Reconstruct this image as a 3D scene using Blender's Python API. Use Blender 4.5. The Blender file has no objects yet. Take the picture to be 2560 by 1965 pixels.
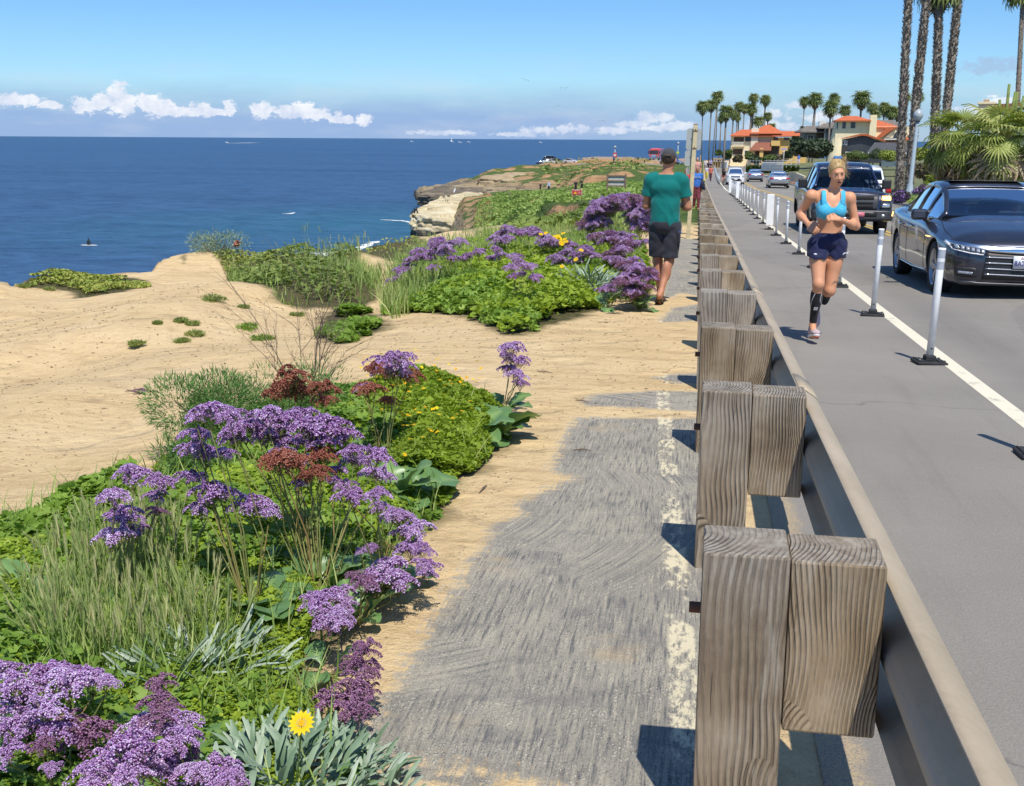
import bpy, bmesh, math, random
import numpy as np
from mathutils import Vector, Matrix, noise as mnoise
random.seed(7); RNG=np.random.default_rng(11)
SC=bpy.context.scene; COL=SC.collection
# ---------------------------------------------------------------- camera model (photo pixels 2560 x 1965)
PW,PH,PF=2560.,1965.,2807.
PITCH=math.radians(12.75); ROLL=math.radians(.335); YAW=math.radians(9.4); CAM=np.array([-0.01,0,1.5])
_f0=np.array([-math.sin(YAW),math.cos(YAW),0]); _r0=np.array([math.cos(YAW),math.sin(YAW),0]); _z=np.array([0,0,1.])
FWD=_f0*math.cos(PITCH)-_z*math.sin(PITCH); _u0=_f0*math.sin(PITCH)+_z*math.cos(PITCH)
RGT=math.cos(ROLL)*_r0+math.sin(ROLL)*_u0; UPV=-math.sin(ROLL)*_r0+math.cos(ROLL)*_u0
def ray(x,y): return FWD+RGT*((x-PW/2)/PF)-UPV*((y-PH/2)/PF)
def atZ(x,y,Z): d=ray(x,y); return CAM+d*(Z-CAM[2])/d[2]
def atD(x,y,D): return CAM+ray(x,y)*D
def atH(x,y,D):            # point on the pixel ray at horizontal distance D
    d=ray(x,y); return CAM+d*(D/math.hypot(d[0],d[1]))
def onG(x,y,off=0.):       # pixel ray meets the ground
    Z=-.2
    for _ in range(14):
        p=atZ(x,y,min(Z,1.2)); Z=float(GZ(p[0],p[1]))+off
    return p
cd=bpy.data.cameras.new("camera"); cam=bpy.data.objects.new("camera",cd); COL.objects.link(cam); SC.camera=cam
cd.sensor_width=36; cd.lens=36*PF/PW; cd.clip_start=.05; cd.clip_end=90000
cam.matrix_world=Matrix(((RGT[0],UPV[0],-FWD[0],CAM[0]),(RGT[1],UPV[1],-FWD[1],CAM[1]),(RGT[2],UPV[2],-FWD[2],CAM[2]),(0,0,0,1)))
# ---------------------------------------------------------------- materials
def new_mat(name):
    m=bpy.data.materials.new(name); m.use_nodes=True; nt=m.node_tree; nt.nodes.clear()
    return m,nt
class NT:
    def __init__(s,name): s.m,s.t=new_mat(name)
    def n(s,kind,**kw):
        n=s.t.nodes.new(kind); ins=kw.pop('i',{})
        for k,v in kw.items(): setattr(n,k,v)
        for k,v in ins.items():
            if isinstance(v,bpy.types.NodeSocket): s.t.links.new(v,n.inputs[k])
            else: n.inputs[k].default_value=v
        return n
    def pos(s): return s.n('ShaderNodeNewGeometry').outputs['Position']
    def obj(s): return s.n('ShaderNodeTexCoord').outputs['Object']
    def noise(s,vec,scale,detail=4,rough=.55,dist=0):
        return s.n('ShaderNodeTexNoise',i={'Vector':vec,'Scale':scale,'Detail':detail,'Roughness':rough,'Distortion':dist}).outputs['Fac']
    def vor(s,vec,scale,feat='F1',out='Distance'):
        return s.n('ShaderNodeTexVoronoi',feature=feat,i={'Vector':vec,'Scale':scale}).outputs[out]
    def mp(s,vec,sc=(1,1,1),loc=(0,0,0),rot=(0,0,0)):
        return s.n('ShaderNodeMapping',i={'Vector':vec,'Scale':sc,'Location':loc,'Rotation':rot}).outputs[0]
    def ramp(s,fac,stops,interp='LINEAR'):
        r=s.n('ShaderNodeValToRGB',i={'Fac':fac}); c=r.color_ramp; c.interpolation=interp
        while len(c.elements)>2: c.elements.remove(c.elements[-1])
        for k,(p,col) in enumerate(stops):
            e=c.elements[k] if k<2 else c.elements.new(p)
            e.position=p; e.color=(*col,1) if len(col)==3 else col
        return r.outputs['Color']
    def m2(s,op,a,b=0.,c=0.):
        n=s.n('ShaderNodeMath',operation=op)
        for k,v in enumerate((a,b,c)):
            if isinstance(v,bpy.types.NodeSocket): s.t.links.new(v,n.inputs[k])
            else: n.inputs[k].default_value=v
        return n.outputs[0]
    def step(s,v,a,b):
        return s.n('ShaderNodeMapRange',i={0:v,1:a,2:b,3:0.,4:1.}).outputs[0]
    def mix(s,fac,a,b,blend='MIX'):
        n=s.n('ShaderNodeMix',data_type='RGBA',blend_type=blend)
        for k,v in ((0,fac),(6,a),(7,b)):
            if isinstance(v,bpy.types.NodeSocket): s.t.links.new(v,n.inputs[k])
            else: n.inputs[k].default_value=v if k==0 else (*v[:3],1)
        return n.outputs[2]
    def attr(s,name): return s.n('ShaderNodeAttribute',attribute_name=name).outputs['Fac']
    def acol(s,name): return s.n('ShaderNodeAttribute',attribute_name=name).outputs['Color']
    def xyz(s,v): return s.n('ShaderNodeSeparateXYZ',i={0:v}).outputs
    def bump(s,h,dist=.01,strength=1.,normal=None):
        i={'Height':h,'Distance':dist,'Strength':strength}
        if normal is not None: i['Normal']=normal
        return s.n('ShaderNodeBump',i=i).outputs[0]
    def pbr(s,col,rough=.6,metal=0.,normal=None,**kw):
        i={'Base Color':col if isinstance(col,bpy.types.NodeSocket) else (*col[:3],1),'Roughness':rough,'Metallic':metal}
        if normal is not None: i['Normal']=normal
        i.update(kw)
        b=s.n('ShaderNodeBsdfPrincipled',i=i); return b.outputs[0]
    def out(s,sh,disp=None):
        o=s.n('ShaderNodeOutputMaterial',i={'Surface':sh})
        return s.m
def simple(name,col,rough=.6,metal=0.,var=.12,scale=8,bump=0.,spec=.5,coat=0.):
    """one colour with procedural wear"""
    t=NT(name); v=t.obj(); n=t.noise(v,scale,4)
    c=t.mix(t.step(n,.3,.7),[x*(1-var) for x in col],[min(1,x*(1+var)) for x in col])
    kw={'Specular IOR Level':spec}
    if coat: kw['Coat Weight']=coat; kw['Coat Roughness']=.03
    nm=t.bump(t.noise(v,scale*6,3),bump) if bump else None
    return t.out(t.pbr(c,rough,metal,nm,**kw))
def leafmat(name,c0,c1,c2,rough=.55,trans=.25,spec=.35):
    t=NT(name); a=t.attr('tint'); r=t.n('ShaderNodeObjectInfo').outputs['Random']
    f=t.m2('ADD',a,t.m2('MULTIPLY',t.m2('SUBTRACT',r,.5),.25))
    c=t.ramp(f,[(0,c0),(.5,c1),(1,c2)])
    b=t.pbr(c,rough,0,None,**{'Specular IOR Level':spec})
    tr=t.n('ShaderNodeBsdfTranslucent',i={'Color':t.mix(1.,c,(1.0,1.0,.55),'MULTIPLY')}).outputs[0]
    return t.out(t.n('ShaderNodeMixShader',i={0:trans,1:b,2:tr}).outputs[0])
# ---------------------------------------------------------------- mesh helpers
def tag(o,label=None,cat=None,group=None,kind=None):
    if label: o['label']=label
    if cat: o['category']=cat
    if group: o['group']=group
    if kind: o['kind']=kind
    return o
def link(name,me,mats=None,parent=None,loc=None):
    o=bpy.data.objects.new(name,me); COL.objects.link(o)
    if mats is not None:
        for m in (mats if isinstance(mats,(list,tuple)) else [mats]): me.materials.append(m)
    if parent is not None: o.parent=parent
    if loc is not None: o.location=loc
    return o
def npmesh(name,V,Fc,mats=None,parent=None,tint=None,smooth=False,mi=None,loc=None,attrs=None):
    """V (n,3) array; Fc (m,k) int array of equal-sided faces"""
    V=np.asarray(V,np.float32); Fc=np.asarray(Fc,np.int32); me=bpy.data.meshes.new(name)
    k=Fc.shape[1]; m=len(Fc)
    me.vertices.add(len(V)); me.vertices.foreach_set('co',V.ravel())
    me.loops.add(m*k); me.loops.foreach_set('vertex_index',Fc.ravel())
    me.polygons.add(m); me.polygons.foreach_set('loop_start',np.arange(m,dtype=np.int32)*k)
    if smooth: me.polygons.foreach_set('use_smooth',np.ones(m,bool))
    if mi is not None: me.polygons.foreach_set('material_index',np.asarray(mi,np.int32))
    me.update(calc_edges=True)
    ats=dict(attrs or {})
    if tint is not None: ats['tint']=tint
    for n_,a in ats.items():
        a=np.asarray(a,np.float32)
        at=me.attributes.new(n_,'FLOAT','POINT'); at.data.foreach_set('value',a.ravel())
    return link(name,me,mats,parent,loc)
class MB:
    """collects shapes for one mesh"""
    def __init__(s): s.v=[]; s.f=[]; s.m=[]; s.sm=[]
    def add(s,vs,fs,mi=0,sm=False):
        b=len(s.v); s.v+= [tuple(map(float,v)) for v in vs]; s.f+=[tuple(i+b for i in f) for f in fs]; s.m+=[mi]*len(fs); s.sm+=[sm]*len(fs); return s
    def box(s,c,d,mi=0,rz=0.,ch=0.,M=None):
        x,y,z=[a/2 for a in d]
        if ch>0:
            pts=[]; fs=[]
            bm=bmesh.new(); bmesh.ops.create_cube(bm,size=1); bmesh.ops.scale(bm,vec=d,verts=bm.verts)
            bmesh.ops.bevel(bm,geom=bm.edges[:],offset=ch,segments=2,affect='EDGES',profile=.5)
            bm.verts.index_update(); vs=[v.co.copy() for v in bm.verts]; fs=[[v.index for v in f.verts] for f in bm.faces]; bm.free()
        else:
            vs=[Vector((i*x,j*y,k*z)) for i in(-1,1) for j in(-1,1) for k in(-1,1)]
            fs=[(0,1,3,2),(4,6,7,5),(0,4,5,1),(2,3,7,6),(0,2,6,4),(1,5,7,3)]
        R=Matrix.Rotation(rz,4,'Z') if M is None else M
        vs=[R@v+Vector(c) for v in vs]
        return s.add(vs,fs,mi)
    def tube(s,pts,rads,n=10,mi=0,caps=True,sm=True):
        """round tube through pts"""
        pts=[Vector(p) for p in pts]
        if not hasattr(rads,'__len__'): rads=[rads]*len(pts)
        vs=[];fs=[]; up=None
        for k,p in enumerate(pts):
            t=(pts[min(k+1,len(pts)-1)]-pts[max(k-1,0)])
            if t.length<1e-9: t=Vector((0,0,1))
            t.normalize()
            if up is None:
                up=Vector((0,1,0)) if abs(t.y)<.9 else Vector((1,0,0))
            a=t.cross(up); 
            if a.length<1e-4: a=t.cross(Vector((1,0,0)))
            a.normalize(); b=a.cross(t).normalized(); up=b
            up=b
            for j in range(n):
                q=2*math.pi*j/n; vs.append(p+(a*math.cos(q)+b*math.sin(q))*rads[k])
        for k in range(len(pts)-1):
            for j in range(n):
                fs.append((k*n+j,k*n+(j+1)%n,(k+1)*n+(j+1)%n,(k+1)*n+j))
        s.add(vs,fs,mi,sm)
        if caps:
            b=len(s.v)-len(vs); s.f.append(tuple(b+j for j in range(n))[::-1]); s.m.append(mi); s.sm.append(False)
            e=b+(len(pts)-1)*n; s.f.append(tuple(e+j for j in range(n))); s.m.append(mi); s.sm.append(False)
        return s
    def lathe(s,prof,c=(0,0,0),n=20,mi=0,axis='Z',sm=True):
        vs=[];fs=[]
        for (r,h) in prof:
            for j in range(n):
                q=2*math.pi*j/n
                p=(r*math.cos(q),r*math.sin(q),h) if axis=='Z' else ((r*math.cos(q),h,r*math.sin(q)) if axis=='Y' else (h,r*math.cos(q),r*math.sin(q)))
                vs.append((p[0]+c[0],p[1]+c[1],p[2]+c[2]))
        for k in range(len(prof)-1):
            for j in range(n): fs.append((k*n+j,k*n+(j+1)%n,(k+1)*n+(j+1)%n,(k+1)*n+j))
        return s.add(vs,fs,mi,sm)
    def prism(s,poly,a,b,mi=0,axis='Y'):
        """polygon (u,v) extruded from a to b along axis"""
        def P(u,v,w): return {'Y':(u,w,v),'X':(w,u,v),'Z':(u,v,w)}[axis]
        n=len(poly); vs=[P(u,v,a) for u,v in poly]+[P(u,v,b) for u,v in poly]
        fs=[tuple(range(n)),tuple(range(2*n-1,n-1,-1))]+[(i,i+n,(i+1)%n+n,(i+1)%n) for i in range(n)]
        return s.add(vs,fs,mi)
    def quad(s,a,b,c,d,mi=0): return s.add([a,b,c,d],[(0,1,2,3)],mi)
    def build(s,name,mats,parent=None,loc=None,fix=True):
        me=bpy.data.meshes.new(name); me.from_pydata(s.v,[],s.f)
        me.polygons.foreach_set('material_index',s.m); me.polygons.foreach_set('use_smooth',s.sm)
        if fix:
            bm=bmesh.new(); bm.from_mesh(me); bmesh.ops.recalc_face_normals(bm,faces=bm.faces[:]); bm.to_mesh(me); bm.free()
        return link(name,me,mats,parent,loc)
def thing(name,label,cat,loc=(0,0,0),rz=0.,group=None):
    o=bpy.data.objects.new(name,None); COL.objects.link(o); o.location=loc; o.rotation_euler=(0,0,rz); o.empty_display_size=.1
    return tag(o,label,cat,group)
def copy_tree(o,parent=None):
    c=o.copy(); COL.objects.link(c)
    if parent is not None: c.parent=parent
    for ch in o.children: copy_tree(ch,c)
    return c
def dup(root,loc,rz=None,label=None,scale=None):
    c=copy_tree(root); c.location=loc
    if rz is not None: c.rotation_euler=(0,0,rz)
    if scale is not None: c.scale=(scale,)*3 if not hasattr(scale,'__len__') else scale
    if label: c['label']=label
    return c
def text_mesh(name,s,size,mat,parent,M,ext=.002,sx=1.):
    cu=bpy.data.curves.new(name,'FONT'); cu.body=s; cu.size=size; cu.extrude=ext; cu.align_x='CENTER'; cu.align_y='CENTER'
    tmp=bpy.data.objects.new(name,cu); COL.objects.link(tmp)
    dg=bpy.context.evaluated_depsgraph_get(); me=bpy.data.meshes.new_from_object(tmp.evaluated_get(dg)); bpy.data.objects.remove(tmp)
    me.transform(Matrix.Diagonal((sx,1,1,1))); o=link(name,me,mat,parent); o.matrix_local=M; return o
# smooth value noise for numpy arrays
def vnoise(x,y,seed=0):
    xi=np.floor(x).astype(int); yi=np.floor(y).astype(int); xf=x-xi; yf=y-yi
    def h(a,b):
        n=(a*374761393+b*668265263+seed*1442695041)&0xffffffff
        n=((n^(n>>13))*1274126177)&0xffffffff
        return ((n^(n>>16))&0xffff)/65535.
    u=xf*xf*(3-2*xf); v=yf*yf*(3-2*yf)
    return (h(xi,yi)*(1-u)+h(xi+1,yi)*u)*(1-v)+(h(xi,yi+1)*(1-u)+h(xi+1,yi+1)*u)*v
def fbm(x,y,o=4,seed=0):
    s=0;a=.5;t=0
    for k in range(o): s=s+a*vnoise(x*2**k,y*2**k,seed+k); t+=a; a*=.5
    return s/t
def sdpoly(P,X,Y):
    """signed distance to polygon (positive inside)"""
    P=np.asarray(P); d=np.full(X.shape,1e9); ins=np.zeros(X.shape,bool); n=len(P)
    for i in range(n):
        a=P[i];b=P[(i+1)%n]; e=b-a; w0=X-a[0]; w1=Y-a[1]
        t=np.clip((w0*e[0]+w1*e[1])/(e@e+1e-12),0,1); d=np.minimum(d,np.hypot(w0-e[0]*t,w1-e[1]*t))
        c=(a[1]>Y)!=(b[1]>Y)
        with np.errstate(divide='ignore',invalid='ignore'):
            xs=(b[0]-a[0])*(Y-a[1])/((b[1]-a[1]) if b[1]!=a[1] else 1e-12)+a[0]
        ins^=c&(X<xs)
    return np.where(ins,d,-d)
def zr(Y): return np.interp(Y,[-10,1,9,15,21,28,38,66,100,121,140,200,260,400],[.05,.03,-.2,-.36,-.54,-.75,-1.0,-1.65,-2.62,-2.95,-3.4,-4.0,-4.2,-4.6])
# ================================================================ light and sky
SUN=Vector((.2,-.52,1)).normalized()
sl=bpy.data.lights.new("sun","SUN"); sl.energy=4.6; sl.angle=math.radians(.53); sl.color=(1,.95,.86)
so=bpy.data.objects.new("sun",sl); COL.objects.link(so); so.rotation_euler=SUN.to_track_quat('Z','Y').to_euler(); so.location=(5,-10,30)
W=bpy.data.worlds.new("World"); SC.world=W; W.use_nodes=True
def build_world():
    nt=W.node_tree; nt.nodes.clear(); t=NT.__new__(NT); t.t=nt; t.m=None
    g=t.n('ShaderNodeTexCoord').outputs['Generated']
    sky=t.n('ShaderNodeTexSky',sky_type='NISHITA'); sky.sun_disc=False
    sky.sun_elevation=math.asin(SUN.z); sky.sun_rotation=math.atan2(SUN.x,SUN.y); sky.air_density=1.0; sky.dust_density=.35; sky.ozone_density=3.0; sky.altitude=0
    c=sky.outputs[0]
    # saturate the blue overhead as the air looks in the photograph
    x,y,z=t.xyz(g)[0],t.xyz(g)[1],t.xyz(g)[2]
    c=t.mix(1.,c,t.ramp(z,[(0,(.55,.76,.96)),(.06,(.49,.72,.98)),(.125,(.42,.65,.93)),(.6,(.5,.68,.86))]),'MULTIPLY'); c=t.mix(1.,c,(1.12,1.12,1.12),'MULTIPLY')
    az=t.m2('ARCTAN2',x,y)              # radians, 0 = +Y, negative to the left
    el=t.m2('ARCSINE',z)
    def AE(px,py): d=ray(px,py); return math.atan2(d[0],d[1]),math.asin(d[2]/np.linalg.norm(d))
    comb=t.n('ShaderNodeCombineXYZ',i={0:t.m2('MULTIPLY',az,1.),1:t.m2('MULTIPLY',el,1.),2:0.}).outputs[0]
    n1=t.noise(comb,30,8,.62); n2=t.noise(t.mp(comb,(1,1.5,1)),120,6,.68); n3=t.noise(t.mp(comb,(.6,2.4,1)),16,7,.6)
    wob=t.m2('ADD',t.m2('MULTIPLY',t.m2('SUBTRACT',n1,.5),1.7),t.m2('MULTIPLY',t.m2('SUBTRACT',n2,.5),2.4))
    tot=None; tot2=None
    blobs=[(118,248,30,14),(30,238,46,22),(75,236,34,20),(210,250,30,26),(235,252,24,14),(262,238,36,26),(292,226,26,40),(305,246,34,34),(372,240,34,26),(395,252,48,34),(430,262,50,20),(505,262,28,24),(545,266,36,14),(575,256,20,28),(652,262,30,32),(720,268,36,22),(760,266,40,30),(800,272,40,22),(840,282,26,16),(870,285,14,14),(910,286,20,22),
       (1355,312,50,14),(1430,308,60,15),(1540,312,50,12),(1625,282,34,20),(1660,280,26,16),(1590,296,50,12),(1640,306,60,12),(1700,300,60,14),(1930,272,44,22),(1960,300,60,16),(1900,300,60,20),(2060,280,60,18),(2420,262,50,14),(2480,226,16,5),(2510,236,40,12),(1290,322,80,9),(1120,318,90,9),(2000,250,40,12)]
    for (px,py,rx,ry) in blobs:
        a,e=AE(px,py+14); rx=rx/2700*.98; ry=ry/2700*.74
        da=t.m2('DIVIDE',t.m2('SUBTRACT',az,a),rx); de=t.m2('DIVIDE',t.m2('SUBTRACT',el,e),ry)
        d=t.m2('SQRT',t.m2('ADD',t.m2('MULTIPLY',da,da),t.m2('MULTIPLY',de,de)))
        v=t.m2('SUBTRACT',1.,d)
        if px<1000: tot=v if tot is None else t.m2('MAXIMUM',tot,v)
        else: tot2=v if tot2 is None else t.m2('MAXIMUM',tot2,v)
    # flat bases: thin out below the base line
    mask=t.step(t.m2('ADD',tot,wob),-.0,.30)
    mask=t.m2('MAXIMUM',mask,t.m2('MULTIPLY',t.step(t.m2('ADD',tot2,t.m2('MULTIPLY',wob,1.2)),.0,.5),.78))
    shade=t.step(t.m2('ADD',t.noise(t.mp(comb,(1,1,1),(.004,-.006,0)),55,6,.6),t.m2('MULTIPLY',el,3.)),.42,.78)
    # hazy bank low over the horizon
    bank=t.m2('MULTIPLY',t.step(t.m2('ADD',el,t.m2('MULTIPLY',t.m2('SUBTRACT',n3,.5),.03)),.048,.018),t.step(az,.35,-.12))
    bank2=t.m2('MULTIPLY',t.step(t.m2('ADD',el,t.m2('MULTIPLY',t.m2('SUBTRACT',n3,.5),.05)),.05,.02),.55)
    bank=t.m2('MAXIMUM',bank,bank2)
    c=t.mix(t.m2('MULTIPLY',bank,.88),c,(2.2,3.3,5.6))
    wisp=t.m2('MULTIPLY',t.m2('MULTIPLY',t.step(n3,.50,.70),t.step(el,.075,.03)),.45)
    c=t.mix(wisp,c,(4.2,4.8,6.0))
    cl=t.mix(shade,(4.7,5.3,6.6),(7.8,7.8,7.8))
    c=t.mix(t.m2('MULTIPLY',mask,.93),c,cl)
    # thin grey cloud to the right
    a,e=AE(2490,168); da=t.m2('DIVIDE',t.m2('SUBTRACT',az,a),.035); de=t.m2('DIVIDE',t.m2('SUBTRACT',el,e),.0085)
    d=t.m2('SQRT',t.m2('ADD',t.m2('MULTIPLY',da,da),t.m2('MULTIPLY',de,de)))
    c=t.mix(t.m2('MULTIPLY',t.step(t.m2('ADD',t.m2('SUBTRACT',1.,d),wob),0,.5),.55),c,(2.9,3.6,5.2))
    bg=t.n('ShaderNodeBackground',i={'Color':c,'Strength':.13})
    t.n('ShaderNodeOutputWorld',i={'Surface':bg.outputs[0]})
build_world()
SC.view_settings.view_transform='Standard'; SC.view_settings.look='None'; SC.view_settings.exposure=.08; SC.view_settings.gamma=1
SC.cycles.use_denoising=True; SC.cycles.max_bounces=6; SC.cycles.transparent_max_bounces=8; SC.cycles.caustics_reflective=False; SC.cycles.caustics_refractive=False
SC.cycles.use_adaptive_sampling=True; SC.cycles.adaptive_threshold=.015; SC.cycles.sample_clamp_indirect=6
# ================================================================ ground
SEA=-11.5
def Zp(D,py): return 1.5-D*(py-347.5)/PF
def benchZ(X,Y):
    X=np.asarray(X,float);Y=np.asarray(Y,float)
    z=zr(Y)-.055*np.clip(-X-1.8,0,14)
    z=z+(fbm(X*.35+9,Y*.35,3,5)-.5)*.72*np.clip((-X-1.6)/4,0,1)
    return z
TAB={}
def col(x,E,*r):
    TAB[x]=r and (E,r)
K=16
def colrow(x,E,rest):
    De,ze=E; L=[(De,ze)]
    for (D,z,kind) in rest: L.append((D,z if kind=='z' else Zp(D,z)))
    TAB[x]=L
def cliffcol(x,y,zoff=0.):
    # bluff edge seen at pixel row y
    D=18.
    for _ in range(30):
        p=atH(x,y,D); zb=float(benchZ(p[0],p[1])); D=(1.5-zb)*D/(1.5-p[2]); D=min(max(D,12),34)
    return D
def seacol(x,y):
    De=cliffcol(x,y); L=[(De,None),(De+1.2,-4.),(De+3.5,-13.)]
    ds=np.linspace(60,360,14)
    TAB[x]=L+[(d,-14.) for d in ds[:K-2]]
for x,y in ((-900,760),(-300,715),(0,696),(60,690),(200,690),(350,680),(400,648),(450,634),(520,628),(640,634),(720,630),(800,642),(880,640),(930,612),(1000,602)): seacol(x,y)
def c2(x,De,e1,b1,*r):
    L=[(De,None),e1,b1]
    for (D,y) in r: L.append((D,y if y<0 else Zp(D,y)))
    assert len(L)==3+K-2,(x,len(L)); TAB[x]=L
c2(1060,32,(33.5,-5),(38,-13),(135,-14),(140,-14),(145,-14),(150,-14),(155,-14),(160,-14),(170,-14),(215,-14),(229,-12.5),(232,503),(236,483),(250,470),(262,463),(272,-14))
c2(1170,34,(40,-4.5),(60,-8),(100,-9),(110,575),(122,545),(135,515),(150,489),(165,486),(172,-11),(215,-13),(225,-11),(229,488),(238,452),(255,446),(268,444),(285,-14))
c2(1240,34,(42,-3.),(55,-5),(70,580),(78,560),(88,535),(100,510),(135,492),(185,481),(195,-9),(210,-10),(225,478),(232,458),(245,440),(262,426),(278,422),(300,-14))
c2(1320,34,(42,-2.6),(52,-4),(62,566),(70,548),(76,512),(95,497),(135,485),(188,474),(198,-8.4),(208,-8.4),(220,468),(228,446),(250,430),(285,414),(302,411),(330,-14))
c2(1400,34,(42,-2.2),(48,-3.1),(55,555),(60,540),(64,502),(80,488),(130,477),(188,468),(198,466),(208,464),(215,461),(222,444),(250,424),(310,408),(345,402),(360,-14))
c2(1480,34,(40,-1.6),(44,-2.2),(48,545),(54,530),(58,492),(75,480),(110,464),(150,459),(170,457),(185,455),(198,452),(204,432),(240,419),(300,405),(350,397),(372,-14))
c2(1560,34,(37,-1.2),(39,-1.4),(42,535),(46,520),(52,500),(70,472),(100,455),(140,449),(160,447),(180,445),(194,442),(200,424),(235,414),(290,402),(352,393),(376,-14))
def flat(x,far=352,endz=-14.):
    ds=[34,37,39,42,46,52,70,100,140,160,180,194,205,240,290,far,far+24]
    d=ray(x,400); d=d/math.hypot(d[0],d[1])
    TAB[x]=[(D,None if k==0 else (float(benchZ(d[0]*D+CAM[0],d[1]*D)) if k<16 else endz)) for k,D in enumerate(ds)]
for x in (1640,1740,1800,1860): flat(x)
for x in (1980,2200,2560,3200): flat(x,420)
XS=sorted(TAB); AZ=np.array([math.atan2(ray(x,380)[0],ray(x,380)[1]) for x in XS])
TD=np.array([[q[0] for q in TAB[x]] for x in XS]); 
TZ=np.array([[0. if q[1] is None else q[1] for q in TAB[x]] for x in XS])
def GZ(X,Y):
    """terrain height anywhere (the numbers above, smoothly joined)"""
    X=np.atleast_1d(np.asarray(X,float)); Y=np.atleast_1d(np.asarray(Y,float))
    az=np.arctan2(X-CAM[0],Y); D=np.hypot(X-CAM[0],Y)
    i=np.clip(np.searchsorted(AZ,az)-1,0,len(AZ)-2); t=np.clip((az-AZ[i])/(AZ[i+1]-AZ[i]),0,1); t=t*t*(3-2*t)
    DD=TD[i]*(1-t)[:,None]+TD[i+1]*t[:,None]; ZZ=TZ[i]*(1-t)[:,None]+TZ[i+1]*t[:,None]
    # roughen the bluff edge
    jit=(fbm(az*26+3,az*0+1.7,4,3)-.5)*.10
    DD=DD*(1+jit*.6)[:,None]
    nz=benchZ(X,Y); ze=benchZ(CAM[0]+np.sin(az)*DD[:,0],np.cos(az)*DD[:,0]); ZZ[:,0]=ze
    z=np.full(X.shape,-14.)
    for k in range(DD.shape[1]-1):
        a=DD[:,k];b=DD[:,k+1]; m=(D>=a)&(D<b); u=np.clip((D-a)/(b-a+1e-6),0,1)
        z=np.where(m,ZZ[:,k]*(1-u)+ZZ[:,k+1]*u,z)
    far=D>=DD[:,0]
    z=np.where(far,z,nz)
    nr=(fbm(X*.22,Y*.22,5,8)-.5)*1.5*np.clip((D-34)/60,0,1)*np.clip((-X-3)/8,0,1)
    z=z+np.where(far&(z>-12.5),nr,0)
    return z if z.size>1 else z[0]
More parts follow.
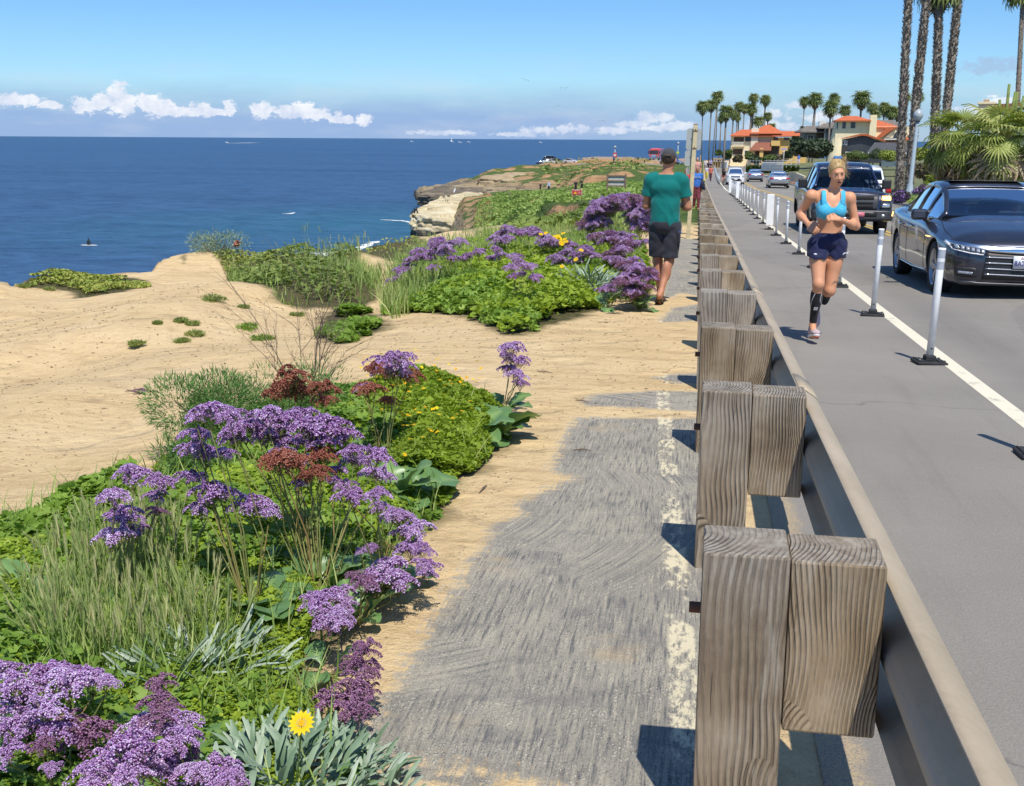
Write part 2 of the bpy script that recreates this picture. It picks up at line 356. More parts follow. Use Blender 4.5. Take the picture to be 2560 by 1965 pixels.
def make_ground():
    az=np.linspace(math.radians(-52),math.radians(40),760)
    D=np.concatenate([np.geomspace(.7,30,330),np.geomspace(30.3,460,330)])
    A,DD=np.meshgrid(az,D); X=CAM[0]+np.sin(A)*DD; Y=np.cos(A)*DD
    Z=GZ(X.ravel(),Y.ravel()).reshape(X.shape)
    Z-=.03*(X>.40)     # under the road sheet
    n,m=X.shape; idx=np.arange(n*m).reshape(n,m)
    Fc=np.stack([idx[:-1,:-1],idx[:-1,1:],idx[1:,1:],idx[1:,:-1]],-1).reshape(-1,4)
    x=X.ravel();y=Y.ravel();z=Z.ravel()
    # asphalt left bare of sand (old path surface)
    def poly(pts): return np.array([onG(a,b)[:2] for a,b in pts])
    A1=poly([(1762,1049),(1456,1046),(1429,1078),(1420,1108),(1393,1177),(1460,1192),(1408,1215),(1301,1263),(1334,1287),(1242,1317),(1256,1346),(1200,1388),(1177,1439),(1100,1560),(1017,1730),(969,1747),(974,1778),(887,1886),(878,1903),(1043,1888),(1147,1890),(1277,1921),(1451,1960),(1560,2050),(1760,2050),(1790,1900),(1785,1500),(1770,1200)])
    A2=poly([(1468,1011),(1483,989),(1628,980),(1765,982),(1765,1028),(1631,1019)])
    A3=poly([(1646,945),(1700,936),(1765,936),(1765,960),(1680,955)])
    A4=poly([(1655,805),(1690,770),(1757,760),(1757,800)]); A5=poly([(1660,745),(1700,600),(1755,560),(1755,740),(1700,730)]); A6=poly([(960,1925),(1000,1918),(1080,1925),(1200,1948),(1200,1958),(1020,1935)])
    sd=np.full(x.shape,-9.)
    near=(np.hypot(x,y)<26)&(x<.6)&(x>-4)
    for P_ in (A1,A2,A3,A4,A5,A6): sd[near]=np.maximum(sd[near],sdpoly(P_,x[near],y[near]))
    veg=np.full(x.shape,-9.)
    for P_ in VEGPOLY: 
        q=np.hypot(x,y)<45; veg[q]=np.maximum(veg[q],sdpoly(P_,x[q],y[q]))
    r=np.hypot(x,y)
    # slope for rock / scrub
    gz=np.abs(np.gradient(Z,axis=0)/np.maximum(np.gradient(DD,axis=0),1e-3)).ravel()
    # scrub on far flats
    t=NT("ground"); P=t.pos(); X_,Y_,Z_=t.xyz(P)
    # sand
    n1=t.noise(P,1.1,6,.6); n2=t.noise(P,14,5,.65); n3=t.noise(P,90,4,.7); fine=t.noise(P,420,2,.8)
    sand=t.ramp(n1,[(.2,(.62,.445,.225)),(.5,(.71,.525,.285)),(.8,(.78,.595,.345))])
    sand=t.mix(t.m2('MULTIPLY',t.step(n2,.52,.74),.45),sand,(.44,.28,.135))
    sand=t.mix(t.m2('MULTIPLY',t.step(n3,.6,.8),.35),sand,(.36,.24,.13))
    crumbs=t.step(t.vor(P,38),.10,.04); sand=t.mix(t.m2('MULTIPLY',crumbs,t.m2('MULTIPLY',t.step(n2,.5,.6),.7)),sand,(.20,.12,.06))
    drift=t.noise(t.mp(P,(.7,3.2,1),(0,0,0),(0,0,.35)),2.4,5,.6,.6); sand=t.mix(t.m2('MULTIPLY',t.step(drift,.50,.70),.55),sand,(.42,.285,.145)); sand=t.mix(t.m2('MULTIPLY',t.step(t.noise(P,3.4,6,.72),.56,.70),.5),sand,(.36,.235,.12)); sand=t.mix(t.m2('MULTIPLY',t.step(t.noise(P,.35,4,.6),.5,.68),.35),sand,(.74,.55,.32))
    # old asphalt with trapped sand and chips
    sw=t.mp(P,(60,3.2,1),(0,0,0),(0,0,.0)); cur=t.n('ShaderNodeTexWave',bands_direction='X',i={'Vector':t.mp(P,(1,1,1)),'Scale':3.2,'Distortion':5.,'Detail':4.,'Detail Scale':.6}).outputs['Fac']
    arcv=t.n('ShaderNodeVectorMath',operation='LENGTH',i={0:t.mp(P,(1,1,0),(1.9,-4.7,0))}).outputs['Value']
    arc=t.noise(t.n('ShaderNodeCombineXYZ',i={0:t.m2('MULTIPLY',arcv,64.),1:t.m2('MULTIPLY',Y_,1.2),2:0.}).outputs[0],1.,4,.7)
    streak=t.noise(sw,1.6,5,.7)
    sel=t.step(t.noise(P,.9,3),.49,.60); streak=t.mix(sel,streak,arc)
    base=t.ramp(t.noise(P,3.,5,.6),[(.25,(.235,.22,.19)),(.55,(.35,.32,.26)),(.85,(.46,.41,.31))])
    chips=t.m2('MULTIPLY',t.step(t.vor(t.mp(P,(1,.6,1)),105),.40,.30),t.step(t.noise(P,7,5,.75),.42,.60))
    cc=t.vor(P,120,out='Color'); chipc=t.mix(t.xyz(cc)[0],(.54,.49,.39),(.76,.71,.59))
    chm=t.m2('MULTIPLY',chips,t.step(t.m2('ADD',streak,t.m2('MULTIPLY',t.noise(P,60,3,.7),.5)),.62,.82))
    asp=t.mix(t.step(streak,.52,.68),base,(.52,.46,.35)); asp=t.mix(t.m2('MULTIPLY',t.step(streak,.47,.38),.85),asp,(.105,.108,.118))
    asp=t.mix(t.m2('MULTIPLY',chm,.95),asp,chipc)
    pits=t.step(t.noise(t.mp(P,(1,.35,1)),210,3,.7),.57,.68); asp=t.mix(t.m2('MULTIPLY',pits,.85),asp,(.065,.068,.08))
    gr=t.noise(P,260,3,.8); asp=t.mix(t.m2('MULTIPLY',t.step(gr,.52,.66),.5),asp,(.52,.47,.37)); asp=t.mix(t.m2('MULTIPLY',t.step(gr,.47,.36),.55),asp,(.085,.088,.10))
    dk=t.step(t.noise(t.mp(P,(1,1.8,1)),2.6,5,.7),.54,.66); asp=t.mix(t.m2('MULTIPLY',dk,.42),asp,(.14,.14,.145))
    # worn white edge line
    lx=t.m2('ABSOLUTE',t.m2('ADD',X_,t.m2('ADD',t.m2('MULTIPLY',Y_,.048),-.145)))
    lm=t.step(t.m2('ADD',lx,t.m2('MULTIPLY',t.m2('SUBTRACT',t.noise(P,22,4,.7),.5),.05)),.050,.036)
    lm=t.m2('MULTIPLY',lm,t.step(t.m2('ADD',t.noise(t.mp(P,(26,9,1)),1.5,4,.7),t.m2('MULTIPLY',t.noise(P,2.3,3),.9)),.92,1.03))
    asp=t.mix(t.m2('MULTIPLY',lm,.92),asp,(.76,.67,.46))
    sdf=t.attr('asph'); edge=t.m2('ADD',t.m2('ADD',sdf,.055),t.m2('ADD',t.m2('MULTIPLY',t.m2('SUBTRACT',t.noise(t.mp(P,(1,2.6,1)),9,5,.7),.5),.22),t.m2('MULTIPLY',t.m2('SUBTRACT',streak,.5),.30)))
    am=t.step(edge,-.01,.05)
    thin=t.step(t.noise(P,2.1,4,.6),.62,.72); asp=t.mix(t.m2('MULTIPLY',thin,.45),asp,(.55,.40,.22))
    c=t.mix(am,sand,asp)
    # planted soil
    vm=t.step(t.m2('ADD',t.attr('veg'),t.m2('MULTIPLY',t.m2('SUBTRACT',t.noise(P,4,4),.5),.35)),-.06,.10)
    soil=t.ramp(t.noise(P,20,4),[(.3,(.045,.055,.02)),(.7,(.16,.13,.06))])
    c=t.mix(vm,c,soil)
    # cliffs and far scrub
    rockn=t.noise(t.mp(P,(.25,.25,2.6)),1.2,7,.65); strata=t.noise(t.mp(P,(.05,.05,3.)),1.,5,.6)
    rock=t.ramp(t.m2('ADD',t.m2('MULTIPLY',rockn,.6),t.m2('MULTIPLY',strata,.4)),[(.3,(.20,.12,.06)),(.5,(.50,.29,.14)),(.68,(.62,.42,.23))])
    pale=t.ramp(t.m2('ADD',t.m2('MULTIPLY',rockn,.5),t.m2('MULTIPLY',strata,.5)),[(.36,(.07,.06,.045)),(.48,(.36,.28,.17)),(.65,(.55,.45,.28))])
    low=t.step(Z_,-6.,-8.); rock=t.mix(low,rock,pale)
    wet=t.step(Z_,-10.2,-11.3); rock=t.mix(wet,rock,(.045,.04,.035))
    grn=t.ramp(t.noise(P,.8,6,.7),[(.3,(.05,.085,.02)),(.5,(.10,.16,.035)),(.72,(.19,.22,.07))])
    gm=t.step(t.m2('ADD',t.attr('scrub'),t.m2('MULTIPLY',t.m2('SUBTRACT',t.noise(P,.28,6,.65),.5),1.5)),.40,.52)
    fm=t.attr('far'); c2_=t.mix(gm,rock,grn); c=t.mix(fm,c,c2_)
    ft=t.vor(P,2.6,feat='SMOOTH_F1'); hgt=t.m2('ADD',t.m2('ADD',t.m2('MULTIPLY',t.step(ft,.22,.34),.45),t.m2('MULTIPLY',n2,.7)),t.m2('ADD',t.m2('MULTIPLY',n3,.16),t.m2('MULTIPLY',drift,.12)))
    nb=t.bump(hgt,.06,1.); ab=t.bump(t.m2('ADD',t.m2('MULTIPLY',chips,.5),t.m2('ADD',streak,t.m2('MULTIPLY',fine,.4))),.006,1.)
    fb=t.bump(t.m2('ADD',rockn,t.m2('MULTIPLY',t.noise(P,2.5,5,.7),.6)),.8,1.)
    nm=t.n('ShaderNodeMix',data_type='VECTOR'); t.t.links.new(am,nm.inputs[0]); t.t.links.new(nb,nm.inputs[4]); t.t.links.new(ab,nm.inputs[5])
    nm2=t.n('ShaderNodeMix',data_type='VECTOR'); t.t.links.new(fm,nm2.inputs[0]); t.t.links.new(nm.outputs[1],nm2.inputs[4]); t.t.links.new(fb,nm2.inputs[5])
    gmat=t.out(t.pbr(c,.95,0,nm2.outputs[1],**{'Specular IOR Level':.2}))
    far=np.clip((r-31)/4,0,1)*np.where(x>0.3,0,1); edge_cl=np.clip((gz-.8)/1.,0,1); far=np.maximum(far*1.,edge_cl*(r>12))
    # green on flats, none on scarps; more on the terrace 70..190 m out
    scr=np.clip(1.05-gz*3.2,0,1)*.75
    scr=np.where((r>66)&(r<192),scr+.25,scr); scr=np.where(r>205,scr-.08-.0*r,scr); scr=np.where(z<-7.6,0,scr); aa=np.arctan2(x,y); scr=np.where((aa<math.atan2(ray(1228,380)[0],ray(1228,380)[1]))&(r>60)&(r<175),scr-.42,scr)
    scr=np.where((r>296)&(r<420)&(x<-2),scr-.5,scr)
    g=npmesh("ground",np.stack([x,y,z],-1),Fc,gmat,smooth=True,attrs=dict(asph=np.clip(sd,-2,2),veg=np.clip(veg,-2,2),far=far,scrub=scr))
    tag(g,kind='structure'); return g
# ================================================================ sea
def make_sea():
    t=NT("sea_water"); P=t.pos(); X_,Y_,Z_=t.xyz(P)
    r=t.n('ShaderNodeVectorMath',operation='LENGTH',i={0:P}).outputs['Value']
    big=t.noise(t.mp(P,(.35,1,1),(0,0,0),(0,0,.5)),.012,5,.6); mid=t.noise(t.mp(P,(.6,1,1),(0,0,0),(0,0,.5)),.16,6,.65); sm=t.noise(t.mp(P,(.7,1,1),(0,0,0),(0,0,.4)),1.5,5,.7)
    deep=t.ramp(big,[(.3,(.030,.076,.158)),(.7,(.042,.104,.205))])
    a=atZ(1000,560,SEA); d2=t.n('ShaderNodeVectorMath',operation='DISTANCE',i={0:P,1:tuple(a)}).outputs['Value']
    teal=t.step(t.m2('ADD',d2,t.m2('MULTIPLY',t.m2('SUBTRACT',mid,.5),40.)),62.,8.)
    c=t.mix(t.m2('MULTIPLY',teal,.6),deep,(.018,.13,.165))
    rip=t.noise(t.mp(P,(.5,1,1),(0,0,0),(0,0,.5)),.55,5,.75); c=t.mix(t.m2('MULTIPLY',t.step(mid,.5,.68),.40),c,(.055,.145,.285)); c=t.mix(t.m2('MULTIPLY',t.step(rip,.52,.66),.55),c,(.060,.155,.29)); c=t.mix(t.m2('MULTIPLY',t.step(rip,.47,.36),.6),c,(.008,.030,.085)); wv=t.noise(t.mp(P,(.10,1,1),(0,0,0),(0,0,.25)),.030,4,.6); c=t.mix(t.m2('MULTIPLY',t.step(wv,.56,.66),.45),c,(.006,.045,.09))  # wave shading put into the colour: pale crests, dark troughs and swell bands
    c=t.mix(t.m2('MULTIPLY',t.step(mid,.46,.34),.35),c,(.006,.035,.11))
    fl=t.m2('MULTIPLY',t.step(t.noise(t.mp(P,(.25,1,1),(0,0,0),(0,0,.5)),.5,6,.75),.74,.78),t.step(r,1200.,200.))
    c=t.mix(t.m2('MULTIPLY',fl,.5),c,(.6,.7,.75))
    h=t.m2('ADD',t.m2('MULTIPLY',mid,2.2),t.m2('ADD',t.m2('MULTIPLY',rip,.9),t.m2('MULTIPLY',sm,.4)))
    nm=t.bump(h,1.,.55)
    m=t.out(t.pbr(c,.42,0,nm,**{'Specular IOR Level':.28}))
    az=np.linspace(math.radians(-75),math.radians(75),70); D=np.geomspace(12,60000,60)
    A,DD=np.meshgrid(az,D); n,k=A.shape; idx=np.arange(n*k).reshape(n,k)
    Fc=np.stack([idx[:-1,:-1],idx[:-1,1:],idx[1:,1:],idx[1:,:-1]],-1).reshape(-1,4)
    o=npmesh("sea",np.stack([np.sin(A)*DD,np.cos(A)*DD,np.full(A.shape,SEA)],-1).reshape(-1,3),Fc,m,smooth=True); tag(o,kind='structure')
    # foam lapping the foot of the bluff and the rocks
    t=NT("foam"); P=t.pos(); n=t.noise(P,.55,7,.8); al=t.step(t.m2('ADD',n,t.m2('MULTIPLY',t.m2('SUBTRACT',t.attr('core'),.5),.42)),.47,.60)
    s=t.pbr((.80,.84,.85),.8); m=t.out(t.n('ShaderNodeMixShader',i={0:al,1:t.n('ShaderNodeBsdfTransparent').outputs[0],2:s}).outputs[0])
    V=[];Q=[];co=[]
    def strip(pts,w):
        for k,(px,py) in enumerate(pts):
            p=atZ(px,py,SEA+.05)
            for s_ in (-1,0,1):
                q=atZ(px,py+s_*w[k],SEA+.05); V.append(q); co.append(1. if s_==0 else 0.)
            if k:
                b=len(V)-6
                for j in (0,1): Q.append((b+j,b+j+1,b+j+4,b+j+3))
    strip([(640,650),(700,643),(760,637),(820,636),(870,630),(900,620),(930,609),(950,604)],[10,12,12,12,12,12,9,3])
    o=npmesh("sea_foam",V,Q,m,attrs={'core':co}); tag(o,kind='stuff')
    V.clear();Q.clear();co.clear()
    strip([(950,549),(975,550),(1005,552),(1035,556)],[.5,1.2,2.4,3.5]); o=npmesh("sea_foam",V,Q,m,attrs={'core':co}); tag(o,kind='stuff')
    V.clear();Q.clear();co.clear()
    strip([(706,534),(718,534),(730,533),(738,532)],[.4,1.0,3.2,1.2]); o=npmesh("sea_foam",V,Q,m,attrs={'core':co}); tag(o,kind='stuff')
# ================================================================ road
def sheet(name,xl,xr,ys,dz,mat,nx=2,kind='structure',crown=None):
    V=[];Q=[]
    for Y in ys:
        a=xl(Y) if callable(xl) else xl; b=xr(Y) if callable(xr) else xr
        for j in range(nx):
            x=a+(b-a)*j/(nx-1); V.append((x,Y,zr(Y)+dz+(crown(x) if crown else 0)))
    for i in range(len(ys)-1):
        for j in range(nx-1): q=i*nx+j; Q.append((q,q+1,q+nx+1,q+nx))
    o=npmesh(name,V,Q,mat,smooth=True); 
    if kind: tag(o,kind=kind)
    return o
YS=np.concatenate([np.linspace(-4,60,65),np.linspace(62,262,60)])
def asphalt(name,lo,hi,sandy):
    t=NT(name); P=t.pos(); n=t.noise(P,.6,5,.6); f=t.noise(P,150,3,.8); v=t.vor(P,95)
    c=t.mix(t.step(n,.3,.7),lo,hi); c=t.mix(t.m2('MULTIPLY',t.step(f,.55,.75),.5),c,[x*1.7 for x in hi]); c=t.mix(t.m2('MULTIPLY',t.step(f,.45,.3),.5),c,[x*.6 for x in lo])
    X_,Y_,_=t.xyz(P); sn=t.noise(t.mp(P,(1.6,1.,1)),2.2,5,.65)
    sp=t.m2('MULTIPLY',t.step(sn,.66,.74),sandy); c=t.mix(sp,c,(.47,.36,.21))
    e=t.m2('MULTIPLY',t.step(t.m2('ADD',X_,t.m2('MULTIPLY',t.m2('SUBTRACT',t.noise(P,7,4,.7),.5),.16)),.47,.42),t.step(f,.40,.55)); c=t.mix(e,c,(.50,.38,.22))
    tk=t.m2('MULTIPLY',t.step(t.m2('ABSOLUTE',t.m2('SUBTRACT',t.m2('ABSOLUTE',t.m2('SUBTRACT',X_,3.25)),.78)),.34,.10),t.step(X_,2.1,2.2)); c=t.mix(t.m2('MULTIPLY',tk,.18),c,(.10,.095,.09)); oil=t.step(t.noise(P,1.7,5,.7),.64,.74); c=t.mix(t.m2('MULTIPLY',oil,.30),c,(.09,.085,.08)); pt=t.vor(t.mp(P,(.35,.12,1)),1.,out='Color'); c=t.mix(t.m2('MULTIPLY',t.step(t.xyz(pt)[0],.72,.74),.16),c,(.10,.10,.10)); st=t.noise(t.mp(P,(5,.35,1)),1.2,4,.7); c=t.mix(t.m2('MULTIPLY',t.step(st,.55,.75),.22),c,[x*.55 for x in lo])
    # hairline cracks
    w=t.n('ShaderNodeVectorMath',operation='ADD',i={0:P,1:t.n('ShaderNodeVectorMath',operation='SCALE',i={0:t.n('ShaderNodeTexNoise',i={'Vector':P,'Scale':2.,'Detail':3.}).outputs['Color'],3:.45}).outputs[0]}).outputs[0]
    cr=t.step(t.vor(w,.23,feat='DISTANCE_TO_EDGE'),.003,.001); c=t.mix(t.m2('MULTIPLY',cr,.3),c,(.05,.05,.05))
    h=t.m2('ADD',t.m2('MULTIPLY',f,1.),t.m2('MULTIPLY',v,.4))
    return t.out(t.pbr(c,.88,0,t.bump(h,.004,.9),**{'Specular IOR Level':.3}))
def make_road():
    ra=asphalt("road_asphalt",(.235,.215,.188),(.290,.265,.232),.3)
    crown=lambda x: .0 if x<2 else .05*math.sin(min(1,(x-2)/7)*math.pi)
    sheet("road",.34,9.0,YS,.004,ra,14,crown=crown)
    def paint(name,colr,wear):
        t=NT(name); P=t.pos(); n=t.noise(P,6,5,.75); f=t.noise(P,120,2); 
        c=t.mix(t.step(t.m2('ADD',n,t.m2('MULTIPLY',f,.35)),wear,wear+.08),[x*.55 for x in colr],colr); return t.out(t.pbr(c,.7))
    wp=paint("white_line_paint",(.74,.68,.52),.50); yp=paint("yellow_line_paint",(.62,.42,.10),.56)
    xa=lambda Y: 1.955-.0*Y; sheet("edge_line",lambda Y:1.90,lambda Y:2.02,YS,.008+.0,wp,2)
    for k,x in enumerate((4.42,4.62)): sheet("centre_line",x,x+.11,YS[20:],.010+crown(x),yp,2)
    # dashes of the far lane mark
    for Y in (86,98,112,128): sheet("lane_mark",5.3,6.6,[Y,Y+.5],.012+crown(6),wp,2)
    # kerb, verge and pavement on the land side
    kc=simple("kerb_concrete",(.42,.38,.32),.9,var=.2,scale=2,bump=.01)
    sheet("kerb",9.0,9.15,YS[25:],.13,kc,2); V=[(9.0,Y,zr(Y)+z) for Y in YS[25:] for z in (-.05,.13)]; Q=[(2*i,2*i+1,2*i+3,2*i+2) for i in range(len(YS[25:])-1)]
    tag(npmesh("kerb",V,Q,kc),kind='structure')
    dirt=simple("verge_soil",(.20,.17,.09),1,var=.4,scale=1.2); sheet("verge",9.15,11.2,YS[25:],.12,dirt,2)
    sheet("pavement",11.2,12.8,YS[25:],.135,kc,2)
    rd=simple("terracotta_paving",(.42,.20,.13),.9,var=.15,scale=3)
    p=onG(1905,452); 
    V=[(9.15,150,zr(150)+.15),(14,150,zr(150)+.35),(14,118,zr(118)+.35),(9.15,118,zr(118)+.15)]; tag(npmesh("driveway",V,[(0,1,2,3)],rd),kind='structure')
    # garden land rising behind the pavement
    t=NT("garden_ground"); P=t.pos(); c=t.ramp(t.noise(P,.5,6,.7),[(.3,(.07,.09,.03)),(.55,(.16,.17,.07)),(.75,(.30,.24,.14))]); gm=t.out(t.pbr(c,1))
    xs=[12.8,14,20,40,120,300]; dz=[.13,.4,.8,1.2,3.,7.]
    ys=np.concatenate([np.linspace(18,100,20),np.linspace(110,330,20)]); V=[];Q=[]
    for Y in ys:
        for x,d in zip(xs,dz): V.append((x,Y,zr(Y)+d))
    m=len(xs)
    for i in range(len(ys)-1):
        for j in range(m-1): q=i*m+j; Q.append((q,q+1,q+m+1,q+m))
    tag(npmesh("garden_ground",V,Q,gm,smooth=True),kind='structure')
def wood_mat(name,tone=0.):
    t=NT(name); o=t.obj(); r=t.n('ShaderNodeObjectInfo').outputs['Random']
    off=t.n('ShaderNodeVectorMath',operation='ADD',i={0:o,1:t.n('ShaderNodeCombineXYZ',i={0:t.m2('MULTIPLY',r,7.),1:t.m2('MULTIPLY',r,13.),2:t.m2('MULTIPLY',r,31.)}).outputs[0]}).outputs[0]
    # growth rings: distance from a wandering pith line, cut by the sawn faces
    w=t.n('ShaderNodeTexNoise',i={'Vector':t.mp(off,(1.5,1.5,1.1)),'Scale':1.5,'Detail':2.}).outputs['Color']
    wv=t.n('ShaderNodeVectorMath',operation='SCALE',i={0:t.n('ShaderNodeVectorMath',operation='SUBTRACT',i={0:w,1:(.5,.5,.5)}).outputs[0],3:.12}).outputs[0]
    q=t.n('ShaderNodeVectorMath',operation='ADD',i={0:t.mp(o,(1,1,.10)),1:wv}).outputs[0]
    # knots: warp around a few voronoi centres
    kn=t.vor(t.mp(off,(3.3,3.3,2.2)),1.15); kd=t.step(kn,.36,.0)
    rad=t.n('ShaderNodeVectorMath',operation='LENGTH',i={0:t.n('ShaderNodeVectorMath',operation='MULTIPLY',i={0:t.n('ShaderNodeVectorMath',operation='ADD',i={0:q,1:(.09,-.13,0)}).outputs[0],1:(1,1,0)}).outputs[0]}).outputs['Value']
    ph=t.m2('ADD',t.m2('MULTIPLY',rad,t.m2('ADD',55.,t.m2('MULTIPLY',r,50.))),t.m2('MULTIPLY',kn,t.m2('MULTIPLY',kd,20.)))
    ring=t.m2('ADD',t.m2('MULTIPLY',t.m2('SINE',t.m2('MULTIPLY',ph,6.283)),.5),.5); ring=t.m2('MULTIPLY',t.m2('POWER',ring,1.8),t.step(t.noise(t.mp(off,(1,1,.3)),7,3),.30,.62))
    fib=t.noise(t.mp(off,(1,1,.035)),210,4,.75); fib2=t.noise(t.mp(off,(1,1,.05)),46,4,.7); bl=t.noise(off,5,4,.6)
    c=t.ramp(t.m2('ADD',t.m2('MULTIPLY',bl,.75),t.m2('MULTIPLY',fib2,.4)),[(.38,(.20,.145,.088)),(.55,(.31,.235,.152)),(.70,(.40,.325,.235)),(.85,(.46,.41,.335))])
    c=t.mix(t.m2('MULTIPLY',ring,.55),c,(.095,.062,.034))
    c=t.mix(t.m2('MULTIPLY',t.step(fib,.52,.70),.45),c,(.40,.34,.25))
    c=t.mix(t.m2('MULTIPLY',t.step(kn,.14,.07),.85),c,(.15,.075,.035))
    crack=t.step(t.noise(t.mp(off,(1,1,.02)),36,5,.8),.335,.31); c=t.mix(t.m2('MULTIPLY',crack,.85),c,(.035,.022,.014)); gv=t.n('ShaderNodeHueSaturation',i={'Hue':.5,'Saturation':t.m2('ADD',.55,t.m2('MULTIPLY',r,.55)),'Value':t.m2('ADD',.92,t.m2('MULTIPLY',t.m2('FRACT',t.m2('MULTIPLY',r,7.3)),.42)),'Color':c}); c=gv.outputs[0]; st=t.step(t.noise(t.mp(off,(1,1,.35)),9,5,.7),.56,.72); c=t.mix(t.m2('MULTIPLY',st,.5),c,(.10,.065,.04)); pl=t.step(t.noise(t.mp(off,(1,1,.12),(3,1,2)),13,4,.7),.60,.66); c=t.mix(t.m2('MULTIPLY',pl,.55),c,(.46,.42,.35))
    X_,Y_,Z_=t.xyz(t.n('ShaderNodeNewGeometry').outputs['Normal']); top=t.step(Z_,.55,.9)
    c=t.mix(t.m2('MULTIPLY',top,.65),c,t.mix(t.step(t.noise(off,34,5,.7),.4,.65),(.22,.185,.145),(.44,.40,.34)))
    h=t.m2('ADD',t.m2('SUBTRACT',t.m2('MULTIPLY',fib,.5),t.m2('MULTIPLY',crack,1.3)),t.m2('SUBTRACT',t.m2('MULTIPLY',fib2,.4),t.m2('MULTIPLY',ring,.9)))
    return t.out(t.pbr(c,.86,0,t.bump(h,.008,1.),**{'Specular IOR Level':.25}))
PX0=lambda Y:.032-.0032*Y
def make_rail():
    wm=wood_mat("weathered_timber"); steel=simple("dusty_galvanised_steel",(.34,.315,.275),.55,.35,var=.12,scale=3,bump=.001)
    bolt=simple("rusty_bolt",(.16,.07,.04),.8,.4)
    r=random.Random(3); Y=2.21; k=0; G="timber posts of the guard rail"
    sets=[]
    def mesh_post(s,h,w):
        b=MB(); b.box((w/2,w/2,h/2-.1),(w,w,h+.2),ch=.006)
        bm_o=b
        return b
    protos=[]
    order=["nearest","second","third","fourth","fifth","sixth"]
    while Y<96:
        z0=float(zr(Y)); x0=PX0(Y)
        lab=(f"weathered timber guard rail post with spacer block, {order[k]} from the camera" if k<6 else "small grey timber guard rail post in the receding row beside the path")
        if k==0: lab="nearest weathered timber guard rail post with large knot near its top"
        if k==1: lab="second timber guard rail post from the camera, big knot low on its face"
        t=thing("guard_rail_post",lab,"guard rail post",(x0,Y,z0),r.uniform(-.025,.025),G)
        if k<8:
            w=.176+r.uniform(-.004,.004); h=.66+(.022 if k<2 else .010 if k<4 else 0)+r.uniform(-.004,.004)
            b=MB(); b.box((w/2,w/2,h/2-.1),(w,w,h+.2),ch=.007); a=b.build("post",wm,t); protos_a=a.data
            b=MB(); bh=.375+r.uniform(0,.01); b.box((w+.001+.095,w/2+.002,h-.008-bh/2),(.188,w-.006,bh),ch=.006); c=b.build("spacer_block",wm,t)
            b=MB(); b.lathe([(0,-.024),(.013,-.024),(.013,0),(.02,0),(.02,.003)],(0,w*.5,h-.16),8,axis='X'); d=b.build("bolt",bolt,t)
            if k>=4: protos.append((a.data,c.data,d.data))
        else:
            ms=protos[k%4]
            for nm,me in zip(("post","spacer_block","bolt"),ms): link(nm,me,None,t)
        t.rotation_euler[0]=r.uniform(-.010,.006); t.rotation_euler[1]=r.uniform(-.004,.006)
        Y+=1.79; k+=1
    # the W beam bolted to the spacer blocks: one long corrugated rail
    prof=[(0.0,.158),(.026,.152),(.070,.122),(.078,.105),(.078,.088),(.066,.072),(.016,.038),(.004,.020),(.0,.0),(.004,-.020),(.016,-.038),(.066,-.072),(.078,-.088),(.078,-.105),(.070,-.122),(.026,-.152),(.0,-.158)]
    V=[];Q=[]; ys=np.concatenate([np.arange(-1.5,12,.35),np.arange(12,97,1.79)]); n=len(prof)
    for Y in ys:
        for a,b in prof: V.append((PX0(Y)+.176+.004+.19+.006+a,Y,zr(Y)+.46+b))
    for i in range(len(ys)-1):
        for j in range(n-1): q=i*n+j; Q.append((q,q+1,q+n+1,q+n))
    t=NT("rail_steel"); P=t.pos(); N=t.xyz(t.n('ShaderNodeNewGeometry').outputs['Normal']); 
    n1=t.noise(P,2.5,5,.6); n2=t.noise(P,40,4,.7)
    c=t.mix(t.step(n1,.3,.7),(.30,.275,.235),(.40,.365,.31)); dust=t.mix(t.step(t.m2('ADD',n1,t.m2('MULTIPLY',n2,.4)),.5,.9),(.42,.33,.21),(.54,.43,.29))
    c=t.mix(t.m2('MULTIPLY',t.step(t.m2('ABSOLUTE',N[2]),.35,.6),.85),c,dust); c=t.mix(t.m2('MULTIPLY',t.step(n2,.62,.72),.4),c,(.25,.16,.09))
    rm=t.out(t.pbr(c,.6,.15,t.bump(n2,.0015)))
    o=npmesh("guard_rail",V,Q,rm,smooth=True); tag(o,"long corrugated steel guard rail running along the timber posts","guard rail")
    md=o.modifiers.new("s","SOLIDIFY"); md.thickness=.004; md.offset=0
    bm_=simple("splice_bolt",(.25,.20,.15),.6,.5)
    for Y0 in (.6,4.42,8.24,12.06,15.9):
        V=[];Q=[]
        for i in range(2):
            Y=Y0+i*.34
            for a,b in prof: V.append((PX0(Y)+.376+a+.006,Y,zr(Y)+.46+b*1.035))
        for j in range(n-1): Q.append((j,j+1,n+j+1,n+j))
        q=npmesh("splice_plate",V,Q,rm,parent=o,smooth=True); md=q.modifiers.new("s","SOLIDIFY"); md.thickness=.005
        for dy in (.08,.26):
            for z in (.055,-.055): mb=MB(); mb.lathe([(0,-.012),(.013,-.012),(.013,.0)],(PX0(Y0)+.376+.035,Y0+dy,zr(Y0)+.46+z),8,axis='X'); mb.build("splice_bolt",bm_,o)
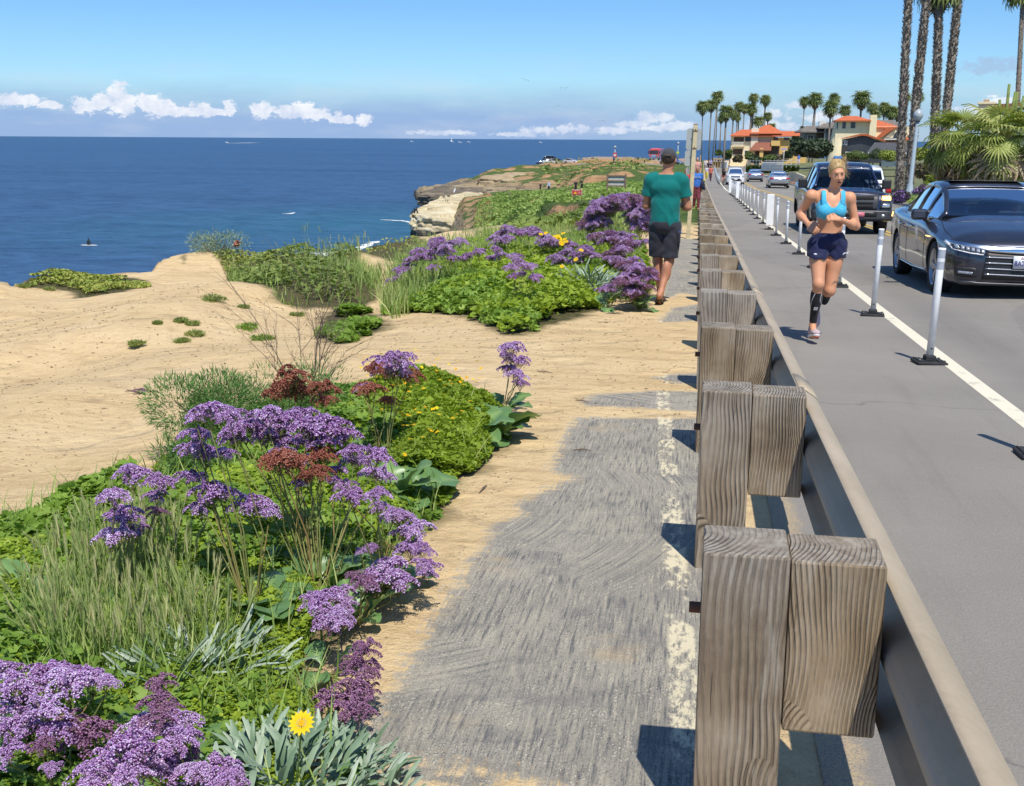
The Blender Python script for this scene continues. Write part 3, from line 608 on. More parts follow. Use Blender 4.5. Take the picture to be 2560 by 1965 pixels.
# ================================================================ lane delineators
def make_delineators():
    wh=simple("white_plastic",(.90,.90,.88),.45,var=.05,scale=12); bk=simple("black_rubber_base",(.025,.025,.027),.75,var=.3,scale=30,bump=.004); refl=simple("reflective_band",(.42,.45,.50),.35,var=.1)
    tape=simple("white_tape",(.80,.80,.80),.4,var=.03); st=simple("base_bolt",(.45,.40,.3),.5,.7)
    def proto(R,H,lab,wide=False):
        t=thing("lane_delineator",lab,"delineator",(0,0,-50),0,"white delineator posts along the edge line")
        b=MB(); 
        if wide: b.box((0,0,H/2+.05),(.19,.03,H-.1),ch=.012)
        else: b.tube([(0,0,.06),(0,0,H-.004),(0,0,H)],[R,R,R*.9],16)
        b.build("tube",wh,t)
        if not wide:
            b=MB(); b.tube([(0,0,H-.165),(0,0,H-.012)],[R*1.02]*2,16,caps=False); o=b.build("reflective_band",refl,t)
            b=MB(); b.tube([(0,0,H-.105),(0,0,H-.078)],[R*1.035]*2,16,caps=False); b.build("tape",tape,t)
        b=MB(); b.box((0,0,.012),(.235,.2,.024),ch=.008); b.box((-.075,0,.027),(.05,.15,.012),ch=.003); b.box((.075,0,.027),(.05,.15,.012),ch=.003); b.box((0,0,.042),(.085,.085,.05),ch=.012)
        for i in (-1,1):
            for j in (-1,1): b.tube([(i*.095,j*.065,.02),(i*.095,j*.065,.036)],.011,8)
        bs=b.build("base",bk,t)
        b=MB(); b.lathe([(0,-R-.004),(.007,-R-.004),(.007,-R+.004)],(0,0,.12),8,axis='Y'); b.build("pin",bk,t)
        b=MB(); 
        for i in (-1,1):
            for j in (-1,1): b.tube([(i*.095,j*.065,.034),(i*.095,j*.065,.040)],.007,6)
        b.build("bolt",st,bs)
        return t
    A=proto(.028,.90,"x"); B=proto(.04,.93,"x",True)
    spots=[6.05,9.05,12.07,15.06,18.2,21.35,24.6,27.95,30.8,34.1,37.6]; 
    while spots[-1]<73: spots.append(spots[-1]+3.1)
    names={0:"white delineator post nearest the camera beyond the right edge",1:"tall white delineator post in front of the black sedan, nearest in view",2:"white delineator post between the runner and the black sedan",3:"white delineator post with black base just right of the runner's knee",4:"white delineator mostly hidden behind the runner's thighs",5:"white delineator post beside the runner's hip and phone hand",
      6:"white delineator post second to the left of the runner",7:"white delineator post third to the left of the runner",8:"wide flat white delineator panel left of the runner"}
    for k,Y in enumerate(spots):
        wide=k in (8,17,22); src=B if wide else A; first=(k==0 or k==8)
        lab=names.get(k,"wide flat white delineator panel in the far row" if wide else "small white delineator in the far packed row")
        o=src if first else copy_tree(src)
        o.location=(1.80,Y,zr(Y)+.006); o.rotation_euler=(0.012*math.sin(k*5),.02*math.sin(k*3.1)+(.03 if k in (1,2) else 0),.15*math.sin(k*2)); o['label']=lab
    Y=118
    while Y<232:
        o=copy_tree(A); o.location=(1.72+(Y-118)*.004,Y,zr(Y)+.006); o.rotation_euler=(0,0,0); o['label']="tiny white delineator in the distant run beyond the packed row"
        for ch in list(o.children):
            if ch.name.split('.')[0] in ('pin',): bpy.data.objects.remove(ch)
        Y+=3.1
VEGPOLY=[]
# ================================================================ plants
def gpoly(pts): return np.array([onG(a,b)[:2] for a,b in pts])
NEARP=gpoly([(-500,1330),(0,1330),(100,1290),(200,1255),(330,1215),(400,1165),(455,1120),(470,1080),(560,1040),(700,1000),(850,985),(960,985),(1080,985),(1180,1000),(1250,1030),(1282,1090),(1240,1140),(1170,1200),(1110,1275),(1070,1330),(1010,1390),(935,1450),(905,1500),(880,1560),(850,1600),(800,1650),(780,1720),(815,1790),(835,1880),(850,1970),(870,2300),(-500,2300)])
MIDP=gpoly([(955,790),(985,750),(1000,700),(1020,660),(1080,640),(1200,630),(1400,615),(1500,600),(1600,590),(1625,650),(1640,720),(1600,755),(1540,745),(1505,775),(1440,800),(1380,815),(1320,838),(1260,838),(1200,812),(1140,788),(1060,782)])
GRASSP=gpoly([(560,665),(640,650),(800,650),(900,665),(945,700),(955,745),(900,775),(830,770),(760,775),(690,765),(650,735),(600,705)])
MALP=gpoly([(790,800),(820,775),(900,770),(965,800),(985,820),(930,835),(860,862),(800,855)])
ICEP=[gpoly(p) for p in ([(45,716),(70,700),(200,694),(340,694),(372,702),(378,716),(310,730),(200,746),(170,728),(100,722)],
   [(388,662),(460,648),(560,642),(700,646),(850,652),(900,660),(830,665),(700,668),(640,660),(560,668),(520,650),(450,655)],
   [(560,668),(640,668),(740,700),(720,745),(690,735),(640,705),(580,695)],
   [(900,615),(960,600),(1060,600),(1100,612),(1060,635),(990,655),(950,640),(905,650),(880,640)])]
VEGPOLY+= [NEARP,MIDP,GRASSP,MALP]+ICEP
def scatter(P,n,rng,edge=0.):
    """random points inside polygon with signed depth from its edge"""
    lo=P.min(0);hi=P.max(0); out=[];dd=[]; c=0
    while c<n:
        q=lo+rng.random((n*2,2))*(hi-lo); d=sdpoly(P,q[:,0],q[:,1]); m=d>edge; out.append(q[m]); dd.append(d[m]); c+=m.sum()
    return np.concatenate(out)[:n],np.concatenate(dd)[:n]
def scat_view(P,n,rng,edge=0.,pw=1.6):
    """as scatter, denser towards the camera"""
    q,d=scatter(P,int(n*6),rng,edge); r=np.hypot(q[:,0],q[:,1]); w=(1/np.maximum(r,2.2))**pw; w/=w.max(); k=rng.random(len(q))<w
    q=q[k][:n]; d=d[k][:n]; return q,d
def rotmats(rng,n,tilt,az=None):
    """random frames: leaf normal tilted by ~tilt from up"""
    a=rng.random(n)*2*math.pi if az is None else az; th=np.abs(rng.normal(0,1,n))*tilt
    nx=np.sin(th)*np.cos(a); ny=np.sin(th)*np.sin(a); nz=np.cos(th); N=np.stack([nx,ny,nz],-1)
    b=rng.random(n)*2*math.pi; T=np.stack([np.cos(b),np.sin(b),np.zeros(n)],-1); T-=N*(T*N).sum(-1,keepdims=True); T/=np.linalg.norm(T,axis=-1,keepdims=True)
    B=np.cross(N,T); return T,B,N
def stamp(base,faces,pos,size,T,B,N,bt=None,tint=None):
    """copies of a small template (k,3) at pos: one mesh's arrays"""
    n=len(pos); k=len(base); s=np.asarray(size).reshape(-1,1,1) if hasattr(size,'__len__') else size
    V=(base[None,:,0:1]*T[:,None]+base[None,:,1:2]*B[:,None]+base[None,:,2:3]*N[:,None])*s+pos[:,None]
    Fc=faces[None]+(np.arange(n)*k)[:,None,None]
    tt=np.repeat(tint if tint is not None else RNG.random(n),k)
    if bt is not None: tt=tt+np.tile(bt,n)
    return V.reshape(-1,3),Fc.reshape(-1,faces.shape[1]),tt
def round_leaf(n=7,cup=.18,notch=True):
    pts=[(0,0,-cup)]
    for j in range(n):
        a=2*math.pi*(j+.5)/n-math.pi/2; r=1.*(1+.10*((j%2)*2-1)); pts.append((math.cos(a)*r,math.sin(a)*r,0))
    f=[(0,1+j,1+(j+1)%n) for j in range(n) if not(notch and j==n-1)]
    return np.array(pts),np.array(f)
def lobed_leaf(n=5,cup=.2):
    pts=[(0,0,-cup)]; m=n*2
    for j in range(m):
        a=2*math.pi*j/m*.92-math.pi/2+.15; r=1.05 if j%2 else .80; pts.append((math.cos(a)*r,math.sin(a)*r,.06*(j%2)))
    return np.array(pts),np.array([(0,1+j,1+(j+1)) for j in range(m-1)])
def blade(segs=3,w=.03,bend=.35):
    V=[];f=[]
    for k in range(segs+1):
        t=k/segs; x=bend*t*t; z=t*(1-.12*t); ww=w*(1-t**1.5)+.002; V+=[(x,-ww,z),(x,ww,z)]
    for k in range(segs): b=2*k; f+= [(b,b+1,b+3),(b,b+3,b+2)]
    return np.array(V),np.array(f)
M_CLOVER=leafmat("clover_leaf",(.17,.25,.022),(.31,.43,.040),(.52,.62,.075),trans=.38)
M_MALLOW=leafmat("mallow_leaf",(.12,.22,.032),(.22,.35,.050),(.38,.52,.095),trans=.34)
M_GRASS=leafmat("grass_blade",(.156,.260,.058),(.286,.416,.091),(.546,.585,.221),trans=.3)
M_EAR=leafmat("seed_ear",(.30,.42,.12),(.46,.54,.20),(.60,.58,.30),trans=.35)
M_ICE=leafmat("ice_plant_leaf",(.17,.26,.04),(.34,.38,.07),(.52,.36,.10),trans=.15)
M_SCRUB=leafmat("scrub_leaf",(.112,.174,.035),(.224,.290,.063),(.448,.450,.154),trans=.2)
M_LIMO=leafmat("sea_lavender_leaf",(.088,.182,.058),(.149,.273,.091),(.270,.403,.130),rough=.38,trans=.2,spec=.5)
M_SILVER=leafmat("silver_leaf",(.13,.21,.12),(.25,.34,.22),(.46,.52,.42),rough=.45,trans=.1)
M_STALK=leafmat("flower_stalk",(.17,.22,.06),(.26,.24,.08),(.34,.19,.08),trans=.0)
M_TWIG=simple("dry_twig",(.17,.12,.085),.9,var=.3,scale=9)
M_ROSEM=leafmat("rosemary_leaf",(.06,.14,.035),(.11,.23,.05),(.20,.34,.08),trans=.15)
M_FLOR=None
def flor_mat(name,stops):
    t=NT(name); a=t.attr('tint'); r=t.n('ShaderNodeObjectInfo').outputs['Random']
    f=t.m2('ADD',a,t.m2('MULTIPLY',t.m2('SUBTRACT',r,.5),.16)); c=t.ramp(f,stops)
    b=t.pbr(c,.7,0,None,**{'Specular IOR Level':.2}); tr=t.n('ShaderNodeBsdfTranslucent',i={'Color':c}).outputs[0]
    return t.out(t.n('ShaderNodeMixShader',i={0:.28,1:b,2:tr}).outputs[0])
M_PURPLE=flor_mat("lavender_floret",[(0,(.22,.08,.22)),(.24,(.46,.20,.48)),(.50,(.62,.38,.74)),(.70,(.76,.58,.85)),(.82,(.93,.87,.95)),(1,(.97,.95,.98))])
M_DULL=flor_mat("faded_floret",[(0,(.18,.07,.17)),(.4,(.36,.17,.32)),(.7,(.54,.31,.47)),(.92,(.72,.52,.6)),(1,(.85,.76,.8))])
M_RED=flor_mat("dried_floret",[(0,(.28,.09,.07)),(.4,(.46,.16,.12)),(.75,(.58,.26,.18)),(1,(.66,.40,.26))])
M_YEL=flor_mat("yellow_petal",[(0,(.80,.42,.01)),(.5,(.90,.58,.01)),(1,(.95,.72,.03))])
def leafy(name,P,n,h,size,mat,tmpl,rng,tilt=.55,edge=0.,kind='stuff',pw=0,seed=3,near=None,hn=1.6,fill=.75):
    """a mass of leaves filling the volume under an uneven canopy"""
    q,d=(scat_view(P,n,rng,edge,pw) if pw else scatter(P,n,rng,edge)); kp=d>(.75*np.clip(fbm(q[:,0]*1.7+3,q[:,1]*1.7,4,seed+20)-.35,0,1)*np.clip(np.hypot(q[:,0],q[:,1])/6,.5,1.6)); q=q[kp]; d=d[kp]; n=len(q)
    x,y=q[:,0],q[:,1]; g=GZ(x,y); rise=np.clip((d-edge)/.8,0.02,1)**.55
    top=h*rise*(.45+1.1*fbm(x*hn+5,y*hn,3,seed))
    u=rng.random(n); z=g+top*(1-fill*u*u)+.01
    T,B,N=rotmats(rng,n,tilt); r=np.hypot(x,y)
    s=size*(.6+.8*rng.random(n))*np.clip(r/5.,.6,1.9)
    clump=fbm(x*3,y*3,3,seed+4); tint=np.clip(.15+.5*rng.random(n)*1.0+.5*(clump-.4)-.0*u,0,1)
    V,Fc,tt=stamp(*tmpl,np.stack([x,y,z],-1),s,T,B,N,tint=tint)
    o=npmesh(name,V,Fc,mat,tint=tt); return tag(o,kind=kind)
def blades(name,P,n,h,w,mat,rng,edge=0.,pw=0,seed=1,bend=.35,lean=.3,dens=None):
    q,d=(scat_view(P,n,rng,edge,pw) if pw else scatter(P,n,rng,edge))
    if dens is not None: k=dens(q[:,0],q[:,1])>rng.random(len(q)); q=q[k]; d=d[k]
    n=len(q); x,y=q[:,0],q[:,1]; a=rng.random(n)*6.283; th=rng.normal(0,lean,n)
    N=np.stack([np.sin(th)*np.cos(a),np.sin(th)*np.sin(a),np.cos(th)],-1); b=a+rng.normal(0,.6,n)
    T=np.stack([np.cos(b),np.sin(b),np.zeros(n)],-1); T-=N*(T*N).sum(-1,keepdims=True); T/=np.linalg.norm(T,axis=-1,keepdims=True); B=np.cross(N,T)
    r=np.hypot(x,y); hh=h*(.55+.75*rng.random(n))*(.6+.8*fbm(x*1.2,y*1.2,3,seed))
    V,Fc,tt=stamp(*blade(3,w,bend),np.stack([x,y,GZ(x,y)],-1),hh,T,B,N)
    o=npmesh(name,V,Fc,mat,tint=tt); return tag(o,kind='stuff')
def ear_template(rng):
    V=[];f=[]; 
    for k in range(26):                  # awns spreading from the ear axis
        t=k/26; z=.0+t*.62; a=rng.random()*6.283; sp=.13*(1-t*.3); c,s=math.cos(a),math.sin(a)
        b=len(V); px,py=-s*.016,c*.016
        V+=[(px,py,z),(-px,-py,z),(c*sp,s*sp,z+.42)]; f.append((b,b+1,b+2))
    b=len(V)
    for k in range(3):
        a=k*2.094; V+=[(math.cos(a)*.035,math.sin(a)*.035,.0),(math.cos(a)*.045,math.sin(a)*.045,.35),(math.cos(a)*.012,math.sin(a)*.012,.75)]
    for k in range(3):
        i=b+3*k;j=b+3*((k+1)%3); f+=[(i,j,j+1),(i,j+1,i+1),(i+1,j+1,j+2),(i+1,j+2,i+2)]
    return np.array(V),np.array(f)
def ears(name,P,n,h,size,rng,edge=0.,pw=0,dens=None):
    q,d=(scat_view(P,n,rng,edge,pw) if pw else scatter(P,n,rng,edge))
    if dens is not None: k=dens(q[:,0],q[:,1])>rng.random(len(q)); q=q[k]
    n=len(q); x,y=q[:,0],q[:,1]; g=GZ(x,y); a=rng.normal(2.2,1.1,n); th=np.abs(rng.normal(.25,.22,n))
    N=np.stack([np.sin(th)*np.cos(a),np.sin(th)*np.sin(a),np.cos(th)],-1); T=np.stack([np.cos(a+1.57),np.sin(a+1.57),np.zeros(n)],-1); B=np.cross(N,T)
    hh=h*(.7+.5*rng.random(n)); pos=np.stack([x,y,g],-1)+N*hh[:,None]; s=size*(.7+.6*rng.random(n))
    V,Fc,tt=stamp(*ear_template(rng),pos,s,T,B,N)
    # stems
    sb=np.array([(-.5,0,0),(.5,0,0),(.3,0,1),(-.3,0,1)]); V2=(sb[None,:,0:1]*T[:,None]*.0035)+(sb[None,:,2:3]*N[:,None]*hh[:,None,None])+np.stack([x,y,g],-1)[:,None]
    F2=np.array([(0,1,2),(0,2,3)])[None]+(np.arange(n)*4)[:,None,None]+len(V)
    V=np.concatenate([V,V2.reshape(-1,3)]); Fc=np.concatenate([Fc,F2.reshape(-1,3)]); tt=np.concatenate([tt,np.full(n*4,.1)])
    return tag(npmesh(name,V,Fc,M_EAR,tint=tt),kind='stuff')
# ---------------------------------------------------------------- sea lavender
def head_arrays(seed,kind=0):
    """flower head, radius about 1: arched branchlets carrying small cup flowers along their upper side"""
    rng=np.random.default_rng(seed); P=[];Nn=[];tn=[]; stems=[]
    nb=11 if kind==0 else 9
    for b in range(nb):
        a=2.4*b+rng.normal(0,.25); r0=.18+.72*math.sqrt((b+.5)/nb); L=.42+.22*rng.random()
        cx,cy=math.cos(a)*r0*.72,math.sin(a)*r0*.72; cz=.38*(1-r0*r0)+rng.normal(0,.09)
        dirx,diry=math.cos(a+rng.normal(0,.7)),math.sin(a+rng.normal(0,.7)); m=120
        t=rng.random(m)*2-1
        px=cx+dirx*L*t; py=cy+diry*L*t; pz=cz+.26*(1-t*t)-.10*np.abs(t)**3
        w=rng.normal(0,.085,m); dd=rng.random(m)
        px=px-diry*w; py=py+dirx*w; pz=pz+.05*dd-np.abs(w)*.8
        P.append(np.stack([px,py,pz],-1)); nn=np.stack([-diry*w*5+dirx*t*.5,dirx*w*5+diry*t*.5,np.ones(m)],-1); nn+=rng.normal(0,.35,nn.shape); nn/=np.linalg.norm(nn,axis=1,keepdims=True); Nn.append(nn)
        base=rng.normal(0,.07)
        tn.append(np.clip(.40+base+.20*rng.normal(0,1,m)+.16*dd,0,.86))
        for tt in (-.6,0,.6): stems.append(((0,0,-.75),(cx*.55,cy*.55,-.22),(cx+dirx*L*tt,cy+diry*L*tt,cz+.2*(1-tt*tt)-.03)))
    P=np.concatenate(P);Nn=np.concatenate(Nn);tn=np.concatenate(tn); n=len(P)
    T=np.cross(Nn,rng.normal(0,1,Nn.shape)); T/=np.linalg.norm(T,axis=1,keepdims=True); B=np.cross(Nn,T)
    k=4; V=[(0,0,-.9)]
    for j in range(k):
        q=2*math.pi*j/k; V.append((math.cos(q)*.62,math.sin(q)*.62,.45+.1*(j%2)))
    V+= [(-.22,-.22,.46),(.22,-.22,.46),(.0,.26,.5)]
    F_=[(0,1+j,1+(j+1)%k) for j in range(k)]+[(5,6,7)]; bt=np.array([-.28]+[0.]*4+[.0]*3)
    s=.070*(.75+.5*rng.random(n))
    Va,Fa,ta=stamp(np.array(V),np.array(F_),P,s,T,B,Nn,tint=tn)
    ta=ta.reshape(n,8); ta[:,0]-=.3; white=rng.random(n)<(.5 if kind==0 else .12); ta[:,5:]=np.where(white,.97,.70)[:,None]; ta=ta.ravel()
    return Va,Fa,np.clip(ta,0,1),stems
def stem_arrays(stems,w):
    V=[];Fc=[]
    for s in stems:
        s=[np.array(p,float) for p in s]
        for a,b in zip(s[:-1],s[1:]):
            d=b-a; u=np.cross(d,(.3,.2,.9)); u=u/(np.linalg.norm(u)+1e-9)*w; v=np.cross(d,u); v=v/(np.linalg.norm(v)+1e-9)*w
            i=len(V); V+=[a+u,a-u*.5+v*.87,a-u*.5-v*.87,b+u,b-u*.5+v*.87,b-u*.5-v*.87]
            for j in range(3): j2=(j+1)%3; Fc+=[(i+j,i+j2,i+3+j2),(i+j,i+3+j2,i+3+j)]
    return np.array(V),np.array(Fc)
HEADS={}
def make_heads():
    for kind,mat,nm in ((0,M_PURPLE,'purple'),(1,M_DULL,'dull'),(2,M_RED,'red')):
        L=[]
        for sd in range(5 if kind==0 else 3):
            Va,Fa,ta,st=head_arrays(sd*7+kind*31+1,kind); V2,F2=stem_arrays(st,.011)
            V=np.concatenate([Va,V2]); Fc=np.concatenate([Fa,F2+len(Va)]); tt=np.concatenate([ta,np.full(len(V2),.5)])
            mi=np.concatenate([np.zeros(len(Fa)),np.ones(len(F2))])
            o=npmesh("flower_head",V,Fc,[mat,M_STALK],tint=tt,mi=mi); L.append(o.data); bpy.data.objects.remove(o)
        HEADS[kind]=L
def spat_leaf(seed):
    """broad wavy-edged leaf with a stalk, length 1 along +x, curling down"""
    rng=random.Random(seed); V=[];Fc=[]; nx,ny=9,5
    prof=[.04,.05,.14,.27,.34,.36,.33,.25,.10]; ph=rng.random()*6
    for i in range(nx):
        t=i/(nx-1); ww=prof[i]; zc=.55*t-.62*t*t
        for j in range(ny):
            v=(j/(ny-1)-.5)*2; wav=.045*abs(v)**2*math.sin(t*17+ph+v*2)*(t>.2); V.append((t-.03*abs(v)*t,v*ww*(1+.07*math.sin(t*23+ph*2)*(t>.3)),zc+.10*ww*abs(v)*2+wav))
    for i in range(nx-1):
        for j in range(ny-1): b=i*ny+j; Fc.append((b,b+1,b+ny+1)); Fc.append((b,b+ny+1,b+ny))
    tn=[.45]*len(V)
    for i in range(nx): tn[i*ny+ny//2]=.95
    return np.array(V),np.array(Fc),np.array(tn)
def rosette(parent,n,L,rng,mat=None,spread=1.,name="leaf",lift=.0):
    """each big leaf a part"""
    for k in range(n):
        V,Fc,tn=spat_leaf(k%4+1); a=2.4*k+rng.normal(0,.25); s=L*(.6+.5*rng.random()); el=.75-.8*(k/n)*spread+rng.normal(0,.12)
        key=f"LF{k%4}"
        if key not in LEAFME: o=npmesh(name,V,Fc,M_LIMO,tint=tn,smooth=True); LEAFME[key]=o.data; bpy.data.objects.remove(o)
        o=link(name,LEAFME[key],None,parent); o.scale=(s,s,s); o.rotation_euler=(rng.normal(0,.25),-el,a); o.location=(math.cos(a)*.03,math.sin(a)*.03,.02+lift)
LEAFME={}
def lavender(root,heads,label,nl=10,L=.24,group=None,rng=RNG,name="sea_lavender"):
    """root = world point; heads = [(world point, radius, kind)]"""
    t=thing(name,label,"flowering plant",tuple(root),0,group); root=Vector(root)
    if nl: rosette(t,nl,L,rng)
    for (p,r,k) in heads:
        p=Vector(p)-root; r_=r*.92
        bottom=p-Vector((0,0,r_*.62)); mid=bottom*.5+Vector((rng.normal(0,.03),rng.normal(0,.03),-.02+.08*rng.random())); 
        mb=MB(); q1=Vector((bottom.x*.18,bottom.y*.18,.03)); mb.tube([q1*.2,q1*.6+mid*.25,mid,bottom],[.0034,.0030,.0026,.0020],5,caps=False)
        s=mb.build("flower_stalk",M_STALK,t,fix=False); at=s.data.attributes.new('tint','FLOAT','POINT'); at.data.foreach_set('value',np.full(len(s.data.vertices),rng.random()*.8,np.float32))
        h=link("flower_head",HEADS[k][int(rng.integers(len(HEADS[k])))],None,t); h.location=p; h.scale=(r_,r_,r_*.95)
        ax=Vector((p.x,p.y,0)); til=min(.5,ax.length*.5); a=math.atan2(p.y,p.x)
        h.rotation_euler=(Matrix.Rotation(rng.random()*6.28,3,'Z').to_4x4()).to_euler()
        h.rotation_euler=(Matrix.Rotation(til,3,Vector((-math.sin(a),math.cos(a),0)))@Matrix.Rotation(rng.random()*6.28,3,'Z')).to_euler()
    return t
def z6(x,y): return x*.6636,850+.6636*y
def make_lavender():
    make_heads(); rng=np.random.default_rng(5)
    def heads(lst,D0,jit=.12,kind=0,sc=1.,z=None):
        out=[]
        for q in lst:
            x,y,r=q[:3]; k=q[3] if len(q)>3 else kind
            px,py=z6(x,y); D=D0+rng.normal(0,jit); p=atH(px,py,D)
            if z is not None: p=atZ(px,py,z+rng.normal(0,.03)); D=float(np.linalg.norm(p-CAM))
            out.append((p,r*.6636/PF*D*1.6*sc,k))
        return out
    def root(px,py): p=onG(px,py); return p
    # plants near the camera (leaf rosette positions in photo pixels)
    R=root(330,1530); D=math.hypot(R[0],R[1])
    lavender(R,heads([(500,520,50),(430,600,45),(450,670,50),(600,545,45),(590,600,35),(590,655,30,1),(490,680,35),(440,745,50),(510,725,40)],D-.05),"sea lavender with a column of purple heads standing at the left over the grass",5,.2,rng=rng)
    R=root(640,1560); D=math.hypot(R[0],R[1])
    lavender(R,heads([(720,530,45),(800,590,60),(755,645,40),(850,600,40),(740,300,30),(790,290,55),(870,300,45),(748,370,45),(725,415,40),(770,440,50),(850,440,35),(950,640,55),(1010,665,35)],D+.1),"sea lavender with arching purple heads and the largest rounded leaves",18,.22,rng=rng)
    R=root(800,1500); D=math.hypot(R[0],R[1])
    lavender(R,heads([(1010,290,50),(920,340,55),(880,385,40),(975,335,50),(1070,305,45),(1140,300,50),(1040,350,50),(1170,350,60),(1240,340,60),(1290,370,50),(1200,395,50),(1110,400,50),(1060,390,45),(1330,430,45),(1410,450,50),(1350,470,45),(1430,520,50),(1270,500,35),(1050,440,40),(1130,460,40),(1000,370,40),(900,350,45),(1250,540,30)],D+.15),"widest sea lavender, a broad dome of purple heads at the centre of the bed",14,.20,rng=rng)
    R=root(760,1470); D=math.hypot(R[0],R[1])
    lavender(R,heads([(1050,462,55,2),(1110,482,50,2),(1210,450,48,2),(1200,512,40,2),(1160,530,35,2),(1030,475,40,2),(1125,548,25,0)],D-.1),"sea lavender gone to rusty red seed heads below the purple dome",3,.22,rng=rng)
    R=root(960,1480); D=math.hypot(R[0],R[1])
    lavender(R,heads([(1330,600,50),(1420,590,40),(1430,640,30),(1300,560,35),(1510,680,50),(1560,720,50),(1550,790,45),(1600,860,42),(1610,890,30),(1530,740,40),(1590,800,35),(1400,790,25),(1360,800,20),(1480,660,35)],D-.1),"sea lavender with a purple head chain hanging out over the sand",9,.17,rng=rng)
    R=root(900,1560); D=math.hypot(R[0],R[1])
    lavender(R,heads([(1470,870,50),(1420,915,60),(1500,920,50),(1370,925,40,1),(1340,900,30,1),(1200,1000,50),(1270,970,50),(1240,1060,50),(1290,1060,40),(1180,980,35),(1300,1010,35),(1260,1090,30,1)],D-.1,z=.15),"sea lavender with loose mauve heads low beside the asphalt",7,.16,rng=rng)
    R=root(815,1690); D=math.hypot(R[0],R[1])
    lavender(R,heads([(1370,1180,45,1),(1385,1250,45,1),(1340,1310,50,1),(1300,1390,60,1),(1235,1375,45,1),(1350,1400,50,1),(1380,1330,35,1),(1330,1230,35,1)],D-.12,sc=1.05,z=.10),"faded sea lavender lying dull pinkish mauve on the sand edge",4,.13,rng=rng)
    for lst,(rx,ry),lab in (([(20,1260,50),(190,1270,70),(260,1310,70),(350,1290,60),(50,1320,60),(60,1400,60),(120,1330,50),(300,1270,50),(400,1300,35)],(120,2230),"bright purple sea lavender at the left edge above the frame corner"),
        ([(30,1480,60),(170,1400,60),(200,1500,60),(330,1520,85,1),(110,1450,50),(190,1620,30),(30,1560,50),(160,1540,40,1),(260,1450,50,1)],(150,2330),"sea lavender with one pinkish spent head at the bottom left"),
        ([(600,1310,50,1),(600,1390,60,1),(670,1460,60),(540,1490,70),(640,1400,40,1),(590,1440,50,1),(700,1500,40)],(430,2240),"sea lavender with mixed mauve heads beside the silver gazania"),
        ([(500,1560,80),(680,1530,60),(620,1640,75),(430,1620,80),(820,1650,80),(350,1660,60),(560,1600,60),(740,1640,50),(480,1660,60),(880,1670,50),(700,1580,50,1)],(450,2380),"large pale purple sea lavender heads crossing the bottom edge")):
        R=root(rx,ry-280); D=math.hypot(R[0],R[1])
        lavender(R,heads(lst,2.55,.08,sc=.88,z=.24),lab,7,.2,rng=rng)
    # behind the dome
    R=root(960,1180); D=math.hypot(R[0],R[1])
    lavender(R,heads([(1450,105,50),(1500,80,45),(1480,130,55),(1420,120,35,2),(1390,200,45,2),(1530,150,45,2),(1460,240,30,2),(1375,190,30),(1510,110,40)],D),"tall sea lavender with purple crown and red under heads behind the dome",6,.22,rng=rng)
    R=root(760,1170); D=math.hypot(R[0],R[1])
    lavender(R,heads([(1100,160,55,2),(1060,215,50,2),(1130,210,45,2),(1090,190,40,2)],D),"bushy brick red seed heads in front of the bare twigs",3,.2,rng=rng)
    R=root(830,1180); D=math.hypot(R[0],R[1])
    lavender(R,heads([(1215,205,48,2),(1225,240,32,2),(1200,180,25,2)],D),"small narrow brick red seed head right of the bushy red one",2,.2,rng=rng)
    R=root(1255,1040); D=math.hypot(R[0],R[1])
    lavender(R,heads([(1925,40,38),(1950,90,36),(1915,115,28),(1950,140,32),(1960,170,25),(1910,70,26)],D),"upright sea lavender at the tip of the bed against bare sand",8,.2,rng=rng)
    R=root(1240,1100); lavender(R,[],"leafy rosette with glossy leaves spilling onto the sand",13,.26,rng=rng,name="leafy_rosette")
    R=root(1180,1110); lavender(R,[],"broad leaved rosette deep in the clover near the bed's right tip",10,.28,rng=rng,name="leafy_rosette")
    R=root(1000,1260); lavender(R,[],"grey green rosette just right of the purple dome",12,.26,rng=rng,name="leafy_rosette")
    # middle bed
    def z1(x,y): return 900+.4111*x,300+.4111*y
    def group(lst,base,lab,r=10,nl=6):
        R=root(*base); D=math.hypot(R[0],R[1]); H=[]
        for q in lst:
            px,py=z1(q[0],q[1]); k=q[2] if len(q)>2 else 0; d=D+rng.normal(0,.25); H.append((atH(px,py,d),(r+rng.normal(0,1.2))/PF*d*1.75,k))
        lavender(R,H,lab,nl,.26,rng=rng)
    group([(480,740),(450,785),(520,780),(560,765),(610,750),(430,820),(500,820),(350,810),(340,850),(290,890),(310,860),(250,925),(560,850),(420,850),(200,980),(440,905),(470,760),(540,800),(380,840)],(1085,745),"sea lavender with a stepped row of violet heads at the left of the middle bed",13)
    group([(660,830),(720,810),(640,850),(830,800),(850,830),(800,850),(930,840),(950,835)],(1215,735),"sea lavender with few violet heads above the clover mound",12,3)
    group([(820,730),(870,700),(900,665),(950,690),(1030,690),(900,730),(840,760),(1060,680),(980,700),(860,745)],(1280,680),"sea lavender with violet heads at the back of the middle bed",13)
    group([(1120,720),(1090,700),(1150,740),(1170,780),(1220,780),(1280,770),(1320,790),(1120,760),(1180,750),(1140,770,)],(1375,690),"sea lavender with violet heads beside the yellow flowers",13)
    group([(980,880),(1000,905),(1040,895),(980,945),(1060,970),(940,960),(920,910),(1070,960),(960,870)],(1300,790),"sea lavender with violet heads hanging in front of the dark leaves",12)
    group([(1250,820),(1300,830),(1380,790),(1400,830),(1430,830),(1340,850),(1180,850),(1230,860),(1260,800),(1210,870),(1300,870),(1360,810)],(1450,720),"hazy pale violet sea lavender at the centre of the middle bed",13)
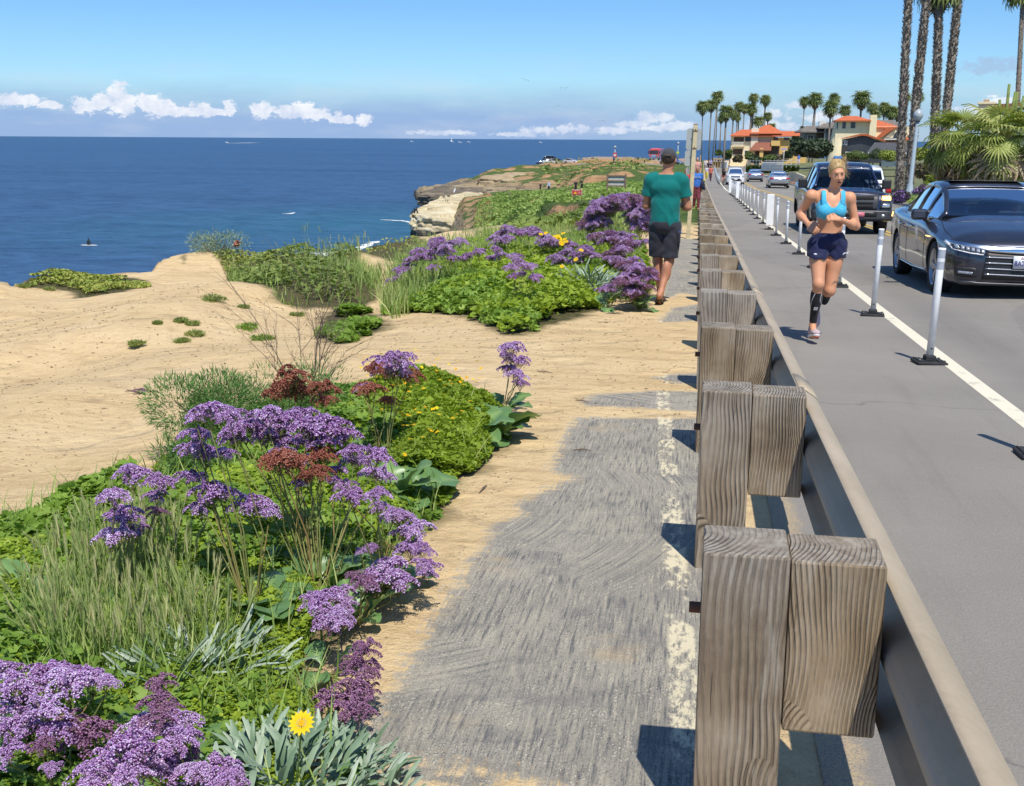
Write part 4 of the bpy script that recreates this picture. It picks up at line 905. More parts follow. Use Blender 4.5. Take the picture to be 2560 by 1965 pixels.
    def rnd(poly,n,sd,kinds=(0,)):
        rg=np.random.default_rng(sd); P=np.array(poly,float); lo=P.min(0);hi=P.max(0); out=[]
        while len(out)<n:
            q=lo+rg.random(2)*(hi-lo)
            if sdpoly(P,np.array([q[0]]),np.array([q[1]]))[0]>0: out.append((q[0],q[1],int(rg.choice(kinds))))
        return out
    group(rnd([(1340,640),(1400,560),(1470,490),(1560,470),(1600,520),(1520,620),(1400,700)],46,1,(0,0,0,0,1)),(1520,640),"largest violet sea lavender mound left of the walking man",13,10)
    group(rnd([(1560,480),(1660,480),(1745,520),(1750,690),(1700,690),(1640,600)],46,2,(0,0,0,1)),(1590,625),"violet sea lavender mound right behind the walking man's elbow",13,10)
    group(rnd([(1380,700),(1500,690),(1740,730),(1750,780),(1500,770),(1400,745)],36,3,(0,0,1)),(1560,700),"low violet sea lavender band under the large mound",11,8)
    group(rnd([(1560,860),(1640,830),(1700,890),(1770,920),(1780,1050),(1640,1080),(1570,1000)],48,4,(0,0,1)),(1600,775),"sprawling violet sea lavender leaning onto the path",13,6)
    group(rnd([(1480,790),(1640,790),(1600,860),(1480,860)],16,6,(0,1)),(1530,720),"sparse mauve sea lavender above the sprawling one",12,6)
    group([(1475,1040),(1510,1015),(1530,1045),(1495,1030)],(1520,775),"small sea lavender tuft at the front of the middle bed",11,3)
def daisy(p,r,parent,facing,rng):
    n=15; V=[];Fc=[];tt=[]
    for j in range(n):
        a=2*math.pi*j/n; c,s=math.cos(a),math.sin(a); w=.17; b=len(V)
        V+=[(c*.2,s*.2,0),(c*.65-s*w,s*.65+c*w,.10),(c*1.,s*1.,.05+.04*(j%2)),(c*.65+s*w,s*.65-c*w,.10)]; Fc+=[(b,b+1,b+2),(b,b+2,b+3)]; tt+=[.2,.6,.9,.6]
    b=len(V); V.append((0,0,.12)); tt.append(.0)
    for j in range(8): V.append((math.cos(j*.785)*.26,math.sin(j*.785)*.26,.06)); tt.append(.0)
    for j in range(8): Fc.append((b,b+1+j,b+1+(j+1)%8))
    o=npmesh("flower",np.array(V)*r,Fc,M_YEL,parent=parent,tint=tt); o.location=p; o.rotation_euler=facing; return o
def strap_plant(name,label,cat,root,n,L,w,mat,rng,group=None,flowers=(),up=.9,dome=0.):
    """tuft of narrow strap leaves; its flowers are parts"""
    t=thing(name,label,cat,tuple(root),0,group)
    q=rng.random((n,2))*6.283; rr=np.sqrt(rng.random(n))*dome; pos=np.stack([np.cos(q[:,0])*rr,np.sin(q[:,0])*rr,dome*.45*(1-(rr/max(dome,1e-3))**2)*(.3+.7*rng.random(n))+.01],-1)
    a=q[:,0]+rng.normal(0,.8,n); th=np.abs(rng.normal(.55,.35,n))*(1.2-up*.3)
    N=np.stack([np.sin(th)*np.cos(a),np.sin(th)*np.sin(a),np.cos(th)],-1); T=np.stack([np.cos(th)*np.cos(a),np.cos(th)*np.sin(a),-np.sin(th)],-1); B=np.cross(N,T)
    V=[];f=[]
    for k in range(5):
        u=k/4; ww=w*math.sin(math.pi*(.12+.8*u))**.7; x=.45*u*u
        V+=[(x,-ww,u),(x-.03,0,u),(x,ww,u)]
    for k in range(4):
        b=3*k; f+=[(b,b+1,b+4),(b,b+4,b+3),(b+1,b+2,b+5),(b+1,b+5,b+4)]
    Va,Fa,ta=stamp(np.array(V),np.array(f),pos,L*(.6+.6*rng.random(n)),T,B,N)
    npmesh("leaves",Va,Fa,mat,parent=t,tint=ta,smooth=True)
    for (p,r) in flowers:
        p=Vector(p)-Vector(root); mb=MB(); mb.tube([(p.x*.4,p.y*.4,0),(p.x*.8,p.y*.8,p.z*.6),p-Vector((0,0,.005))],.002,5,caps=False); mb.build("flower_stalk",M_GRASS,t,fix=False)
        daisy(p,r,t,(.65+rng.normal(0,.15),rng.normal(0,.2),rng.normal(0,.2)),rng)
    return t
def shrub(name,label,root,R,H,n,mat,rng,leaf=.02,tmpl=None,group=None,cat="shrub",branch=True,sq=.8,tilt=.9,lobes=9):
    """bush: branches plus leaf clumps spread through an uneven volume"""
    t=thing(name,label,cat,tuple(root),0,group); C_=[];
    for k in range(lobes):
        a=rng.random()*6.283; r=R*.62*math.sqrt(rng.random()); C_.append((math.cos(a)*r,math.sin(a)*r,H*(.30+.42*rng.random()),R*(.30+.28*rng.random())))
    C_.append((0,0,H*.62,R*.5)); C_=np.array(C_)
    k=rng.integers(0,len(C_),n); d=rng.normal(0,1,(n,3)); d/=np.linalg.norm(d,axis=1,keepdims=True); rad=(.55+.5*rng.random(n)**.6)
    p=C_[k,:3]+d*(C_[k,3]*rad)[:,None]*np.array([1,1,sq]); p[:,2]=np.clip(p[:,2],.01,None)
    N=d+rng.normal(0,tilt*.6,d.shape); N[:,2]+=.4; N/=np.linalg.norm(N,axis=1,keepdims=True); T=np.cross(N,rng.normal(0,1,N.shape)); T/=np.linalg.norm(T,axis=1,keepdims=True); B=np.cross(N,T)
    cl=rng.random(len(C_))[k]*.3; V,Fc,tt=stamp(*(tmpl or round_leaf(5)),p,leaf*(.6+.8*rng.random(n)),T,B,N,tint=np.clip(rng.random(n)*.7+cl,0,1))
    npmesh("foliage",V,Fc,mat,parent=t,tint=tt)
    if branch:
        mb=MB()
        for c in C_: mb.tube([(0,0,-.05),(c[0]*.4,c[1]*.4,c[2]*.5),(c[0],c[1],c[2])],[R*.035,R*.025,R*.01],5,caps=False)
        mb.build("stem",M_TWIG,t,fix=False)
    return t
def make_plants():
    rng=np.random.default_rng(21)
    dn=lambda lo,hi,s,sd:(lambda x,y: np.clip((fbm(x*s,y*s,3,sd)-lo)/(hi-lo),0,1))
    leafy("clover_ground_cover",NEARP,120000,.13,.0125,M_CLOVER,round_leaf(6),rng,pw=1.4,seed=3)
    leafy("clover_ground_cover",NEARP,12000,.17,.024,M_MALLOW,lobed_leaf(5),rng,pw=1.3,seed=9)
    gp=gpoly([(60,1600),(150,1480),(240,1400),(380,1345),(440,1370),(450,1460),(500,1580),(620,1640),(560,1720),(360,1760),(150,1760)])
    blades("tall_grass",gp,5200,.18,.015,M_GRASS,rng,pw=1.2,bend=.25,lean=.16)
    ears("grass_ears",gp,620,.20,.078,rng,pw=1.1)
    blades("grass_tufts",NEARP,5000,.20,.018,M_GRASS,rng,pw=1.3,bend=.4,lean=.3,dens=dn(.5,.62,1.4,6))
    lf=gpoly([(-400,1450),(0,1400),(220,1340),(300,1420),(240,1560),(120,1680),(-400,1900)]); leafy("mallow_ground_cover",lf,9000,.22,.026,M_MALLOW,lobed_leaf(5),rng,seed=31,hn=2.)
    ml=gpoly([(-300,1400),(0,1340),(180,1280),(420,1180),(470,1100),(600,1070),(640,1120),(480,1260),(400,1330),(200,1390),(0,1440)])
    leafy("mallow_ground_cover",ml,15000,.30,.030,M_MALLOW,lobed_leaf(5),rng,seed=12,hn=2.2)
    rt=gpoly([(850,985),(1080,985),(1250,1030),(1282,1090),(1170,1200),(1070,1330),(960,1300),(880,1100)])
    leafy("mallow_ground_cover",rt,42000,.38,.016,M_CLOVER,lobed_leaf(5),rng,seed=15,hn=1.6,tilt=.7)
    n=160; q,_=scatter(rt,n,rng,.1); T,B,N=rotmats(rng,n,.5); V,Fc,tt=stamp(*round_leaf(6,.1),np.stack([q[:,0],q[:,1],GZ(q[:,0],q[:,1])+.20+.13*rng.random(n)],-1),np.full(n,.012),T,B,N); tag(npmesh("clover_blossom",V,Fc,M_YEL,tint=tt),kind='stuff')
    # middle bed
    leafy("clover_ground_cover",MIDP,90000,.25,.017,M_MALLOW,lobed_leaf(5),rng,seed=5,hn=.8,tilt=.7)
    leafy("clover_ground_cover",MIDP,60000,.27,.016,M_CLOVER,round_leaf(6),rng,seed=7,hn=.8,tilt=.7)
    gm=gpoly([(1000,690),(1060,640),(1400,610),(1560,600),(1600,650),(1560,700),(1450,700),(1250,690),(1100,760),(985,800),(950,780)])
    blades("tall_grass",gm,22000,.34,.016,M_GRASS,rng,lean=.25); ears("grass_ears",gm,1500,.38,.10,rng)
    blades("tall_grass",GRASSP,16000,.19,.022,M_GRASS,rng,lean=.3); ears("grass_ears",GRASSP,500,.24,.12,rng)
    bk=gpoly([(740,640),(900,650),(950,690),(960,740),(860,740),(780,700)]); blades("tall_grass",bk,1600,.28,.016,M_GRASS,rng,lean=.2); ears("grass_ears",bk,70,.55,.12,rng)
    leafy("mallow_ground_cover",GRASSP,46000,.20,.018,M_SCRUB,round_leaf(6),rng,seed=4)
    leafy("mallow_ground_cover",MALP,24000,.16,.022,M_MALLOW,lobed_leaf(5),rng,seed=8,hn=1.2)
    for P_,n in zip(ICEP,(60000,60000,30000,24000)): leafy("ice_plant_mat",P_,n,.09,.014,M_ICE,round_leaf(5,.3),rng,seed=13,tilt=.8,hn=.8)
    leafy("ice_plant_mat",ICEP[2],14000,.16,.014,M_SCRUB,round_leaf(5,.3),rng,seed=13,tilt=.8,hn=.8)
    # bank of grass beyond the middle bed and scrub on the headland
    far1=gpoly([(1240,600),(1400,590),(1640,585),(1690,560),(1700,520),(1560,530),(1440,560),(1300,570),(1180,600)])
    blades("tall_grass",far1,22000,.26,.03,M_GRASS,rng,lean=.3,dens=dn(.32,.5,.35,2))
    # bushes on the far terrace and brow
    def farcover(name,pts,n,h,size,mat,seed,th=(.38,.5)):
        P_=gpoly(pts); q,d=scatter(P_,n,rng); k=dn(th[0],th[1],.12,seed)(q[:,0],q[:,1])>rng.random(len(q)); q=q[k]; n=len(q)
        z=GZ(q[:,0],q[:,1]); hh=h*(fbm(q[:,0]*.5,q[:,1]*.5,3,seed)*1.3)*rng.random(n); T,B,N=rotmats(rng,n,.8)
        V,Fc,tt=stamp(*round_leaf(5,.3),np.stack([q[:,0],q[:,1],z+hh],-1),size*(.6+.8*rng.random(n)),T,B,N,tint=np.clip(.5*rng.random(n)+.6*fbm(q[:,0]*.6,q[:,1]*.6,3,seed+1)-.05,0,1)); tag(npmesh(name,V,Fc,mat,tint=tt),kind='stuff')
    farcover("terrace_scrub",[(1185,560),(1200,510),(1300,480),(1450,466),(1640,460),(1700,470),(1700,500),(1560,505),(1480,500),(1400,505),(1300,535),(1220,570)],60000,.30,.085,M_GRASS,3,(.24,.42))
    farcover("slope_scrub",[(1190,590),(1220,570),(1340,540),(1480,520),(1640,515),(1640,560),(1500,570),(1300,590)],15000,.5,.10,M_SCRUB,5,(.50,.60))
    farcover("plateau_scrub",[(1320,425),(1400,412),(1500,410),(1640,405),(1640,425),(1500,440),(1400,450),(1330,445)],9000,1.2,.32,M_SCRUB,7,(.52,.60))
    farcover("edge_scrub",[(1660,440),(1740,440),(1748,540),(1700,560),(1660,500)],6000,.5,.09,M_SCRUB,9,(.4,.55))
    make_lavender()
    # small tufts on the bare sand
    tuft=[(530,752,30,'wispy'),(565,720,16,''),(610,770,12,''),(395,810,9,''),(455,805,16,'flat'),(490,838,22,'flat'),(455,855,16,''),(340,862,18,''),(620,825,32,'leafy'),(660,850,26,'leafy'),(385,662,14,''),(60,718,18,''),(125,725,14,''),(480,812,14,''),(745,790,16,''),(715,765,14,'')]
    names=["wide wispy green tuft on the sand below the ice plant bank","round green tuft just under the bank edge","little tuft beside the wide wispy one","tiny dry tuft alone at the left of the sand","flat grey green tuft, upper of a close pair","flat grey green tuft, lower of a close pair","small tuft left of the trailing leafy one","dark tuft alone low on the sand slope","trailing leafy tuft reaching towards the bare twigs","trailing leafy tuft nearest the bare twigs","green tuft on the knob of the bluff edge","tuft under the left ice plant mat","tuft below the middle of the left ice plant mat","thin tuft between the flat pair","tuft below the tall grass clump","tuft at the foot of the tall grass clump"]
    for (x,y,s,k),nm in zip(tuft,names):
        R=onG(x,y); D=np.linalg.norm(R-CAM); w=s/PF*D
        shrub("sand_tuft",nm,R,w*1.2,w*.35,900,M_SCRUB if k!='leafy' else M_MALLOW,rng,leaf=.03,tmpl=blade(2,.12,.4),cat="plant tuft",branch=False,sq=.3,tilt=1.2)
    # dome shaped shrub on the bluff edge
    R=onG(540,655); shrub("grey_shrub","grey green dome shaped shrub on the bluff edge against the sea",R,.72,.62,5200,M_SILVER,rng,leaf=.04,tmpl=blade(2,.16,.2),tilt=.5)
    R=onG(592,652); fl=shrub("red_flower","tiny pink red blossom beside the dome shaped shrub",R,.06,.55,60,M_RED,rng,leaf=.045,cat="flower",branch=True,lobes=1)
    # rosemary like bush left of the red heads
    R=onG(560,1130); shrub("feathery_bush","dark green feathery bush at the back left of the bed",R,.40,.44,12000,M_ROSEM,rng,leaf=.030,tmpl=blade(2,.07,.3),tilt=.5)
    R=onG(470,1215); shrub("feathery_bush","small feathery sprig bush left of the dark bush",R,.16,.26,1400,M_ROSEM,rng,leaf=.035,tmpl=blade(2,.07,.3),tilt=.5)
    R=onG(740,1075); shrub("feathery_bush","grey green feathery bush under the bare twigs",R,.36,.36,3500,M_ROSEM,rng,leaf=.033,tmpl=blade(2,.07,.3),tilt=.5)
    # bare twiggy bush
    R=onG(770,1040); t=thing("bare_bush","bare twiggy bush with leafless grey brown branches over the sand","bush",tuple(R)); rg=random.Random(4)
    D=float(np.linalg.norm(R-CAM))
    for s_ in range(11):
        mb=MB(); a=rg.uniform(0,6.28); sp=rg.uniform(.15,.75); H=rg.uniform(.45,.80)
        def br(p,d,l,r,n):
            q=[Vector(p)]; d=Vector(d)
            for k in range(5): d=(d+Vector((rg.gauss(0,.10),rg.gauss(0,.10),rg.gauss(.02,.05)))).normalized(); q.append(q[-1]+d*l/5)
            mb.tube(q,[r*(1-.16*k) for k in range(6)],4,caps=False)
            if n>0:
                for k in (2,3,3,4,5): br(q[k],(d+Vector((rg.gauss(0,.55),rg.gauss(0,.55),rg.gauss(.1,.3)))).normalized(),l*rg.uniform(.3,.55),r*.5,n-1)
        br((0,0,0),Vector((math.cos(a)*sp,math.sin(a)*sp,1)).normalized(),H,.0045,2)
        mb.build("branch",M_TWIG,t,fix=False)
    # silver gazanias
    R=onG(700,2040); fp=atH(754,1808,math.hypot(R[0],R[1])-.12)
    strap_plant("gazania","silver leaved gazania clump with one bright yellow flower","flowering plant",R,700,.070,.10,M_SILVER,rng,flowers=[(fp,.030)],dome=.30)
    R=onG(440,1760); strap_plant("silver_leaf_plant","pale silver strap leaf tuft in the grass","plant",R,90,.15,.05,M_SILVER,rng,up=1.6,dome=.1)
    R=onG(540,1700); strap_plant("silver_leaf_plant","grey green strap leaf tuft right of the palest one","plant",R,120,.11,.07,M_SILVER,rng,up=.8,dome=.18)
    R=onG(800,2000); t=thing("broad_leaf_plant","three broad fleshy leaves at the foot of the gazania","plant",tuple(R)); rosette(t,6,.13,rng)
    R=onG(60,1560); lavender(R,[],"soft grey green leafy clump at the left edge behind the grass",16,.22,rng=rng,name="leafy_rosette")
    R=onG(180,1580); lavender(R,[],"leafy clump with cupped leaves right of the left edge clump",12,.2,rng=rng,name="leafy_rosette")
    # yellow daisies of the middle bed
    def z1(x,y): return 900+.4111*x,300+.4111*y
    R=onG(1400,690); D=math.hypot(R[0],R[1])
    fl=[(atH(*z1(x,y),D+rng.normal(0,.15)),.036) for x,y in ((1100,695),(1130,688),(1235,690),(1180,710),(1200,715),(1215,720),(1190,722),(1225,735),(1240,745),(1255,740),(1230,755),(1205,705),(1220,750),(1245,725))]
    strap_plant("gazania","yellow flowered gazania among the violet heads of the middle bed","flowering plant",R,200,.2,.05,M_SILVER,rng,flowers=fl,dome=.4)
    R=onG(1420,735); D=math.hypot(R[0],R[1])-.1
    fl=[(atH(*z1(x,y),D),.034) for x,y in ((1230,890),(1313,848),(1345,792))]
    strap_plant("gazania","silver strap leaf gazania with three scattered yellow flowers","flowering plant",onG(1470,745),420,.22,.055,M_SILVER,rng,flowers=fl,dome=.5)
    # pebbles, crumbs and plant litter on the sand
    P_=gpoly([(-200,760),(300,760),(700,700),(1000,640),(1250,830),(1600,780),(1740,900),(1740,1040),(1400,1060),(1150,1400),(900,1700),(860,1990),(700,1960),(700,1300),(1290,1050),(1280,900),(700,880),(400,1000),(200,1150),(-200,1250)])
    ico=np.array([(1,0,0),(-1,0,0),(0,1,0),(0,-1,0),(0,0,.7),(0,0,-.3)]); icf=np.array([(0,2,4),(2,1,4),(1,3,4),(3,0,4),(2,0,5),(1,2,5),(3,1,5),(0,3,5)])
    for nm,n_,sz,m_,fl in (("pebbles",2600,.0065,simple("pebble",(.34,.24,.14),.9,var=.5,scale=30),.8),("plant_litter",1500,.012,simple("dry_litter",(.16,.10,.055),.9,var=.5,scale=30),.18)):
        q,_=scat_view(P_,n_,rng,0,1.2); n=len(q); T,B,N=rotmats(rng,n,.15); b_=ico*np.array([1,fl,fl]); r_=np.hypot(q[:,0],q[:,1]); V,Fc,tt=stamp(b_,icf,np.stack([q[:,0],q[:,1],GZ(q[:,0],q[:,1])+.002],-1),sz*(.4+1.0*rng.random(n)**2)*np.clip(r_/6,.8,2.2),T,B,N); tag(npmesh(nm,V,Fc,m_,tint=tt),kind='stuff')
    # bits lying on the sand
    R=onG(350,985); t=thing("dry_flower_sprig","dried mauve flower sprig lying alone on the sand","dry sprig",tuple(R)); h=link("flower_head",HEADS[1][0],None,t); h.scale=(.055,.05,.03); h.location=(0,0,.02)
    mb=MB(); mb.tube([(0,0,.01),(-.07,.03,.015),(-.13,.06,.01)],.003,5); mb.tube([(0,0,.01),(-.06,-.02,.02),(-.12,.02,.01)],.002,5); mb.build("stem",M_TWIG,t,fix=False)
    rg=random.Random(8)
    labs=["curled brown leaf on the sand right of the bed tip","thin dark twig on the sand left of the bare asphalt","short twig on the sand by the upper asphalt patch","small dead stick on the asphalt"]
    for (x,y,l),lab in zip(((1362,932,.12),(1208,1225,.13),(1455,1005,.09),(1455,1128,.10)),labs):
        R=onG(x,y); mb=MB(); a=rg.uniform(-.4,.4)+(1.1 if x==1208 else 0); mb.tube([(-l/2*math.cos(a),-l/2*math.sin(a),.006),(0,0,.012),(l/2*math.cos(a),l/2*math.sin(a),.005)],[.002,.005,.0015],5); o=mb.build("fallen_twig",M_TWIG,None,tuple(R)); tag(o,lab,"twig")
# ================================================================ people: implicit bodies polygonised to one continuous skin
class Field:
    def __init__(s,lo,hi,h):
        s.lo=np.array(lo,float); s.h=h; n=np.ceil((np.array(hi)-s.lo)/h).astype(int)+1; s.n=n; s.v=np.full(n,1.,np.float32)
        s.ax=[s.lo[i]+np.arange(n[i])*h for i in range(3)]
    def _reg(s,lo,hi):
        a=np.clip(((np.array(lo)-s.lo)/s.h).astype(int),0,s.n-1); b=np.clip(np.ceil((np.array(hi)-s.lo)/s.h).astype(int)+1,1,s.n)
        sl=tuple(slice(a[i],b[i]) for i in range(3)); g=np.meshgrid(*[s.ax[i][sl[i]] for i in range(3)],indexing='ij'); return sl,g
    def _mix(s,sl,d,k):
        a=s.v[sl]
        if k>0: h=np.clip(.5+.5*(a-d)/k,0,1); s.v[sl]=a*(1-h)+d*h-k*h*(1-h)
        else: s.v[sl]=np.minimum(a,d)
    def cap(s,a,b,ra,rb,k=.02,fl=None):
        a=np.array(a,float);b=np.array(b,float); m=max(ra,rb)+.07; sl,g=s._reg(np.minimum(a,b)-m,np.maximum(a,b)+m)
        ab=b-a; L=ab@ab+1e-9; w=[g[i]-a[i] for i in range(3)]; t=np.clip((w[0]*ab[0]+w[1]*ab[1]+w[2]*ab[2])/L,0,1)
        q=[w[i]-ab[i]*t for i in range(3)]
        if fl: q=[q[i]/fl[i] for i in range(3)]
        d=np.sqrt(q[0]**2+q[1]**2+q[2]**2)-(ra+(rb-ra)*t); s._mix(sl,d,k)
    def ell(s,c,r,k=.02,rot=None,sub=False):
        c=np.array(c,float); m=max(r)+.06; sl,g=s._reg(c-m,c+m); q=np.stack([g[i]-c[i] for i in range(3)],-1)
        if rot is not None: q=q@np.array(rot)
        r=np.array(r,float); k0=np.sqrt(((q/r)**2).sum(-1)); k1=np.sqrt(((q/r**2)**2).sum(-1))+1e-9; d=k0*(k0-1)/k1
        if sub: a=s.v[sl]; h=np.clip(.5-.5*(a+d)/max(k,1e-4),0,1); s.v[sl]=a*(1-h)-d*h+k*h*(1-h)
        else: s._mix(sl,d,k)
    def cut(s,n,d,k=0.):    # keep points with p.n < d
        n=np.array(n,float); n/=np.linalg.norm(n); g=np.meshgrid(*s.ax,indexing='ij'); q=g[0]*n[0]+g[1]*n[1]+g[2]*n[2]-d; s.v=np.maximum(s.v,q.astype(np.float32))
    def noise(s,amp,sc,seed=0,aniso=(1,1,1)):
        g=np.meshgrid(*s.ax,indexing='ij'); f=np.sin(g[0]*sc*aniso[0]*1.3+seed+2*np.sin(g[2]*sc*aniso[2]*.7+g[1]*sc*.4))*np.sin(g[2]*sc*aniso[2]+seed*2+1.7*np.sin(g[0]*sc*.6+g[1]*sc*aniso[1]*.8)); s.v=s.v+(amp*f).astype(np.float32)
    def mesh(s):
        v=s.v; inn=v<0; n=s.n
        c=np.zeros(n-1,np.int8)
        for i in (0,1):
            for j in (0,1):
                for k in (0,1): c+=inn[i:n[0]-1+i,j:n[1]-1+j,k:n[2]-1+k]
        act=(c>0)&(c<8); idx=-np.ones(n-1,int); I=np.argwhere(act); idx[act]=np.arange(len(I)); acc=np.zeros((len(I),3)); cnt=np.zeros(len(I))
        cor=[(i,j,k) for i in (0,1) for j in (0,1) for k in (0,1)]
        for a in cor:
            for ax in range(3):
                if a[ax]==0:
                    b=list(a); b[ax]=1; va=v[I[:,0]+a[0],I[:,1]+a[1],I[:,2]+a[2]]; vb=v[I[:,0]+b[0],I[:,1]+b[1],I[:,2]+b[2]]
                    m=(va<0)!=(vb<0); t=np.where(m,va/(va-vb+1e-12),0); p=np.array(a,float)[None].repeat(len(I),0); p[:,ax]+=t; acc[m]+=p[m]; cnt+=m
        P=(I+acc/np.maximum(cnt,1)[:,None])*s.h+s.lo; F_=[]
        for ax in range(3):
            o=[0,1,2]; o.remove(ax); A=inn[tuple(slice(0,-1) if q==ax else slice(1,-1) for q in range(3))]; B=inn[tuple(slice(1,None) if q==ax else slice(1,-1) for q in range(3))]
            E=np.argwhere(A!=B); 
            if not len(E): continue
            e=E.copy(); e[:,o[0]]+=1; e[:,o[1]]+=1; fl=A[E[:,0],E[:,1],E[:,2]]
            q=[]
            for (u,w) in ((0,0),(1,0),(1,1),(0,1)):
                x=e.copy(); x[:,o[0]]-=u; x[:,o[1]]-=w; q.append(idx[x[:,0],x[:,1],x[:,2]])
            q=np.stack(q,-1); 
            if ax==1: fl=~fl
            q[fl]=q[fl][:,::-1]; F_.append(q)
        return P,np.concatenate(F_)
    def build(s,name,mat,parent,it=2):
        P,Fc=s.mesh(); Fc=Fc[(Fc>=0).all(1)]
        o=npmesh(name,P,Fc,mat,parent=parent,smooth=True)
        if it:
            bm=bmesh.new(); bm.from_mesh(o.data)
            for _ in range(it): bmesh.ops.smooth_vert(bm,verts=bm.verts,factor=.5,use_axis_x=True,use_axis_y=True,use_axis_z=True)
            bmesh.ops.recalc_face_normals(bm,faces=bm.faces[:]); bm.to_mesh(o.data); bm.free()
        return o
def skin_mat(name,col):
    t=NT(name); v=t.obj(); n=t.noise(v,14,4); c=t.mix(t.step(n,.3,.7),[x*.93 for x in col],[min(1,col[0]*1.05),col[1],col[2]])
    return t.out(t.pbr(c,.5,0,t.bump(t.noise(v,160,3),.0006),**{'Subsurface Weight':.12,'Subsurface Radius':(.02,.008,.004),'Subsurface Scale':.5,'Specular IOR Level':.4}))
def cloth(name,col,rough=.85,var=.12,heather=0.,scale=40,metalish=0.):
    t=NT(name); v=t.obj(); n=t.noise(v,6,4); f=t.noise(v,scale*3,3,.7); c=t.mix(t.step(n,.3,.7),[x*(1-var) for x in col],[min(1,x*(1+var)) for x in col])
    if heather: c=t.mix(t.m2('MULTIPLY',t.step(f,.48,.62),heather),c,(.55,.70,.75))
    w=t.noise(t.mp(v,(1,1,2.2)),9,4,.6,.8)
    return t.out(t.pbr(c,rough,0,t.bump(t.m2('ADD',t.m2('MULTIPLY',w,.5),t.m2('MULTIPLY',f,.04)),.012,.5),**{'Sheen Weight':.15,'Specular IOR Level':.25}))
def lerp(a,b,t): return tuple(a[i]+(b[i]-a[i])*t for i in range(3))
def hand(F,w,dr,up,curl,th=1,s=1.,k=.006):
    """palm from wrist w along dr; up = back of the hand normal; fingers curl away from it; th=side of the thumb"""
    d=Vector(dr).normalized(); u=Vector(up); u=(u-d*u.dot(d)).normalized(); sd=d.cross(u)*th; w=Vector(w)
    pc=w+d*.045*s; F.ell(pc,(.001+.040*s,)*3,.01) if False else None
    for q in (-1.4,-.5,.5,1.4): F.cap(w+sd*q*.010*s,w+d*.085*s+sd*q*.019*s,.013*s,.0115*s,.012)
    L=[.066,.076,.072,.058]
    for i,q in enumerate((1.45,.5,-.45,-1.4)):
        p=w+d*.088*s+sd*q*.0195*s; a=0.; dd=d.copy()
        for j,(f,r) in enumerate(((.45,.0095),(.32,.0088),(.25,.0078))):
            a+=curl*(.75 if j==0 else 1.0); dd=(d*math.cos(a)-u*math.sin(a)); e=p+dd*L[i]*s*f*1.15; F.cap(p,e,r*s,(r-.0006)*s,.004); p=e
    p=w+d*.022*s+sd*.026*s; dd=(d*.55+sd*.75-u*.15).normalized(); e=p+dd*.036*s; F.cap(p,e,.0125*s,.0105*s,.01); dd=(d*.9+sd*.15-u*(.35+curl*.4)).normalized(); e2=e+dd*.030*s; F.cap(e,e2,.0100*s,.0085*s,.004); dd=(d*.8-sd*.25-u*.5).normalized(); F.cap(e2,e2+dd*.022*s,.0086*s,.0075*s,.004)
def head(F,c,ax,s=1.,fem=True,yaw=0.,tilt=0.,nod=0.):
    """returns matrix of the head frame: x to the figure's left, -y is the face"""
    M=Matrix.Translation(c)@Matrix.Rotation(yaw,4,'Z')@Matrix.Rotation(tilt,4,'Y')@Matrix.Rotation(nod,4,'X')@Matrix.Scale(s,4); R=np.array(M.to_3x3().normalized())
    def P(x,y,z): return tuple(M@Vector((x,y,z)))
    w=.070 if fem else .076
    F.ell(P(0,.022,.035),(w*1.03*s,.092*s,.088*s),.01,R); F.ell(P(0,-.018,-.01),(w*.90*s,.068*s,.085*s),.03,R)
    F.ell(P(0,-.030,-.072),(.040*s,.045*s,.040*s),.035,R); F.ell(P(0,-.055,-.098),(.022*s,.020*s,.017*s),.02,R)
    for q in (-1,1):
        F.ell(P(q*.036,-.058,-.028),(.024*s,.018*s,.020*s),.02,R); F.ell(P(q*.031,-.088,.012),(.018*s,.016*s,.012*s),.012,R,sub=True)
        F.ell(P(q*(w+.004),.012,-.005),(.008*s,.018*s,.030*s),.004,R)
    F.cap(P(-.03,-.078,.030),P(.03,-.078,.030),.010*s,.010*s,.015)
    F.cap(P(0,-.083,.012),P(0,-.104,-.028),.008*s,.0125*s,.010)
    for q in (-1,1): F.ell(P(q*.012,-.092,-.032),(.009*s,.010*s,.008*s),.008,R)
    F.ell(P(0,-.081,-.060),(.026*s,.014*s,.016*s),.012,R)
    return M
